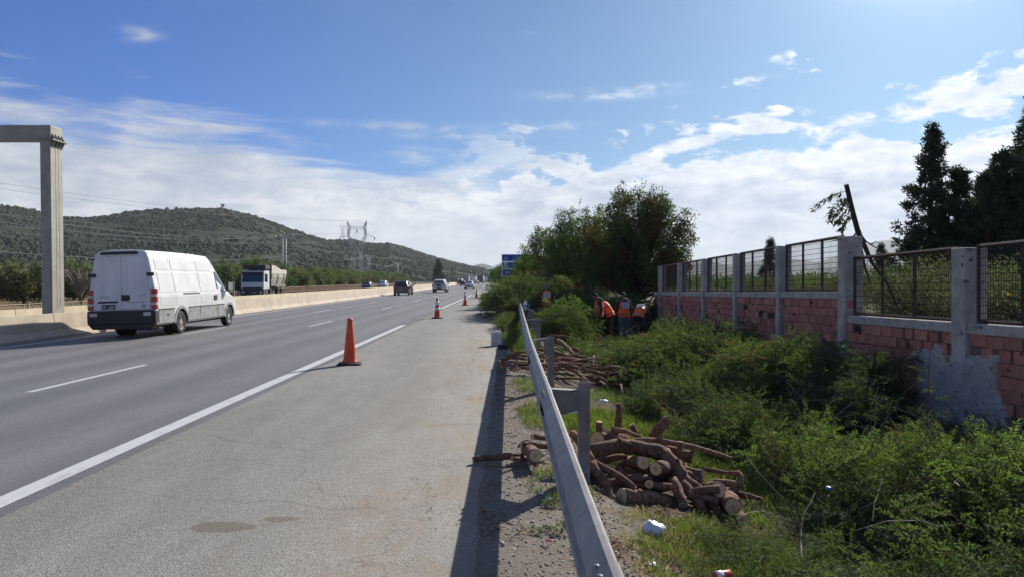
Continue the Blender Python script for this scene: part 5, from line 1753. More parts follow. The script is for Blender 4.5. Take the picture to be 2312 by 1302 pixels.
    rear_pad('emblem', [(.6, .9), (.68, .9), (.68, .98), (.64, 1.0), (.6, .98)], .03, M['grey_letter'], 0)
    # underside, axle, wheels
    u = MB(); u.box2((-.7, .25, .26), (.7, 6.3, .4)); u.tube([(-.8, 1.68, .35), (.8, 1.68, .35)], .07, 8); u.ball((0, 1.68, .33), .17, 10, 6)
    u.tube([(.35, -.05, .33), (.35, 1.2, .3)], .04, 8); u.box2((.05, .5, .2), (.6, .95, .3)); u.build('underbody', M['black_plastic'], root)
    for sx in (1, -1):
        wheel(root, sx * .885, 1.68, .365, .21, sx, M['dusty_rim'])
        wheel(root, sx * .64, 1.68, .365, .21, sx, M['dusty_rim'])
        wheel(root, sx * .87, 5.78, .365, .21, sx, M['dusty_rim'])
    for ch in root.children: pass
    return root
van()

def truck():
    Y = 80.0
    root = empty('dump_truck', (-27.4, Y, -.22), 0, 'white and black dump truck coming along the opposite carriageway', 'truck')
    root.scale = (1.02, 1.02, 1.02)
    def bx(name, a, b, mat, bev=.03, parent=None):
        q = MB(); q.box2(a, b); return q.build(name, mat, parent or root, bevel=bev)
    c = MB()
    pr = [(0.0, .95), (-.04, 1.6), (.02, 1.62), (.16, 2.66), (.3, 2.85), (1.9, 2.85), (1.9, .95)]
    c.loft([[(x, y, z) for y, z in pr] for x in (-1.2, 1.2)])
    cab = c.build('cab', M['white_paint'], root, bevel=.05)
    q = MB(); q.pad([(-1.12, -.005, 1.66), (1.12, -.005, 1.66), (1.06, .13, 2.5), (-1.06, .13, 2.5)], .02); q.build('windscreen', M['glass_dark'], root)
    bx('sun_visor', (-1.15, -.14, 2.5), (1.15, .12, 2.72), M['black_plastic'])
    for x in (-.55, .55):
        q = MB(); q.tube([(x, .35, 2.84), (x, .35, 2.98)], .09, 10); q.build('beacon', M['amber_lens'], root)
    bx('bumper', (-1.24, -.16, .3), (1.24, .5, .96), M['black_plastic'], .06)
    bx('grille', (-1.0, -.075, .97), (1.0, .02, 1.12), M['black_plastic'], .01)
    for x in (-.95, .95):
        q = MB(); q.ball((x, -.16, .62), (.17, .05, .13), 10, 6); q.build('headlight', M['clear_lens'], root)
    bx('number_plate', (-.05, -.175, .52), (.45, -.16, .62), M['grey_letter'], 0)
    for sx in (1, -1):
        q = MB(); pts = [(sx * 1.2, .3, 1.72), (sx * 1.2, 1.25, 1.62), (sx * 1.2, 1.25, 2.5), (sx * 1.2, .42, 2.5)]; q.pad(pts if sx > 0 else pts[::-1], .01); q.build('side_window', M['glass_dark'], root)
        q = MB(); q.box((sx * 1.42, .1, 2.05), (.18, .1, .75)); q.tube([(sx * 1.2, .2, 2.4), (sx * 1.42, .12, 2.38)], .03, 6); q.build('wing_mirror', M['black_plastic'], root)
        bx('step', (sx * 1.1, .55, .3), (sx * 1.23, 1.3, .92), M['black_plastic'])
    # tipper
    t = MB()
    t.loft([[(-1.22, y, 2.95), (-1.27, y, 2.2), (-1.05, y, 1.35), (1.05, y, 1.35), (1.27, y, 2.2), (1.22, y, 2.95)] for y in (2.35, 7.9)])
    tip = t.build('tipper_body', M['tipper_steel'], root, bevel=.03)
    for y in (2.4, 4.6, 6.9, 7.8):
        r_ = MB()
        r_.loft([[(x * s, yy, z) for x, z in ((-1.25, 3.0), (-1.31, 2.2), (-1.07, 1.3), (1.07, 1.3), (1.31, 2.2), (1.25, 3.0))] for yy, s in ((y - .08, 1.0), (y + .08, 1.0))])
        r_.build('body_rib', M['black_plastic'], root)
    for sx in (1, -1):
        q = MB()
        pts = [(sx * 1.25, 2.4, 2.55), (sx * 1.25, 7.9, 2.55), (sx * 1.25, 7.9, 3.02), (sx * 1.25, 5.6, 3.05), (sx * 1.25, 3.8, 3.42), (sx * 1.25, 2.5, 3.5)]
        q.pad(pts if sx > 0 else pts[::-1], .04, back=.04); q.build('raised_side', M['tipper_cream'], root)
    bx('head_board', (-1.27, 2.2, 1.3), (1.27, 2.34, 3.5), M['black_plastic'])
    bx('cab_guard', (-1.2, .5, 3.0), (1.2, 2.2, 3.44), M['black_plastic'])
    bx('chassis', (-.5, 1.0, .7), (.5, 7.8, 1.3), M['black_plastic'])
    bx('mudguard', (-1.2, 4.3, 1.1), (1.2, 7.6, 1.18), M['galvanised_dull'])
    bx('side_beam', (-1.22, 2.4, 1.22), (1.22, 7.9, 1.33), M['galvanised'])
    for y in (1.0, 2.5, 5.2, 6.6):
        for sx in (1, -1):
            wheel(root, sx * 1.05, y, .5, .32, sx, M['dusty_rim'])
    return root
truck()

def car(name, loc, rz, label, cat, st, paint, wheels, r, glass, lights, extra=None, group=None):
    """st: (y, zb, zbelt, ztop, wb, wt); rear at y=0"""
    root = empty(name, loc, rz, label, cat, group)
    root.scale = (1.06, 1.06, 1.06)
    def ring(y, zb, zt_, top, wb, wt):
        half = [(wb * .86, zb), (wb * .97, zb + .1), (wb, (zb + zt_) / 2 + .05), (wb * .97, zt_), (max(wt, .2) + (wb * .95 - wt) * .15, zt_ + (top - zt_) * .7), (wt * .9, top - .03 * (top - zt_ > .1)), (wt * .5, top)]
        return [(x, y, z) for x, z in half] + [(-x, y, z) for x, z in reversed(half)]
    b = MB(); b.loft([ring(*s) for s in st], smooth=False)
    b.build('body', paint, root, bevel=.04)
    for nm, pts, mat in glass:
        q = MB(); q.pad(pts, .012, back=.02); q.build(nm, M[mat], root)
    for nm, a, c, mat in lights:
        q = MB(); q.box2(a, c); q.build(nm, M[mat], root, bevel=.012)
    W2 = st[2][4]
    for y in wheels:
        for sx in (1, -1):
            a_ = MB(); n = 18
            a_.loft([[(sx * xx, y + (r + .07) * math.cos(2 * math.pi * k / n), r + .02 + (r + .07) * math.sin(2 * math.pi * k / n)) for k in range(n)] for xx in (W2 - .2, W2 + .006)])
            a_.build('wheel_arch', M['black_plastic'], root)
            wheel(root, sx * (W2 - .1), y, r, .23, sx, M['dusty_rim'])
    for sx in (1, -1):
        q = MB(); q.box((sx * (W2 + .1), st[-1][0] * .66, st[2][2] + .08), (.2, .12, .15)); q.build('wing_mirror', M['black_plastic'], root, bevel=.02)
    if extra: extra(root)
    return root
def suv_x(root):
    q = MB()
    q.box2((-.7, 1.0, 1.66), (-.65, 3.0, 1.70)); q.box2((.65, 1.0, 1.66), (.7, 3.0, 1.70)); q.build('roof_rail', M['chrome'], root)
SUV = [(0, .45, .98, 1.02, .84, .7), (.06, .3, 1.0, 1.05, .9, .74), (.32, .26, 1.02, 1.5, .92, .62), (.75, .25, 1.02, 1.66, .93, .64), (2.3, .25, 1.0, 1.67, .93, .66), (2.9, .25, .98, 1.58, .93, .62), (3.5, .25, .98, 1.02, .92, .7), (4.3, .28, .8, .88, .88, .7), (4.5, .4, .65, .7, .76, .6)]
def mk_suv(loc, rz, label, paint):
    return car('suv', loc, rz, label, 'suv', SUV, paint, (.85, 3.6), .35,
        [('rear_window', [(-.62, .1, 1.07), (.62, .1, 1.07), (.56, .34, 1.48), (-.56, .34, 1.48)], 'glass_dark'),
         ('side_window', [(.925, .6, 1.06), (.925, 3.2, 1.04), (.7, 2.7, 1.54), (.7, .85, 1.58)], 'glass_dark'), ('side_window', [(-.925, .6, 1.06), (-.7, .85, 1.58), (-.7, 2.7, 1.54), (-.925, 3.2, 1.04)], 'glass_dark')],
        [('tail_light', (-.9, -.02, .86), (-.5, .1, 1.0), 'red_lens'), ('tail_light', (.5, -.02, .86), (.9, .1, 1.0), 'red_lens'), ('number_plate', (-.26, -.03, .72), (.26, .02, .82), 'grey_letter'),
         ('bumper_trim', (-.75, -.03, .42), (.75, .08, .46), 'chrome'), ('bumper', (-.85, -.05, .26), (.85, .2, .42), 'black_plastic')], suv_x)
def car_loc(px, py):
    p = on_road(px, py)
    return p
p = on_road(905.5, 666.5); mk_suv((p.x, p.y, p.z), 0, 'dark suv ahead of the white van on the left lane', M['navy_paint'])
PICK = [(0, .62, 1.08, 1.12, .88, .84), (.05, .5, 1.1, 1.13, .92, .86), (1.55, .4, 1.1, 1.13, .93, .86), (1.58, .35, 1.1, 1.13, .93, .86), (1.72, .34, 1.12, 1.76, .93, .66), (3.0, .34, 1.1, 1.78, .93, .68), (3.4, .34, 1.08, 1.68, .93, .64), (4.1, .34, 1.05, 1.1, .92, .74), (5.0, .36, .9, .98, .88, .74), (5.2, .45, .7, .78, .8, .7)]
def pick_x(root):
    # hard top over the load bed
    h_ = MB()
    h_.loft([[(-.9, y, 1.12), (-.66, y + .04, z), (.66, y + .04, z), (.9, y, 1.12)] for y, z in ((.06, 1.66), (1.7, 1.76))])
    h_.build('hard_top', M['silver_paint'], root, bevel=.05)
    q = MB(); q.pad([(-.66, .068, 1.2), (.66, .068, 1.2), (.56, .09, 1.6), (-.56, .09, 1.6)], .02); q.build('rear_window', M['glass_dark'], root)
    q = MB(); q.box2((-.62, 1.0, 1.8), (-.58, 2.9, 1.86)); q.box2((.58, 1.0, 1.8), (.62, 2.9, 1.86)); q.build('roof_rail', M['black_plastic'], root)
    q = MB(); q.box2((-.3, -.03, .84), (.3, .02, 1.08)); q.build('tailgate_recess', M['black_plastic'], root, bevel=.01)
p = on_road(991, 660.3)
car('pickup_truck', (p.x, p.y, p.z), 0, 'white pickup with dark tailgate recess on the middle lane', 'pickup truck', PICK, M['silver_paint'], (1.1, 4.2), .39,
    [('side_window', [(.925, 1.9, 1.16), (.925, 3.8, 1.14), (.7, 3.3, 1.66), (.7, 2.0, 1.68)], 'glass_dark'), ('side_window', [(-.925, 1.9, 1.16), (-.7, 2.0, 1.68), (-.7, 3.3, 1.66), (-.925, 3.8, 1.14)], 'glass_dark')],
    [('tail_light', (-.94, -.01, .8), (-.84, .08, 1.08), 'red_lens'), ('tail_light', (.84, -.01, .8), (.94, .08, 1.08), 'red_lens'), ('bumper', (-.9, -.12, .52), (-.3, .1, .7), 'chrome'), ('bumper', (.3, -.12, .52), (.9, .1, .7), 'chrome'), ('bumper_step', (-.3, -.12, .48), (.3, .1, .66), 'black_plastic')], pick_x)
SED = [(0, .4, .86, .9, .76, .66), (.05, .28, .9, .94, .84, .7), (.55, .22, .93, .98, .87, .7), (.7, .2, .93, 1.05, .87, .66), (1.25, .2, .93, 1.44, .87, .56), (2.3, .2, .92, 1.47, .87, .58), (2.7, .2, .9, 1.4, .87, .56), (3.4, .2, .9, .95, .86, .66), (4.2, .24, .74, .8, .82, .64), (4.4, .34, .6, .64, .7, .56)]
def mk_sedan(loc, rz, label, paint, group=None):
    return car('car', loc, rz, label, 'car', SED, paint, (.85, 3.5), .31,
        [('rear_window', [(-.58, .66, 1.0), (.58, .66, 1.0), (.5, 1.22, 1.41), (-.5, 1.22, 1.41)], 'glass_dark'),
         ('side_window', [(.87, .95, .98), (.87, 3.0, .96), (.62, 2.6, 1.38), (.62, 1.3, 1.38)], 'glass_dark'), ('side_window', [(-.87, .95, .98), (-.62, 1.3, 1.38), (-.62, 2.6, 1.38), (-.87, 3.0, .96)], 'glass_dark')],
        [('tail_light', (-.83, -.01, .7), (-.6, .12, .84), 'red_lens'), ('tail_light', (.6, -.01, .7), (.83, .12, .84), 'red_lens'), ('number_plate', (-.26, -.02, .56), (.26, .02, .66), 'plate_black'), ('bumper', (-.74, -.03, .26), (.74, .1, .36), 'black_plastic')], None, group)
p = on_road(1058.5, 652); mk_sedan((p.x, p.y, p.z), R(-1), 'white saloon car on the right lane beyond the cones', M['white_paint'])
mk_sedan((-26.3 + float(curve_x(148)), 148, -.22), R(180), 'dark blue car seen over the barrier on the opposite carriageway', M['dark_blue_paint'])
mk_suv((-27.4 + float(curve_x(177)), 177, -.22), R(180), 'grey car half hidden behind the dark suv on the opposite carriageway', M['silver_paint'])
p = on_road(1044, 645.5); mk_sedan((p.x, p.y, p.z), R(-1.5), 'small dark car left of the white saloon', M['navy_paint'])
# far lorries
def lorry(px, py, w, h, L, label, box_m, cab_m, rz=R(-1.5)):
    p = on_road(px, py)
    root = empty('lorry', (p.x, p.y, p.z), rz, label, 'lorry')
    q = MB(); q.box2((-w / 2, 0, .95), (w / 2, L, h)); q.build('cargo_box', M[box_m], root, bevel=.04)
    q = MB(); q.box2((-w / 2 + .05, -.02, 1.1), (-.02, .0, h - .1)); q.box2((.02, -.02, 1.1), (w / 2 - .05, .0, h - .1)); q.build('rear_door', M[box_m], root)
    q = MB(); q.loft([[(x, y, z) for y, z in ((L + .2, .6), (L + .2, h * .86), (L + 1.5, h * .84), (L + 1.9, 1.5), (L + 1.9, .6))] for x in (-w / 2 + .05, w / 2 - .05)]); q.build('cab', M[cab_m], root, bevel=.05)
    q = MB(); q.box2((-.5, 0, .6), (.5, L, .95)); q.box2((-w / 2, -.05, .5), (w / 2, .05, .62)); q.build('chassis', M['black_plastic'], root)
    for sx in (1, -1):
        for y in (1.2, 2.4, L + 1.0):
            wheel(root, sx * (w / 2 - .2), y, .48, .3, sx, M['dusty_rim'])
        q = MB(); q.box2((sx * (w / 2 - .3), -.06, .66), (sx * (w / 2 - .1), -.02, .8)); q.build('tail_light', M['red_lens'], root)
def far_van(px, py, label, mats):
    p = on_road(px, py)
    root = empty('van', (p.x, p.y, p.z), R(-2), label, 'van')
    q = MB(); q.loft([[(-1, y, .4), (-1, y, 1.3), (-.85, y, zt), (.85, y, zt), (1, y, 1.3), (1, y, .4)] for y, zt in ((0, 2.35), (4, 2.4), (4.9, 1.4), (5.6, 1.1))]); q.build('body', M[mats[0]], root, bevel=.05)
    q = MB(); q.box2((-.95, -.03, .4), (.95, .02, 1.25)); q.build('rear_panel', M['navy_paint'], root)
    q = MB(); q.pad([(-.75, 0, 1.35), (.75, 0, 1.35), (.7, 0, 1.95), (-.7, 0, 1.95)], .02); q.build('rear_window', M['glass_dark'], root)
    for sx in (1, -1):
        for y in (1, 4.4): wheel(root, sx * .9, y, .36, .22, sx, M['dusty_rim'])
far_van(1038, 642.6, 'far van with a white top and dark lower half', ('white_paint',))
lorry(1053, 640.2, 2.5, 3.9, 8, 'far dark grey bus shaped lorry beyond the far van', 'tipper_steel', 'white_paint')
lorry(1069, 639.6, 2.5, 3.7, 7, 'far pale box lorry right of the dark one', 'white_paint', 'white_paint')
lorry(1085, 640.1, 2.5, 4.0, 8, 'far dark green tarpaulin lorry near the road bend', 'navy_paint', 'white_paint')
lorry(1096.5, 638.8, 2.5, 3.4, 6, 'farthest small white lorry by the verge trees', 'white_paint', 'silver_paint')
p = on_road(1076.5, 640.4); mk_sedan((p.x, p.y, p.z), R(-1.5), 'tiny white car between the far lorries', M['white_paint'])

# ================================================================== PEOPLE
def person(loc, rz, label, pose, cloth, vest=True, cap=None, vest_light=False, phone=False, hood=False, panel=True, dark_stripes=True):
    """pose: joint positions in metres, facing +Y"""
    root = empty('person', loc, rz, label, 'person', 'road workers in orange vests')
    J = pose
    segs = [('pelvis', 'spine'), ('spine', 'chest'), ('chest', 'neck'), ('neck', 'headbase'), ('chest', 'sh_l'), ('sh_l', 'el_l'), ('el_l', 'wr_l'), ('chest', 'sh_r'), ('sh_r', 'el_r'), ('el_r', 'wr_r'),
                 ('pelvis', 'hip_l'), ('hip_l', 'kn_l'), ('kn_l', 'an_l'), ('an_l', 'toe_l'), ('pelvis', 'hip_r'), ('hip_r', 'kn_r'), ('kn_r', 'an_r'), ('an_r', 'toe_r')]
    rad = {'pelvis': (.15, .12), 'spine': (.145, .115), 'chest': (.165, .125), 'neck': (.06, .06), 'headbase': (.055, .055), 'sh_l': (.075, .075), 'sh_r': (.075, .075), 'el_l': (.052, .052), 'el_r': (.052, .052), 'wr_l': (.036, .036), 'wr_r': (.036, .036),
           'hip_l': (.105, .105), 'hip_r': (.105, .105), 'kn_l': (.075, .075), 'kn_r': (.075, .075), 'an_l': (.056, .056), 'an_r': (.056, .056), 'toe_l': (.045, .035), 'toe_r': (.045, .035)}
    names_ = list(rad.keys())
    me = bpy.data.meshes.new('body')
    me.from_pydata([J[n] for n in names_], [(names_.index(a), names_.index(b)) for a, b in segs], [])
    o = bpy.data.objects.new('body', me)
    link(o)
    sk = o.modifiers.new('skin', 'SKIN')
    sk.use_smooth_shade = True
    for i, n in enumerate(names_):
        sv = me.skin_vertices[0].data[i]
        sv.radius = rad[n]
        sv.use_root = (n == 'pelvis')
    ss = o.modifiers.new('sub', 'SUBSURF'); ss.levels = 2; ss.render_levels = 2
    dg = bpy.context.evaluated_depsgraph_get()
    nm = bpy.data.meshes.new_from_object(o.evaluated_get(dg))
    bpy.data.objects.remove(o)
    V = [Vector(v_.co) for v_ in nm.vertices]
    fs = [tuple(p.vertices) for p in nm.polygons]
    mats = [M['skin'], M[cloth[0]], M[cloth[1]], M['shoe']]
    zone = {}
    for a, b in segs:
        z = 1
        if a in ('neck',): z = 0
        if a in ('hip_l', 'hip_r', 'kn_l', 'kn_r') or (a == 'pelvis' and b != 'spine'): z = 2
        if a in ('an_l', 'an_r'): z = 3
        zone[(a, b)] = z
    mi = []
    for f in fs:
        c = sum((V[i] for i in f), Vector()) / len(f)
        best, bz = 9, 1
        for (a, b), z in zone.items():
            A, B = Vector(J[a]), Vector(J[b])
            t = max(0, min(1, (c - A).dot(B - A) / max((B - A).length_squared, 1e-6)))
            d = (c - (A + (B - A) * t)).length
            if d < best: best, bz = d, z
        mi.append(bz)
    mb = MB()
    mb.v = [tuple(v_) for v_ in V]; mb.f = fs; mb.m = mi; mb.s = [True] * len(fs)
    # head
    hb, hd = Vector(J['headbase']), Vector(J['head'])          # base of skull, centre of head
    look = Vector(J['look']).normalized()
    upv = (hd - hb).normalized()
    sidev = look.cross(upv).normalized()
    look = upv.cross(sidev).normalized()
    def hp(x, y, z): return hd + sidev * x + look * y + upv * z
    seg, rings_ = 18, 13
    hv = []
    for i in range(1, rings_):
        ph = -math.pi / 2 + math.pi * i / rings_
        for k in range(seg):
            a = 2 * math.pi * k / seg
            x, y, z = math.cos(ph) * math.cos(a) * .078, math.cos(ph) * math.sin(a) * .098, math.sin(ph) * .122
            if z < -.02: x *= 1 - (-.02 - z) * 2.2
            if z < -.02 and y > 0: y *= 1.0 - (-.02 - z) * .6
            if z < -.02 and y < 0: y *= 1 - (-.02 - z) * 4.0
            if y > .05 and abs(x) < .03 and -.05 < z < .02: y += .012
            hv.append(hp(x, y, z))
    b0 = len(mb.v)
    hf = []
    for i in range(rings_ - 2):
        for k in range(seg):
            hf.append((i * seg + k, i * seg + (k + 1) % seg, (i + 1) * seg + (k + 1) % seg, (i + 1) * seg + k))
    hf.append(tuple(reversed(range(seg)))); hf.append(tuple((rings_ - 2) * seg + k for k in range(seg)))
    mb.add(hv, hf, 0, True)
    mb.tube([hp(0, .085, .01), hp(0, .112, -.022), hp(0, .094, -.036)], [.011, .016, .01], 6, 0)
    for s in (1, -1):
        mb.tube([hp(s * .074, -.01, .018), hp(s * .092, -.02, .005), hp(s * .076, -.008, -.032)], [.012, .02, .01], 6, 0)
    mb.tube([hb - upv * .06, hb, hd - upv * .05], [.056, .052, .05], 10, 0)
    # hands: palm, four fingers of unequal length, thumb
    for s, w, e in ((1, 'wr_l', 'el_l'), (-1, 'wr_r', 'el_r')):
        W, Ef = Vector(J[w]), Vector(J[e])
        d = (W - Ef).normalized()
        if ('hand_' + w[-1]) in J: d = Vector(J['hand_' + w[-1]]).normalized()
        u = d.cross(Vector((0, 0, 1)) if abs(d.z) < .8 else Vector((0, 1, 0))).normalized()
        n = d.cross(u)
        mb.tube([W, W + d * .04, W + d * .09], [.03, .036, .034], 8, 0)
        for q, l in ((-1.5, .062), (-.5, .078), (.5, .082), (1.5, .07)):
            p0 = W + d * .075 + u * q * .017
            mb.tube([p0, p0 + d * l * .55 + n * .006, p0 + d * l * .95 + n * .028], [.0095, .0088, .007], 6, 0)
        p0 = W + d * .03 + u * .03
        mb.tube([p0, p0 + d * .035 + u * .022 + n * .01, p0 + d * .065 + u * .024 + n * .022], [.012, .011, .008], 6, 0)
    mb.build('body', mats, root)
    # eyes, brows, mouth
    ey = MB()
    for s in (1, -1):
        ey.ball(hp(s * .03, .088, .018), .009, 8, 5)
    ey.build('eye', M['hair'], root)
    # hair or cap
    h = MB()
    hvs, hfs = [], []
    n_r = 6
    for i in range(n_r + 1):
        ph = R(90) - R(92) * i / n_r
        for k in range(seg):
            a = 2 * math.pi * k / seg
            front = max(0, math.sin(a))
            ph2 = R(90) - (R(90) - ph) * (1 - .42 * front)
            hvs.append(hp(math.cos(ph2) * math.cos(a) * .084, math.cos(ph2) * math.sin(a) * .104 - .004, math.sin(ph2) * .127 + .004))
    for i in range(n_r):
        for k in range(seg):
            hfs.append((i * seg + k, i * seg + (k + 1) % seg, (i + 1) * seg + (k + 1) % seg, (i + 1) * seg + k))
    h.add(hvs, hfs, 0, True)
    if cap:
        h.pad([hp(-.06, .08, .05), hp(.06, .08, .05), hp(.045, .165, .04), hp(-.045, .165, .04)], .006)
        h.build('cap', M[cap], root)
    else:
        h.build('hair', M['hair'], root)
    if hood:
        q = MB()
        C_, N_ = Vector(J['chest']), Vector(J['neck'])
        ax = (N_ - C_).normalized(); rgt = Vector(J['sh_r']) - Vector(J['sh_l']); rgt = (rgt - ax * rgt.dot(ax)).normalized(); fwd = ax.cross(rgt) * -1
        rings = []
        bk = fwd if fwd.dot(look) < 0 else -fwd
        for a, (r1, o_) in zip((-.02, .03, .07, .05, .0, -.08, -.16), ((.09, 0), (.105, .01), (.1, .03), (.135, .06), (.14, .09), (.11, .11), (.05, .1))):
            rings.append([N_ + ax * a + bk * o_ + rgt * (r1 * math.cos(2 * math.pi * k / 12)) + bk * (r1 * .62 * math.sin(2 * math.pi * k / 12)) for k in range(12)])
        q.loft(rings, smooth=True)
        q.build('hood', M['hood_grey'], root)
    if vest:
        # vest: rings along the trunk, open at neck
        P, S_, C_, N_ = (Vector(J[k]) for k in ('pelvis', 'spine', 'chest', 'neck'))
        shl, shr = Vector(J['sh_l']), Vector(J['sh_r'])
        keys = [(P - (S_ - P) * .35, .205, .165), (P, .205, .165), (P.lerp(S_, .5), .2, .162), (S_, .196, .16), (S_.lerp(C_, .5), .203, .162), (C_, .212, .165), (C_.lerp(N_, .45), .205, .15), (C_.lerp(N_, .75), .17, .12), (N_, .1, .092)]
        rgt = (shr - shl).normalized()
        rings, axes = [], []
        for i, (c, rx_, ry_) in enumerate(keys):
            t = keys[min(i + 1, len(keys) - 1)][0] - keys[max(i - 1, 0)][0]
            t.normalize()
            r_ = (rgt - t * rgt.dot(t)).normalized()
            f_ = t.cross(r_)
            axes.append((c, r_, f_, rx_, ry_))
            rings.append([c + r_ * rx_ * math.cos(2 * math.pi * k / 22) * (1 + random.uniform(-.015, .015)) + f_ * ry_ * math.sin(2 * math.pi * k / 22) * (1 + random.uniform(-.02, .02)) for k in range(22)])
        v_ = MB(); v_.loft(rings, caps=False, smooth=True)
        vo = v_.build('vest', M['vest_orange'], root)
        def band(i, f, mat, name, hgt=.045):
            c, r_, f_, rx_, ry_ = axes[i]
            c2, _, _, rx2, ry2 = axes[i + 1]
            cc = c.lerp(c2, f); a, b = rx_ + (rx2 - rx_) * f, ry_ + (ry2 - ry_) * f
            t = r_.cross(f_)
            q = MB()
            q.loft([[cc + t * z + r_ * (a + e) * math.cos(2 * math.pi * k / 22) + f_ * (b + e) * math.sin(2 * math.pi * k / 22) for k in range(22)] for z, e in ((-hgt / 2, .002), (-hgt / 2, .007), (hgt / 2, .007), (hgt / 2, .002))], caps=False, smooth=True)
            q.build(name, M[mat], vo)
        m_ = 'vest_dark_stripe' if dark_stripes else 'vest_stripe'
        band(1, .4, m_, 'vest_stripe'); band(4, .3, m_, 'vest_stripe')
        if panel:
            c, r_, f_, rx_, ry_ = axes[5]
            t = r_.cross(f_)
            bdir = f_ if f_.dot(look) < 0 or True else -f_
            fwd = look - t * look.dot(t)
            bdir = f_ if f_.dot(Vector((0, 1, 0))) < 0 else -f_
            o_ = c + bdir * (ry_ + .012)
            pts = [o_ - r_ * .13 - t * .12, o_ + r_ * .13 - t * .12, o_ + r_ * .13 + t * .09, o_ - r_ * .13 + t * .09]
            q = MB(); q.pad(pts, .006, back=.006); q.build('vest_label', M['vest_label'], vo)
            for kk in range(3):
                zz = -.08 + kk * .055
                q = MB(); q.pad([o_ - r_ * .09 + t * zz, o_ + r_ * .09 + t * zz, o_ + r_ * .09 + t * (zz + .022), o_ - r_ * .09 + t * (zz + .022)], .009, back=.009); q.build('vest_print', M['grey_letter'], vo)
    if phone:
        W = Vector(J['wr_r'])
        p = MB(); p.box(W + Vector((.03, .15, .03)), (.075, .15, .012), rot=(R(25), 0, 0))
        tag(p.build('phone', M['plate_black'], None), 'dark phone in the hand of the worker in camouflage trousers', 'phone')
        po = bpy.data.objects[-1] if False else None
    return root
def mirror_arm(sx): return sx
def stand(**kw):
    J = {'pelvis': (0, 0, .95), 'spine': (0, .0, 1.12), 'chest': (0, -.01, 1.33), 'neck': (0, .0, 1.49), 'headbase': (0, .025, 1.56), 'head': (0, .04, 1.645), 'look': (0, 1, -.1),
         'sh_l': (-.19, -.01, 1.42), 'el_l': (-.24, -.03, 1.14), 'wr_l': (-.25, .04, .9), 'sh_r': (.19, -.01, 1.42), 'el_r': (.24, -.03, 1.14), 'wr_r': (.25, .04, .9),
         'hip_l': (-.1, 0, .9), 'kn_l': (-.12, .03, .5), 'an_l': (-.13, 0, .09), 'toe_l': (-.15, .17, .035), 'hip_r': (.1, 0, .9), 'kn_r': (.12, .03, .5), 'an_r': (.13, 0, .09), 'toe_r': (.15, .17, .035)}
    J.update(kw)
    return J
Y1 = 26.6
def wpos(px, Y): 
    x = (px - VX) * Y / F
    return x
def gl(x, y): return float(ground_z(x, y))
# man looking down at a phone, seen from his left side (faces -X)
x = wpos(1352, Y1)
person((x, Y1, -.5), R(90), 'worker in camouflage trousers and dark hoodie looking down at a phone', stand(
    head=(0, .12, 1.63), headbase=(0, .06, 1.555), look=(0, 1, -.65), neck=(0, .02, 1.49),
    el_r=(.22, .05, 1.15), wr_r=(.12, .26, 1.1), hand_r=(-.2, .9, .1), el_l=(-.25, -.06, 1.12), wr_l=(-.24, .02, .87)), ('jacket_dark', 'camo'), hood=True, panel=False, dark_stripes=False)
p_ = MB(); p_.box((0, 0, 0), (.15, .075, .012), rot=(0, R(-20), 0))
tag(p_.build('phone', M['plate_black'], None, loc=(x - .40, Y1 + .1, .66)), 'dark phone held by the worker in camouflage trousers', 'phone')
# second man close behind him, leaning forward away from us
x = wpos(1378, 27.4)
person((x, 27.4, -.52), R(70), 'stooping worker hidden behind the man with the phone', stand(
    spine=(0, .07, 1.1), chest=(0, .2, 1.27), neck=(0, .32, 1.38), headbase=(0, .38, 1.43), head=(0, .45, 1.5), look=(0, 1, -.6), sh_l=(-.19, .24, 1.33), sh_r=(.19, .24, 1.33),
    el_l=(-.24, .3, 1.06), wr_l=(-.2, .46, .88), el_r=(.24, .3, 1.06), wr_r=(.2, .46, .88)), ('jacket_dark', 'pants_black'), cap='jacket_dark', panel=False)
# standing man with his back to us
x = wpos(1409, Y1)
person((x, Y1, -.5), R(8), 'worker in blue jeans standing with his back turned, white panel on his vest', stand(
    look=(-.75, .65, -.05), head=(-.02, .05, 1.65), el_l=(-.27, .0, 1.16), wr_l=(-.2, .2, 1.05), el_r=(.25, .02, 1.15), wr_r=(.2, .2, 1.02)), ('jacket_dark', 'jeans'), hood=True, panel=True)
# bending man at the right
x = wpos(1441, 26.2)
person((x, 26.2, -.55), R(-28), 'worker on the right bending forward in the sun, back towards the camera', stand(
    spine=(0, .1, 1.08), chest=(.02, .3, 1.2), neck=(.02, .45, 1.24), headbase=(.02, .52, 1.24), head=(.02, .6, 1.22), look=(0, .7, -.8), sh_l=(-.17, .37, 1.25), sh_r=(.2, .37, 1.25),
    el_l=(-.2, .45, .98), wr_l=(-.14, .6, .78), el_r=(.26, .42, .98), wr_r=(.2, .6, .78)), ('jacket_dark', 'pants_black'), panel=True, dark_stripes=False)
# far man in the brush
x = wpos(1233.5, 30.4)
person((x, 30.4, -.22), R(10), 'far worker with a blue cap waist deep in the brush pile', stand(look=(.1, 1, -.5), head=(.01, .08, 1.63)), ('jacket_dark', 'jeans'), cap='cap_blue', panel=True)

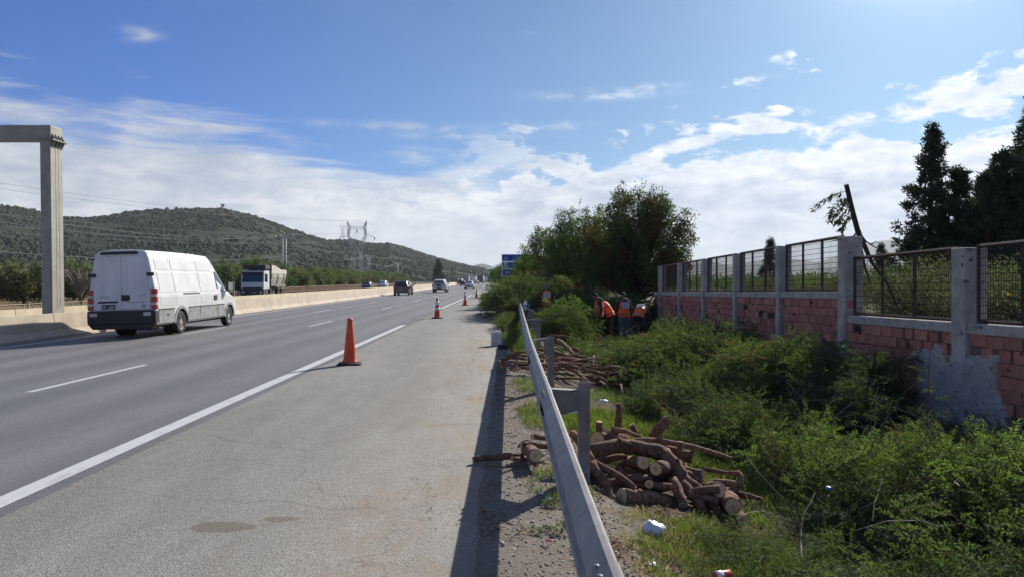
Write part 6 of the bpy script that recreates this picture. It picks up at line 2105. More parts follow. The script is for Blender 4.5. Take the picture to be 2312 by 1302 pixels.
# ================================================================== LOGS
def log(p0, p1, r0, r1, label, group=None, bend=(0, 0, 0), name='log', n=11, cut=(True, True), knots=0):
    p0, p1, bend = Vector(p0), Vector(p1), Vector(bend)
    mid = (p0 + p1) / 2
    root = empty(name, mid, 0, label, 'log' if name == 'log' else 'branch', group)
    k = 7 if (p1 - p0).length > .25 else 4
    pts, rad = [], []
    for i in range(k):
        t = i / (k - 1)
        w = 4 * t * (1 - t)
        jit = Vector((random.uniform(-1, 1), random.uniform(-1, 1), random.uniform(-1, 1))) * r0 * .18 * (0 < i < k - 1)
        pts.append(p0.lerp(p1, t) + bend * w + jit - mid)
        rad.append((r0 + (r1 - r0) * t) * random.uniform(.95, 1.06))
    b = MB()
    b.tube(pts, rad, n, jitter=.05, caps=True)
    for q in range(knots):
        i = random.randrange(1, k - 1)
        d = Vector((random.uniform(-1, 1), random.uniform(-1, .2), random.uniform(.2, 1))).normalized()
        b.tube([pts[i] + d * rad[i] * .7, pts[i] + d * rad[i] * 1.35], [rad[i] * .34, rad[i] * .26], 7)
    b.build('bark', M['bark'], root)
    for e, j, on in ((0, 1, cut[0]), (-1, -2, cut[1])):
        if not on: continue
        d = (pts[e] - pts[j]).normalized()
        rr = rad[e]
        u = d.cross(Vector((0, 0, 1)) if abs(d.z) < .9 else Vector((1, 0, 0))).normalized(); w = d.cross(u)
        c = MB()
        m_ = 12
        ring = [(u * math.cos(2 * math.pi * q / m_) + w * math.sin(2 * math.pi * q / m_)) * rr * .93 * random.uniform(.97, 1.03) for q in range(m_)]
        tilt = (u * random.uniform(-.3, .3) + w * random.uniform(-.3, .3))
        c.add([p - d * .012 for p in ring] + [p + d * (.004 + max(-.4, min(.4, p.dot(tilt) / max(rr, .01))) * .006) for p in ring], [tuple(range(m_, 2 * m_))] + [(q, (q + 1) % m_, (q + 1) % m_ + m_, q + m_) for q in range(m_)])
        c.build('cut_face', M['cut_wood'], root, loc=pts[e])
    return root
G1 = 'logs of the near wood pile'
def zp(zx, zy, Y):      # crop coordinates of the near pile
    return at(zx / 3.085 + 1240, zy / 3.085 + 880, Y)
rpx = lambda zr, Y: 1.12 * zr / 3.085 * Y / F
near_logs = [
    ((285, 435, 7.0), (560, 400, 7.1), 48, 46, 'thick curved log across the top of the near wood pile', (0, 0, .03)),
    ((555, 402, 7.08), (800, 450, 6.95), 46, 50, 'thick log continuing the curve at the centre of the near pile', (0, 0, .025)),
    ((795, 448, 6.95), (915, 610, 6.8), 50, 44, 'downward bend of the thick curved log, right of centre', (.02, 0, .015)),
    ((742, 546, 6.62), (900, 520, 7.1), 43, 46, 'log with the big pale cut face in the middle of the near pile', (0, 0, 0)),
    ((657, 506, 6.72), (560, 500, 7.3), 40, 38, 'log with an oval cut face left of the big middle one', (0, 0, 0)),
    ((505, 740, 6.3), (1050, 868, 6.75), 52, 36, 'big smooth log lying in front with its cut face to the left', (0, 0, .035)),
    ((335, 345, 7.3), (520, 330, 7.7), 48, 44, 'log end with ringed cut face beside the guardrail post', (0, 0, 0)),
    ((395, 300, 7.45), (520, 325, 7.9), 30, 30, 'smaller cut log behind the ringed one', (0, 0, 0)),
    ((475, 275, 7.55), (482, 92, 7.55), 24, 20, 'upright pointed stump at the back of the near pile', (.006, 0, 0)),
    ((715, 338, 7.5), (832, 198, 7.45), 34, 30, 'slanting log with a bright cut end sticking up', (0, 0, .01)),
    ((430, 275, 7.35), (640, 330, 7.3), 16, 14, 'thin crooked branch behind the curved log', (0, 0, .02)),
    ((570, 240, 7.6), (625, 330, 7.6), 17, 20, 'short forked stub with a pale tip', (0, 0, 0)),
    ((350, 220, 7.6), (350, 285, 7.6), 18, 26, 'short jagged stub near the guardrail post', (0, 0, 0)),
    ((490, 372, 7.15), (740, 348, 7.2), 15, 18, 'peeled thin branch lying over the curved log', (0, 0, .012)),
    ((740, 346, 7.2), (1265, 474, 7.25), 18, 12, 'long thin branch reaching right over the grass', (0, 0, .02)),
    ((760, 395, 7.35), (1003, 470, 7.2), 36, 36, 'log with a cut face at the right behind the curved log', (0, 0, 0)),
    ((905, 470, 7.1), (915, 360, 7.1), 20, 19, 'short upright stub right of the curved log', (0, 0, 0)),
    ((160, 300, 6.9), (300, 505, 6.65), 26, 30, 'branch leaning on the guardrail at the left of the near pile', (0, 0, .015)),
    ((300, 503, 6.65), (595, 685, 6.4), 27, 20, 'branch with a pale torn end pointing down right', (0, 0, .02)),
    ((290, 510, 6.6), (440, 780, 6.35), 32, 22, 'reddish branch running down beside the guardrail', (.02, 0, 0)),
    ((280, 520, 6.7), (380, 760, 6.45), 30, 26, 'dark branch behind the reddish one', (.01, 0, 0)),
    ((590, 660, 6.6), (852, 672, 6.55), 23, 22, 'straight dark branch with a small cut end under the middle logs', (0, 0, 0)),
    ((500, 590, 6.9), (810, 590, 6.9), 32, 32, 'log in the shade inside the near pile', (0, 0, 0)),
    ((560, 640, 6.95), (480, 520, 7.05), 26, 24, 'log at the dark left inside of the near pile', (0, 0, 0)),
    ((860, 630, 6.7), (930, 800, 6.45), 34, 30, 'steep dark log left of three slanting logs', (0, 0, .02)),
    ((910, 640, 6.75), (1075, 845, 6.5), 36, 32, 'middle one of three slanting logs at the right', (0, 0, .02)),
    ((930, 600, 6.8), (1195, 880, 6.5), 30, 28, 'longest of three slanting logs at the right', (.01, 0, .03)),
    ((940, 555, 7.0), (1076, 585, 6.8), 30, 25, 'log with a small round cut face above the slanting logs', (0, 0, 0)),
    ((960, 580, 6.9), (1060, 660, 6.75), 24, 26, 'short crooked log over the slanting logs', (0, 0, .02)),
    ((1085, 700, 6.8), (1180, 690, 6.6), 48, 52, 'stumpy dark knot of wood at the right of the near pile', (0, 0, 0)),
    ((1060, 548, 7.05), (1240, 578, 7.0), 15, 13, 'thin stick with a pale cut end at the right', (0, 0, 0)),
    ((1325, 578, 6.95), (1235, 712, 6.8), 16, 20, 'curved branch bending like a hook at the right end', (.05, 0, -.01)),
    ((1240, 580, 7.0), (1325, 575, 6.95), 14, 16, 'short branch at the top of the hook', (0, 0, 0)),
    ((1230, 705, 6.85), (1480, 758, 6.8), 18, 12, 'branch pointing right from the end of the near pile', (0, 0, .01)),
    ((1210, 740, 6.75), (1420, 745, 6.9), 14, 10, 'thin branch under the right pointing one', (0, 0, 0)),
    ((1282, 812, 6.35), (1240, 740, 6.9), 56, 52, 'fat stump with a large cut face at the right foot of the pile', (0, 0, 0)),
    ((1340, 900, 6.15), (1310, 830, 6.5), 30, 30, 'small stump in the grass before the fat one', (0, 0, 0)),
    ((460, 805, 6.3), (480, 775, 6.45), 14, 14, 'wood chip beside the front log cut face', (0, 0, 0)),
    ((500, 890, 6.15), (520, 940, 6.05), 16, 14, 'small stub near the white bag', (0, 0, 0)),
    ((835, 905, 6.1), (870, 880, 6.25), 22, 20, 'small chunk of wood in the grass before the front log', (0, 0, 0)),
    ((390, 790, 6.4), (480, 860, 6.2), 34, 28, 'dark stub at the lower left foot of the near pile', (0, 0, 0)),
    ((480, 1095, 5.2), (720, 1085, 5.3), 28, 14, 'crooked reddish root lying below the white bag', (0, 0, .03)),
]
for a, b, r0, r1, lab, bend in near_logs:
    log(zp(*a), zp(*b), rpx(r0, a[2]), rpx(r1, b[2]), lab, G1, bend, knots=1 if r0 > 40 else 0)
# filling pieces inside the pile, hardly told apart
for i in range(30):
    X, Y = random.uniform(1.0, 2.2), random.uniform(6.55, 7.4)
    a = random.uniform(0, 6.28)
    L = random.uniform(.2, .45)
    z = gl(X, Y) + random.uniform(.03, .17)
    d = Vector((math.cos(a), math.sin(a) * .6, random.uniform(-.25, .25))) * L / 2
    log(Vector((X, Y, z)) - d, Vector((X, Y, z)) + d, random.uniform(.025, .05), random.uniform(.025, .05), 'log buried in the shade inside the near wood pile', G1, (0, 0, .01), n=9)
# left of the rail
def zl(zx, zy, Y): return at(zx / 3.24 + 1040, zy / 3.24 + 900, Y)
G2 = 'cut wood lying under the near guardrail'
log(zl(90, 445, 6.85), zl(455, 418, 7.0), .027, .034, 'long thin log reaching out onto the asphalt', G2, (0, 0, .01))
log(zl(375, 435, 6.8), zl(470, 440, 6.95), .02, .022, 'orange brown stick beside the long thin log', G2)
log(zl(548, 412, 6.75), zl(480, 360, 7.2), .064, .058, 'short fat log with ringed face left of the guardrail', G2)
log(zl(445, 345, 7.1), zl(660, 350, 7.2), .034, .026, 'dark branch over the short fat log', G2, (0, 0, .015))
log(zl(525, 275, 7.35), zl(680, 285, 7.5), .03, .026, 'pointed branch above the other wood under the rail', G2)
log(zl(420, 350, 7.15), zl(520, 315, 7.25), .011, .008, 'thin bent twig curving over the wood under the rail', G2, (0, 0, .04))
log(zl(490, 440, 6.85), zl(560, 490, 6.65), .022, .016, 'splinter hanging below the short fat log', G2)
# far wood pile
G3 = 'branches of the far wood pile'
def zf(zx, zy, Y): return at(zx / 3.83 + 960, zy / 3.83 + 560, Y)
far_logs = [((775, 1048, 13.6), (650, 1000, 14.3), 24, 24, 'fat log with a round cut face at the left of the far pile'), ((660, 1022, 13.8), (640, 985, 14.2), 13, 13, 'small cut log at the left tip of the far pile'),
            ((1045, 920, 14.6), (1100, 900, 15.5), 22, 20, 'log with a triangular pale face under the guardrail'), ((640, 975, 14.3), (880, 960, 14.6), 16, 12, 'dark branch on top of the left logs of the far pile'),
            ((1150, 800, 18.0), (1290, 930, 17.0), 20, 14, 'long log slanting down right at the back of the far pile'), ((1240, 1040, 14.4), (1435, 1185, 13.3), 18, 12, 'long branch slanting down right at the front of the far pile'),
            ((1000, 880, 15.6), (1390, 1000, 15.2), 18, 12, 'long branch crossing the middle of the far pile'), ((1160, 930, 15.8), (1350, 1020, 15.3), 16, 12, 'branch parallel to the crossing one'),
            ((1690, 1180, 13.4), (1700, 1260, 13.0), 12, 12, 'upright pale stub at the right tail of the far pile'), ((1280, 870, 16.8), (1350, 915, 16.6), 12, 8, 'pale forked stick on the far pile'),
            ((1460, 930, 15.8), (1440, 1060, 15.2), 10, 12, 'thin upright crooked branch at the right of the far pile'), ((1830, 1205, 13.4), (1790, 1180, 13.9), 26, 24, 'fat log sunk in the leaves at the right end'),
            ((1070, 760, 19.0), (1330, 800, 18.5), 13, 9, 'branch along the top edge of the far pile'), ((1500, 1080, 14.6), (1660, 1170, 13.8), 13, 10, 'branch at the right tail of the far pile')]
for a, b, r0, r1, lab in far_logs:
    log(zf(*a), zf(*b), r0 / 3.83 * a[2] / F, r1 / 3.83 * b[2] / F, lab, G3, (0, 0, .05))
rl_ = random.Random(4)
for i in range(125):
    t = rl_.random()
    Y = 13.4 + 6.5 * t
    Xc = 1.35 + .6 * (1 - t)
    X = Xc + rl_.uniform(-.85, 1.2)
    if i % 6 == 0: X = rl_.uniform(.15, .9); Y = rl_.uniform(13.2, 15.6)
    z = gl(X, Y) + abs(rl_.gauss(.12, .12)) * (1 if X > .9 else .7) + .03
    a = R(rl_.gauss(-42, 34))
    L = rl_.choice((rl_.uniform(.3, .7), rl_.uniform(.5, 1.3))) if X > .9 else rl_.uniform(.3, .7)
    d = Vector((math.cos(a), math.sin(a), rl_.uniform(-.22, .1))) * L / 2
    r = rl_.uniform(.014, .045) if L < .8 else rl_.uniform(.012, .03)
    log(Vector((X, Y, z)) - d, Vector((X, Y, z)) + d, r, r * rl_.uniform(.45, .9), ('loose brown branch of the far wood pile lying left of the guardrail posts' if X < .95 else 'brown branch at the near edge of the far wood pile' if Y < 15 else 'brown branch in the middle of the far wood pile' if Y < 17.5 else 'brown branch at the back of the far wood pile'), G3, (rl_.uniform(-.04, .04), 0, rl_.uniform(0, .05)), n=7, name='branch', cut=(rl_.random() > .3, rl_.random() > .6))
# pale bare sticks on the leaves
log(zf(1920, 1155, 13.0), zf(2040, 1135, 13.0), .012, .014, 'pale bare forked stick on the leafy heap', None, (0, 0, .01), name='branch', cut=(False, False))
log(zf(2040, 1105, 13.0), zf(2100, 1160, 12.9), .014, .009, 'short arm of the pale forked stick', None, (0, 0, .01), name='branch', cut=(False, False))

# ================================================================== LITTER AND SMALL THINGS
def jug():
    p = at(1120, 780, 19.2)
    root = empty('jerrycan', (p.x, p.y, .0), R(8), 'dirty white plastic jerrycan standing at the asphalt edge', 'jerrycan')
    b = MB()
    b.loft([[(sx * w, sy * d, z) for sx, sy in ((-1, -.9), (-.93, -1), (.93, -1), (1, -.9), (1, .9), (.93, 1), (-.93, 1), (-1, .9))] for w, d, z in ((.12, .09, 0), (.13, .1, .02), (.13, .1, .16), (.124, .095, .18), (.13, .1, .2), (.13, .1, .32), (.115, .085, .37), (.06, .05, .385))])
    b.build('body', M['plastic_white'], root, bevel=.012)
    b = MB(); b.tube([(-.07, 0, .37), (-.05, 0, .405), (.02, 0, .41), (.05, 0, .375)], .014, 6); b.build('handle', M['plastic_white'], root)
    b = MB(); b.tube([(.085, 0, .35), (.085, 0, .4)], .025, 10); b.build('neck', M['plastic_white'], root)
jug()
def crumpled(name, c, r, mat, label, cat, seed=1, parts=None):
    rng = random.Random(seed)
    bm = bmesh.new()
    bmesh.ops.create_icosphere(bm, subdivisions=3, radius=1)
    for v_ in bm.verts:
        n = v_.co.normalized()
        k = 1 + .22 * math.sin(5 * n.x + seed) * math.cos(4 * n.y + 2 * seed) + .12 * math.sin(11 * n.z + 7 * n.x) + rng.uniform(-.07, .07)
        v_.co = Vector((n.x * r[0] * k, n.y * r[1] * k, max(n.z * r[2] * k, -r[2] * .55)))
    me = bpy.data.meshes.new(name); bm.to_mesh(me); bm.free()
    me.materials.append(mat)
    me.polygons.foreach_set('use_smooth', np.ones(len(me.polygons), bool))
    o = bpy.data.objects.new(name, me); link(o); o.location = c
    return tag(o, label, cat)
crumpled('rubbish_bag', at(1139, 783, 18.6) + Vector((0, 0, .02)), (.17, .12, .06), M['bag_black'], 'black plastic bag lying beside the white jerrycan', 'bag', 2)
crumpled('plastic_bag', at(1474, 1194, 5.65), (.085, .08, .06), M['bag_white'], 'crumpled white plastic bag in the grass below the near wood pile', 'bag', 3)
crumpled('litter_scrap', at(1428, 1258, 5.05), (.03, .05, .06), M['plastic_white'], 'flattened grey white carton under the guardrail', 'litter', 5)
crumpled('litter_scrap', at(1468, 1275, 4.9), (.055, .04, .02), M['silver_paint'], 'silvery wrapper next to the flattened carton', 'litter', 6)
crumpled('litter_scrap', at(1362, 905, 9.7), (.06, .035, .025), M['bag_white'], 'white paper scrap on the bright grass', 'litter', 7)
crumpled('litter_scrap', at(1297, 928, 8.9), (.045, .03, .03), M['bag_white'], 'white crumpled cup behind the guardrail post', 'litter', 8)
crumpled('litter_scrap', at(1870, 1101, 6.3), (.028, .025, .016), M['plastic_blue'], 'bright blue plastic scrap among the leaves', 'litter', 9)
crumpled('litter_scrap', at(1241, 1219, 4.85), (.022, .014, .008), M['can_red'], 'small red brown scrap on the gravel', 'litter', 10)
crumpled('litter_scrap', at(1222, 1112, 5.9), (.02, .012, .008), M['bag_white'], 'tiny white scrap on the gravel', 'litter', 11)
crumpled('litter_scrap', at(1141, 712, 33.5), (.12, .1, .2), M['bag_white'], 'whitish scrap hanging at the weeds by the asphalt', 'litter', 12)
def can():
    p = at(1630, 1290, 4.45)
    root = empty('drinks_can', p - Vector((0, 0, .02)), R(20), 'crushed red and white drinks can at the bottom edge', 'can')
    root.scale = (.8, .8, .8)
    b = MB(); b.tube([(-.075, 0, 0), (-.07, 0, 0), (0, 0, .004), (.07, 0, 0), (.075, 0, 0)], [.024, .032, .03, .033, .025], 14, jitter=.05); b.build('body', M['can_red'], root)
    b = MB(); b.tube([(-.06, 0, .003), (-.03, 0, .004), (.0, 0, .006)], [.0335, .0335, .0325], 14); b.build('band', M['bag_white'], root)
can()
def bottle():
    x, z = rail_at(26.5)
    root = empty('bottle', (x + .12, 26.2, z - .06), 0, 'white bottle with a red cap behind the guardrail end', 'bottle')
    lathe([(.05, 0), (.055, .02), (.055, .2), (.04, .25), (.02, .28), (.02, .3)], 14).build('body', M['bag_white'], root)
    lathe([(.024, .3), (.024, .34), (.015, .345)], 12).build('cap', M['can_red'], root)
    b = MB(); b.loft([[(.0565 * math.cos(2 * math.pi * k / 14), .0565 * math.sin(2 * math.pi * k / 14), z_) for k in range(14)] for z_ in (.06, .15)], caps=False); b.build('label_band', M['plastic_blue'], root)
bottle()

# ---- gravel, leaf litter, grass: nobody could count them
rg = np.random.default_rng(9)
def stones(n, x0, x1, y0, y1, r0, r1, name, bias=1.0):
    X = rg.uniform(x0, x1, n); Y = y0 + (y1 - y0) * rg.random(n) ** bias
    r = r0 * (r1 / r0) ** (rg.random(n) ** 2.2)
    keep = (X > -.2 + r) 
    X, Y, r = X[keep], Y[keep], r[keep]
    n = len(X)
    base = np.array([(1, 0, 0), (0, 1, 0), (-1, 0, 0), (0, -1, 0), (.6, .6, .7), (-.6, .5, .75), (0, -.7, .7)], float)
    tris = np.array([(0, 1, 4), (1, 2, 5), (1, 5, 4), (2, 3, 5), (3, 6, 5), (3, 0, 6), (0, 4, 6), (4, 5, 6)])
    V = base[None] * rg.uniform(.65, 1.3, (n, 7, 1)) * (r[:, None, None] * np.stack([np.ones(n), rg.uniform(.6, 1.1, n), rg.uniform(.5, .9, n)], -1)[:, None])
    a = rg.uniform(0, 6.28, n)
    c, s = np.cos(a)[:, None], np.sin(a)[:, None]
    V = np.stack([V[..., 0] * c - V[..., 1] * s, V[..., 0] * s + V[..., 1] * c, V[..., 2]], -1) + np.stack([X, Y, ground_z(X, Y) - r * .15], -1)[:, None]
    Fc = tris[None] + (np.arange(n) * 7)[:, None, None]
    o = mesh_np(name, V.reshape(-1, 3), Fc.reshape(-1, 3), M['stone_mix'])
    o['kind'] = 'stuff'
def stone_mat():
    m, t, out = new_mat('stone_mix')
    g = t.n('ShaderNodeNewGeometry').outputs['Random Per Island']
    col = t.ramp(g, [(0, (.12, .1, .08)), (.35, (.22, .195, .16)), (.7, (.3, .275, .235)), (.93, (.38, .35, .3)), (1, (.28, .15, .1))])
    c = t.n('ShaderNodeTexCoord').outputs['Object']
    principled(t, out, col, .9, 0, (t.noise(c, 90, 3), .4, .004), .2)
    return m
M['stone_mix'] = stone_mat()
stones(12000, -.22, 1.05, 2.2, 9.5, .004, .02, 'gravel', 1.5)
stones(3500, -.2, 1.0, 9, 22, .008, .03, 'gravel')
def litter_leaves(n, x0, x1, y0, y1, name, size, mat, flat=.25, lift=.006):
    X = rg.uniform(x0, x1, n); Y = rg.uniform(y0, y1, n)
    pat = fbm(X, Y, .7, 6)
    k = pat > .47
    X, Y = X[k], Y[k]; n = len(X)
    z = np.where(X < -.2, .003, ground_z(X, Y)) + lift
    a = rg.uniform(0, 6.28, n)
    q = leaf_quads(np.stack([X, Y, z], -1), np.stack([np.cos(a), np.sin(a), rg.normal(0, flat, n)], -1), np.stack([rg.normal(0, .3, n), rg.normal(0, .3, n), np.ones(n)], -1), size * rg.uniform(.5, 1.4, n), size * (.14 if mat == 'litter' else .035) * rg.uniform(.5, 1.3, n))
    tag(quad_object(name, [(q, M[mat])]), kind='stuff')
litter_leaves(9500, -.18, 1.0, 5.0, 16, 'leaf_litter', .05, 'litter')
litter_leaves(900, -1.0, -.2, 5, 22, 'leaf_litter', .04, 'litter', .08, .003)
litter_leaves(5200, .6, 1.8, 3.4, 6.4, 'leaf_litter', .06, 'litter', .4)
litter_leaves(2600, .75, 1.9, 3.4, 6.2, 'dry_grass', .1, 'dry_grass', .5)
litter_leaves(3000, .3, 2.6, 12, 20, 'leaf_litter', .06, 'litter', .4)
def grass(cx, cy, rx, ry, n, h, name, mats, sparse=.4):
    a = rg.uniform(0, 6.28, n); r = np.sqrt(rg.random(n))
    X, Y = cx + rx * r * np.cos(a), cy + ry * r * np.sin(a)
    pat = fbm(X, Y, .45, 12)
    k = pat > sparse
    X, Y, pat = X[k], Y[k], pat[k]; n = len(X)
    hh = h * rg.uniform(.4, 1.2, n) * (.5 + pat)
    q = leaf_quads(np.stack([X, Y, ground_z(X, Y) - .005], -1), np.stack([rg.normal(0, .45, n), rg.normal(0, .45, n), np.ones(n)], -1), rg.normal(0, 1, (n, 3)), hh, hh * rg.uniform(.03, .055, n))
    half = rg.random(n) < .88
    return [(q[half], M[mats[0]]), (q[~half], M[mats[1]])]
gg = [grass(1.75, 9.2, .95, 1.8, 26000, .13, 'grass', ('grass', 'dry_grass'), .24), grass(.55, 9.6, .4, 1.3, 4200, .09, 'grass', ('grass', 'dry_grass'), .42), grass(1.75, 7.9, .9, .7, 9000, .12, 'grass', ('grass', 'dry_grass'), .36),
      grass(.45, 6.3, .3, .5, 900, .08, 'grass', ('grass', 'dry_grass'), .5), grass(2.1, 5.9, .7, .6, 4000, .07, 'grass', ('grass', 'dry_grass'), .35), grass(1.55, 4.9, .65, 1.2, 8500, .08, 'grass', ('grass', 'dry_grass'), .33), grass(1.15, 4.9, .35, 1.3, 2600, .07, 'grass', ('dry_grass', 'grass'), .38),
      grass(.7, 12.2, .6, 1.0, 3500, .1, 'grass', ('grass', 'dry_grass'), .4), grass(2.2, 12, 1.0, 2.0, 7000, .12, 'grass', ('grass', 'dry_grass'), .38), grass(.5, 22, .5, 6, 8000, .22, 'grass', ('grass', 'dry_grass'), .4), grass(2.6, 7.4, 1.0, 1.2, 5000, .13, 'grass', ('grass', 'dry_grass'), .35)]
tag(quad_object('grass', merge(gg)), kind='stuff')
# small weeds in the gravel
def weed(x, y, h, label, seed, nlf=60):
    rng = np.random.default_rng(seed)
    root = empty('weed', (x, y, gl(x, y)), 0, label, 'weed')
    a = rng.uniform(0, 6.28, nlf); t = rng.random(nlf)
    b = np.stack([np.cos(a) * .09 * t, np.sin(a) * .09 * t, h * (.1 + .8 * (1 - t) * rng.random(nlf))], -1)
    q = leaf_quads(b, np.stack([np.cos(a), np.sin(a), rng.normal(.3, .3, nlf)], -1), np.array([0, 0, 1.]) + rng.normal(0, .3, (nlf, 3)), rng.uniform(.02, .05, nlf), rng.uniform(.004, .012, nlf))
    quad_object('leaves', [(q, M['leaf_bright'])], root)
    quad_object('stems', [(rods(np.zeros((8, 3)), np.stack([np.cos(a[:8]) * .08, np.sin(a[:8]) * .08, np.full(8, h * .7)], -1), np.full(8, .002), np.full(8, .001)), M['twig'])], root)
weed(at(1245, 1137, 5.75).x, 5.75, .08, 'round green weed tuft on the gravel beside the guardrail', 1, 150)
weed(at(1268, 1190, 5.1).x, 5.1, .09, 'feathery weed nearest the guardrail on the gravel', 2, 70)
weed(at(1226, 1192, 5.1).x, 5.1, .06, 'small feathery weed left of the other feathery weed', 3, 40)

# ================================================================== LEFT SIDE BEYOND THE ROAD
# railing beyond the other carriageway
def railing():
    s0 = -35.5
    root = empty('railing', (s0, 40, -.45), 0, 'brown picket railing beyond the opposite carriageway', 'railing')
    y = 20.0
    k = 0
    pk = None
    while y < 330:
        c = float(curve_x(y)); L = 7.0 if y < 150 else 21.0
        c2 = float(curve_x(y + L))
        b = MB()
        dr = -.6 * max(0, min(1, (125 - y) / 55)); dr2 = -.6 * max(0, min(1, (125 - y - L) / 55))
        for z in (.28, .98):
            b.tube([(c, y - 40, z + dr), (c2, y + L - 40, z + dr2)], .04, 4, smooth=False)
        b.build('rail', M['picket_tan'], root)
        n = int(L / (.36 if y > 90 else .9))
        q = MB()
        for i in range(n):
            t = (i + .5) / n
            if y <= 90:
                q = MB(); q.box((c + (c2 - c) * t, y - 40 + L * t, .62 + dr + (dr2 - dr) * t), (.05, .06, .68)); q.build('picket', M['picket_tan'], root)
                continue
            q.box((c + (c2 - c) * t, y - 40 + L * t, .62 + dr + (dr2 - dr) * t), (.05, .14 if y > 90 else .06, .68))
        if y > 90: q.build('picket_panel', M['rail_brown'], root)['kind'] = 'stuff'
        q = MB(); q.box((c, y - 40, .4 + dr), (.12, .12, 1.35)); q.build('post', M['picket_tan'], root)
        y += L
railing()
ro2 = np.random.default_rng(66)
def far_olive(seed, h, rad, mat, second):
    bs = round_branches(64, h * .06, h, rad, ro2, 10)
    return tree('olive_tree', (0, 0, -.4), h * .5, .14, bs, (M[mat], M['dark_bark']), 'x', 'olive tree', 'olive trees beyond the opposite carriageway', seed, .34, .085, 11, .42, second, 4)
OL = [far_olive(201, 3.9, 2.5, 'leaf_olive', (M['leaf_tree'], .25)), far_olive(202, 3.6, 2.7, 'leaf_olive', (M['leaf_tree'], .4)), far_olive(203, 4.2, 2.4, 'leaf_olive', (M['leaf_tree_green'], .4))]
special = [(66, -43, 1.0, 0, 'bushy olive tree left of the gantry column over red soil'), (69, -48.5, 1.05, 1, 'olive tree at the far left edge'), (100, -37.8, 1.15, 0, 'rounded olive tree between the van and the dump truck'), (103, -41, 1.1, 1, 'olive tree right behind the dump truck cab'),
           (76, -43.5, .8, 2, 'olive bush just left of the white van')]
used = set()
def put_olive(k, x, y, s, lab):
    px_o = VX + x * F / y
    if 'row' in lab:
        lab = lab.replace(' along the brown railing', '').replace(' behind the railing', '') + (' between the dump truck and the tall pylon' if px_o < 795 else ' between the tall pylon and the dark suv' if px_o < 905 else ' between the dark suv and the pickup' if px_o < 990 else ' far ahead beyond the lone cypress')
    if k not in used:
        o = OL[k]; used.add(k)
    else:
        o = copy_tree(OL[k])
    o.location = (x, y, -.48)
    o.scale = (s, s, s * ro2.uniform(.9, 1.08))
    o.rotation_euler = (0, 0, ro2.uniform(0, 6.28))
    o['label'] = lab
for y, x, s, k, lab in special:
    put_olive(k, x * 1.0, y * 1.0, s, lab)
put_olive(0, -49, 84, 1.1, 'olive tree behind the bare dead tree')
put_olive(1, -58, 84, 1.1, 'olive tree deep in the grove at the far left')
put_olive(2, -59, 98, 1.1, 'olive tree seen between gantry column and van')
y = 104.0
i = 0
while y < 320:
    c = float(curve_x(y))
    put_olive(i % 3, -39 + c + ro2.uniform(-1, 1), y, ro2.uniform(.9, 1.2), 'olive tree in the front row along the brown railing')
    if i % 2: put_olive((i + 1) % 3, -47 + c + ro2.uniform(-2, 2), y + 3, ro2.uniform(.9, 1.25), 'olive tree in the second row behind the railing')
    y += ro2.uniform(4.6, 6.6)
    i += 1
# the grove behind reads as one mass
n_ = 520
Y_ = ro2.uniform(110, 470, n_)
X_ = -(52 + ro2.random(n_) * (Y_ * .62))
X_ = X_ + curve_x(Y_)
n_l = 60
cc = np.repeat(np.stack([X_, Y_, np.full(n_, -.4)], -1), n_l, 0)
hh = np.repeat(ro2.uniform(2.4, 3.9, n_), n_l)
dirs = unit(ro2.normal(0, 1, (n_ * n_l, 3)))
b_ = cc + dirs * np.array([2.1, 2.1, 1.0]) * (ro2.random((n_ * n_l, 1)) ** .4) * (hh / 3)[:, None] + np.stack([np.zeros(n_ * n_l), np.zeros(n_ * n_l), hh * .52], -1)
q_ = leaf_quads(b_, dirs + ro2.normal(0, .6, (n_ * n_l, 3)), ro2.normal(0, 1, (n_ * n_l, 3)), ro2.uniform(.6, 1.2, n_ * n_l), ro2.uniform(.22, .45, n_ * n_l))
half = ro2.random(len(q_)) < .6
tag(quad_object('olive_grove', [(q_[half], M['leaf_olive']), (q_[~half], M['leaf_tree'])]), kind='stuff')
# bare dead tree left of the van
dt = empty('dead_tree', (-40.6, 70.5, -.6), 0, 'bare arching dead tree between the gantry column and the van', 'dead tree')
rd = np.random.default_rng(15)
W__ = []
for i in range(46):
    a = rd.uniform(0, 6.28); L = rd.uniform(1.4, 3.2)
    f = np.linspace(0, 1, 7)
    P = np.stack([np.cos(a) * L * f, np.sin(a) * L * f, .8 + 2.3 * np.sin(f * rd.uniform(1.6, 2.6)) * rd.uniform(.7, 1.15)], -1) + rd.normal(0, .07, (7, 3))
    r_ = np.linspace(.075, .018, 7) * rd.uniform(.5, 1.1)
    W__.append(rods(P[:-1], P[1:], r_[:-1], r_[1:]))
    for k in range(3):
        j = rd.integers(2, 6); e = P[j] + rd.normal(0, .45, 3)
        W__.append(rods(P[j][None], e[None], [.02], [.008]))
quad_object('branches', [(np.concatenate(W__), M['dead_twig'])], dt)
q = MB(); q.tube([(0, 0, -.1), (.05, 0, .5), (0, .05, 1.0)], [.2, .16, .13], 8); q.build('trunk', M['dark_bark'], dt)
# lone conifer at the roadside far ahead
cypress('cypress_tree', ((990 - VX) * 350 / F, 350, -.4), 11.8, 2.5, 61, 'lone dark cypress beyond the pickup at the foot of the hill', None, 1.0, .9, .55, 130)

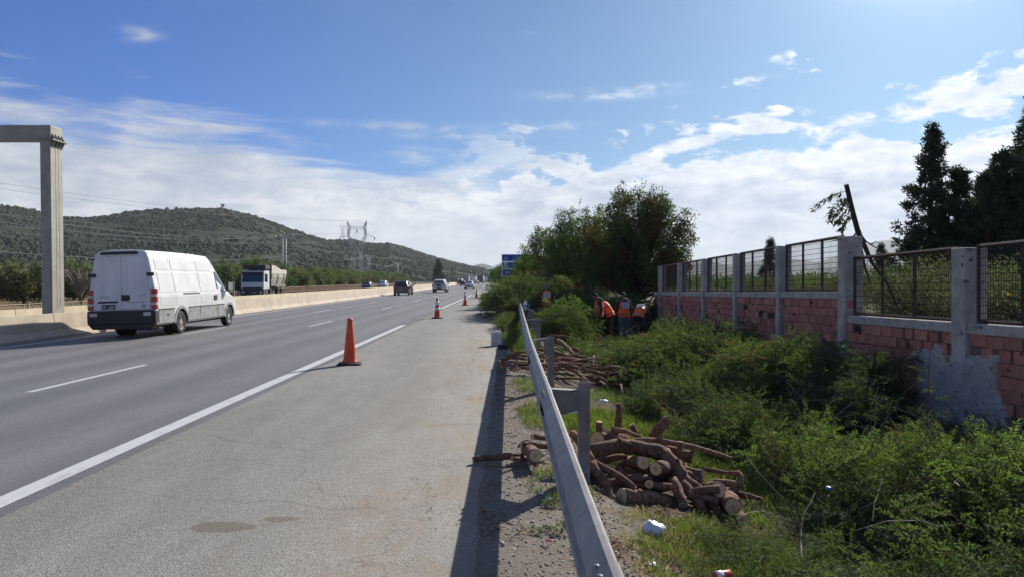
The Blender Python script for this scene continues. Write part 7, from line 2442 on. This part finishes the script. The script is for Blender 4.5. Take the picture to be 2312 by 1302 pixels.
# ---- pylons, poles and wires
def bars(pairs, r, name, mat, root):
    a = np.array([p[0] for p in pairs], float); b = np.array([p[1] for p in pairs], float)
    return quad_object(name, [(rods(a, b, np.full(len(a), r), np.full(len(a), r)), mat)], root)
def pylon(loc, rz, sc, label):
    root = empty('pylon', loc, rz, label, 'pylon')
    root.scale = (sc, sc, sc)
    def sq(w, z): return [np.array((sx * w, sy * w, z)) for sx, sy in ((-1, -1), (1, -1), (1, 1), (-1, 1))]
    legs, lace = [], []
    lev = [(3.6, 0), (3.3, 4), (3.0, 8), (2.75, 12), (2.45, 16), (2.2, 19.5)]
    for (w0, z0), (w1, z1) in zip(lev[:-1], lev[1:]):
        A, B = sq(w0, z0), sq(w1, z1)
        for k in range(4):
            legs.append((A[k], B[k]))
            lace.append((A[k], B[(k + 1) % 4])); lace.append((A[(k + 1) % 4], B[k])); lace.append((B[k], B[(k + 1) % 4]))
    arms = []
    waist = sq(2.2, 19.5)
    for s in (-1, 1):
        # splayed arm of the cat head
        o = [np.array((s * 5.9, -.7, 29.5)), np.array((s * 5.9, .7, 29.5)), np.array((s * 5.2, -.7, 29.8)), np.array((s * 5.2, .7, 29.8))]
        i0 = [np.array((s * 2.2, -2.2, 19.5)), np.array((s * 2.2, 2.2, 19.5)), np.array((s * .3, -1.6, 22.6)), np.array((s * .3, 1.6, 22.6))]
        for a, b in zip(i0, o): legs.append((a, b))
        legs += [(np.array((s * 2.2, -2.2, 19.5)), i0[2]), (np.array((s * 2.2, 2.2, 19.5)), i0[3])]
        for t in (.3, .55, .8):
            p = [a + (b - a) * t for a, b in zip(i0, o)]
            lace += [(p[0], p[2]), (p[1], p[3]), (p[0], p[1]), (p[2], p[3])]
        # upper arm to the bridge and the earth-wire horn
        top = [np.array((s * 5.6, -.7, 35.0)), np.array((s * 5.6, .7, 35.0)), np.array((s * 4.4, -.7, 35.0)), np.array((s * 4.4, .7, 35.0))]
        for a, b in zip(o, top): legs.append((a, b))
        lace += [(o[0], top[2]), (o[2], top[0]), (o[1], top[3]), (o[3], top[1])]
        for a in top: legs.append((a, np.array((s * 6.2, 0, 38.6))))
        lace += [(top[0] * .5 + np.array((s * 3.1, 0, 19.3)), top[2])]
        # side arm
        tip = np.array((s * 11.2, 0, 28.7))
        for a in (o[0], o[1]): arms.append((a, tip))
        for y in (-.7, .7): arms.append((np.array((s * 6.0, y, 30.8)), tip))
        ins = MB(); ins.tube([tip, tip + np.array((0, 0, -1.6))], .35, 7); ins.build('insulator', M['insulator'], root)
    for y in (-.7, .7):
        for z in (33.6, 35.0):
            arms.append((np.array((-5.0, y, z)), np.array((5.0, y, z))))
        xs = np.linspace(-4.6, 4.6, 9)
        for k in range(8):
            lace.append((np.array((xs[k], y, 35.0 if k % 2 else 33.6)), np.array((xs[k + 1], y, 33.6 if k % 2 else 35.0))))
    ins = MB(); ins.tube([(0, 0, 33.6), (0, 0, 31.6)], .35, 7); ins.build('insulator', M['insulator'], root)
    bars(legs, .2, 'legs', M['steel_lattice'], root)
    bars(arms, .07, 'cross_arms', M['steel_lattice'], root)
    bars(lace, .065, 'lattice', M['steel_lattice'], root)
    return root
PY = Vector((-89.5, 445, -1.5))
pylon(PY, R(-12), 1.0, 'tall lattice pylon with cat head top at the foot of the hill')
py2_y = 1000.0
pylon(Vector(((773 - VX) * py2_y / F, py2_y, H + (VY - 537) * py2_y / F - .5)), R(-12), .46, 'smaller pylon on the hillside behind the tall one')
def wire(a, b, sag, r, label, group, n=26, t0=0.0, t1=1.0):
    a, b = Vector(a), Vector(b)
    P = np.array([(a.lerp(b, t) - Vector((0, 0, sag * 4 * t * (1 - t))))[:] for t in np.linspace(t0, t1, n)])
    mid = P.mean(0)
    o = quad_object('power_line', [(rods(P[:-1] - mid, P[1:] - mid, np.full(n - 1, r), np.full(n - 1, r)), M['wire'])])
    o.location = mid
    return tag(o, label, 'power line', group)
c12, s12 = math.cos(R(-12)), math.sin(R(-12))
def pyp(x, y, z): return PY + Vector((x * c12 - y * s12, x * s12 + y * c12, z))
prev = Vector((-205, 85, 0))
for x, z, nm in ((-6.2, 38.4, 'earth'), (6.2, 38.4, 'earth'), (-11.2, 27.0, 'conductor'), (0, 31.6, 'conductor'), (11.2, 27.0, 'conductor')):
    off = Vector((x * .9, -x * .42, z))
    wire(pyp(x, 0, z), prev + off, 9 if nm == 'conductor' else 7, .05, 'high voltage line hanging in front of the hill to the tall pylon', 'high voltage lines')
    o2 = Vector(((773 - VX) * py2_y / F + x * .46, py2_y, H + (VY - 537) * py2_y / F + z * .46))
    wire(pyp(x, 0, z), o2, 12, .05, 'high voltage line running from the tall pylon up the hillside', 'high voltage lines')
def pole(px, pytop, Y, label, sc=1.0):
    X = (px - VX) * Y / F
    zt = H + (VY - pytop) * Y / F
    root = empty('utility_pole', (X, Y, -.5), R(-8), label, 'utility pole', 'utility poles along the foot of the hill')
    h = zt + .5
    for s in (-1, 1):
        q = MB(); q.tube([(s * .42, 0, 0), (s * .36, 0, h)], [.13, .1], 6); q.build('leg', M['steel_lattice'], root)
    q = MB(); q.tube([(-2.1, 0, h - .15), (2.1, 0, h - .15)], .09, 5); q.tube([(-.4, 0, h - .1), (-1.25, .0, h + .9)], .05, 5); q.build('cross_arm', M['steel_lattice'], root)
    for x, z in ((-2.05, .4), (0, .9), (2.05, .6)):
        q = MB(); q.tube([(x, 0, h - .1), (x, 0, h + z)], .06, 5); q.ball((x, 0, h + z), (.18, .18, .26), 7, 5); q.build('insulator', M['clear_lens'], root)
    q = MB(); q.tube([(-.6, 0, h * .63), (.5, 0, h * .63)], .05, 5); q.ball((-.45, 0, h * .64), .2, 7, 5); q.build('lower_insulator', M['clear_lens'], root)
    return Vector((X, Y, -.5)), h
p1 = pole(642, 537, 165, 'nearest utility pole right behind the dump truck')
p2 = pole(833, 581, 282, 'middle utility pole in front of the tall pylon')
p3 = pole(898.5, 596, 420, 'farthest utility pole above the dark suv')
p0 = (Vector((-62, 45, -.5)), 11.5)
G_ = 'low voltage lines between the utility poles'
for (A, ha), (B, hb), where in ((p0, p1, 'from the left edge to the nearest utility pole'), (p1, p2, 'between the nearest and the middle utility pole'), (p2, p3, 'between the middle and the farthest utility pole')):
    for x, z in ((-2.05, .4), (0, .9), (2.05, .6)):
        wire(A + Vector((x, .25 * x, ha + z)), B + Vector((x, .25 * x, hb + z)), 3.2, .03, 'upper thin wire ' + where, G_)
    wire(A + Vector((-.45, 0, ha * .64)), B + Vector((-.45, 0, hb * .64)), 2.2, .045, 'lower telephone cable ' + where, G_)

# ---- small buildings
def house(px, py, Y, w, d, h, label, roof):
    X = (px - VX) * Y / F
    z = H + (VY - py) * Y / F
    root = empty('house', (X, Y, z - h), R(20), label, 'house', 'small houses at the foot of the hill')
    q = MB(); q.box2((-w / 2, -d / 2, -3), (w / 2, d / 2, h - .3)); q.build('wall', M['house_wall'], root)
    q = MB(); q.box2((-w / 2 - .2, -d / 2 - .2, h - .3), (w / 2 + .2, d / 2 + .2, h)); q.build('roof', M['house_roof'] if roof else M['house_wall'], root)
    for x in (-w * .25, w * .2):
        q = MB(); q.box2((x - .5, -d / 2 - .03, h * .35), (x + .5, -d / 2 + .02, h * .7)); q.build('window', M['glass_dark'], root)
house(40, 597, 330, 5.5, 4, 3.0, 'small pale house on the left below the hill', False)
house(671, 605, 400, 9, 5, 3.2, 'pale low house above the olive row right of the dump truck', True)
house(700, 609, 380, 6, 4, 2.4, 'tiny house right of the pale low one', True)
# lookout on the ridge
lx = 503.0
Ys = 902.0
zt = H + (VY - 471.5) * Ys / F
tw = empty('lookout_tower', ((lx - VX) * Ys / F, Ys, zt - 1.0), 0, 'small lookout tower on the hill crest', 'tower')
q = MB(); q.box2((-1.0, -1.0, -3), (1.0, 1.0, 4.2)); q.build('shaft', M['house_wall'], tw)
q = MB(); q.box2((-2.2, -2.2, 4.2), (2.2, 2.2, 4.6)); q.build('deck', M['mortar'], tw)
q = MB(); q.box2((-1.4, -1.4, 4.6), (1.4, 1.4, 6.0)); q.build('cabin', M['glass_dark'], tw)
q = MB(); q.box2((-2.4, -2.4, 6.0), (2.4, 2.4, 6.4)); q.build('roof', M['mortar'], tw)
# ---- air
hz = MB()
hz.box2((-6500, -420, -2.2), (6500, 7000, 350))
m, t, out = new_mat('haze')
pv = t.n('ShaderNodeVolumePrincipled')
pv.inputs['Color'].default_value = (.86, .92, 1.0, 1)
pv.inputs['Density'].default_value = 0.00009
pv.inputs['Anisotropy'].default_value = .2
m.node_tree.links.new(pv.outputs[0], out.inputs['Volume'])
tag(hz.build('haze', m), kind='stuff')
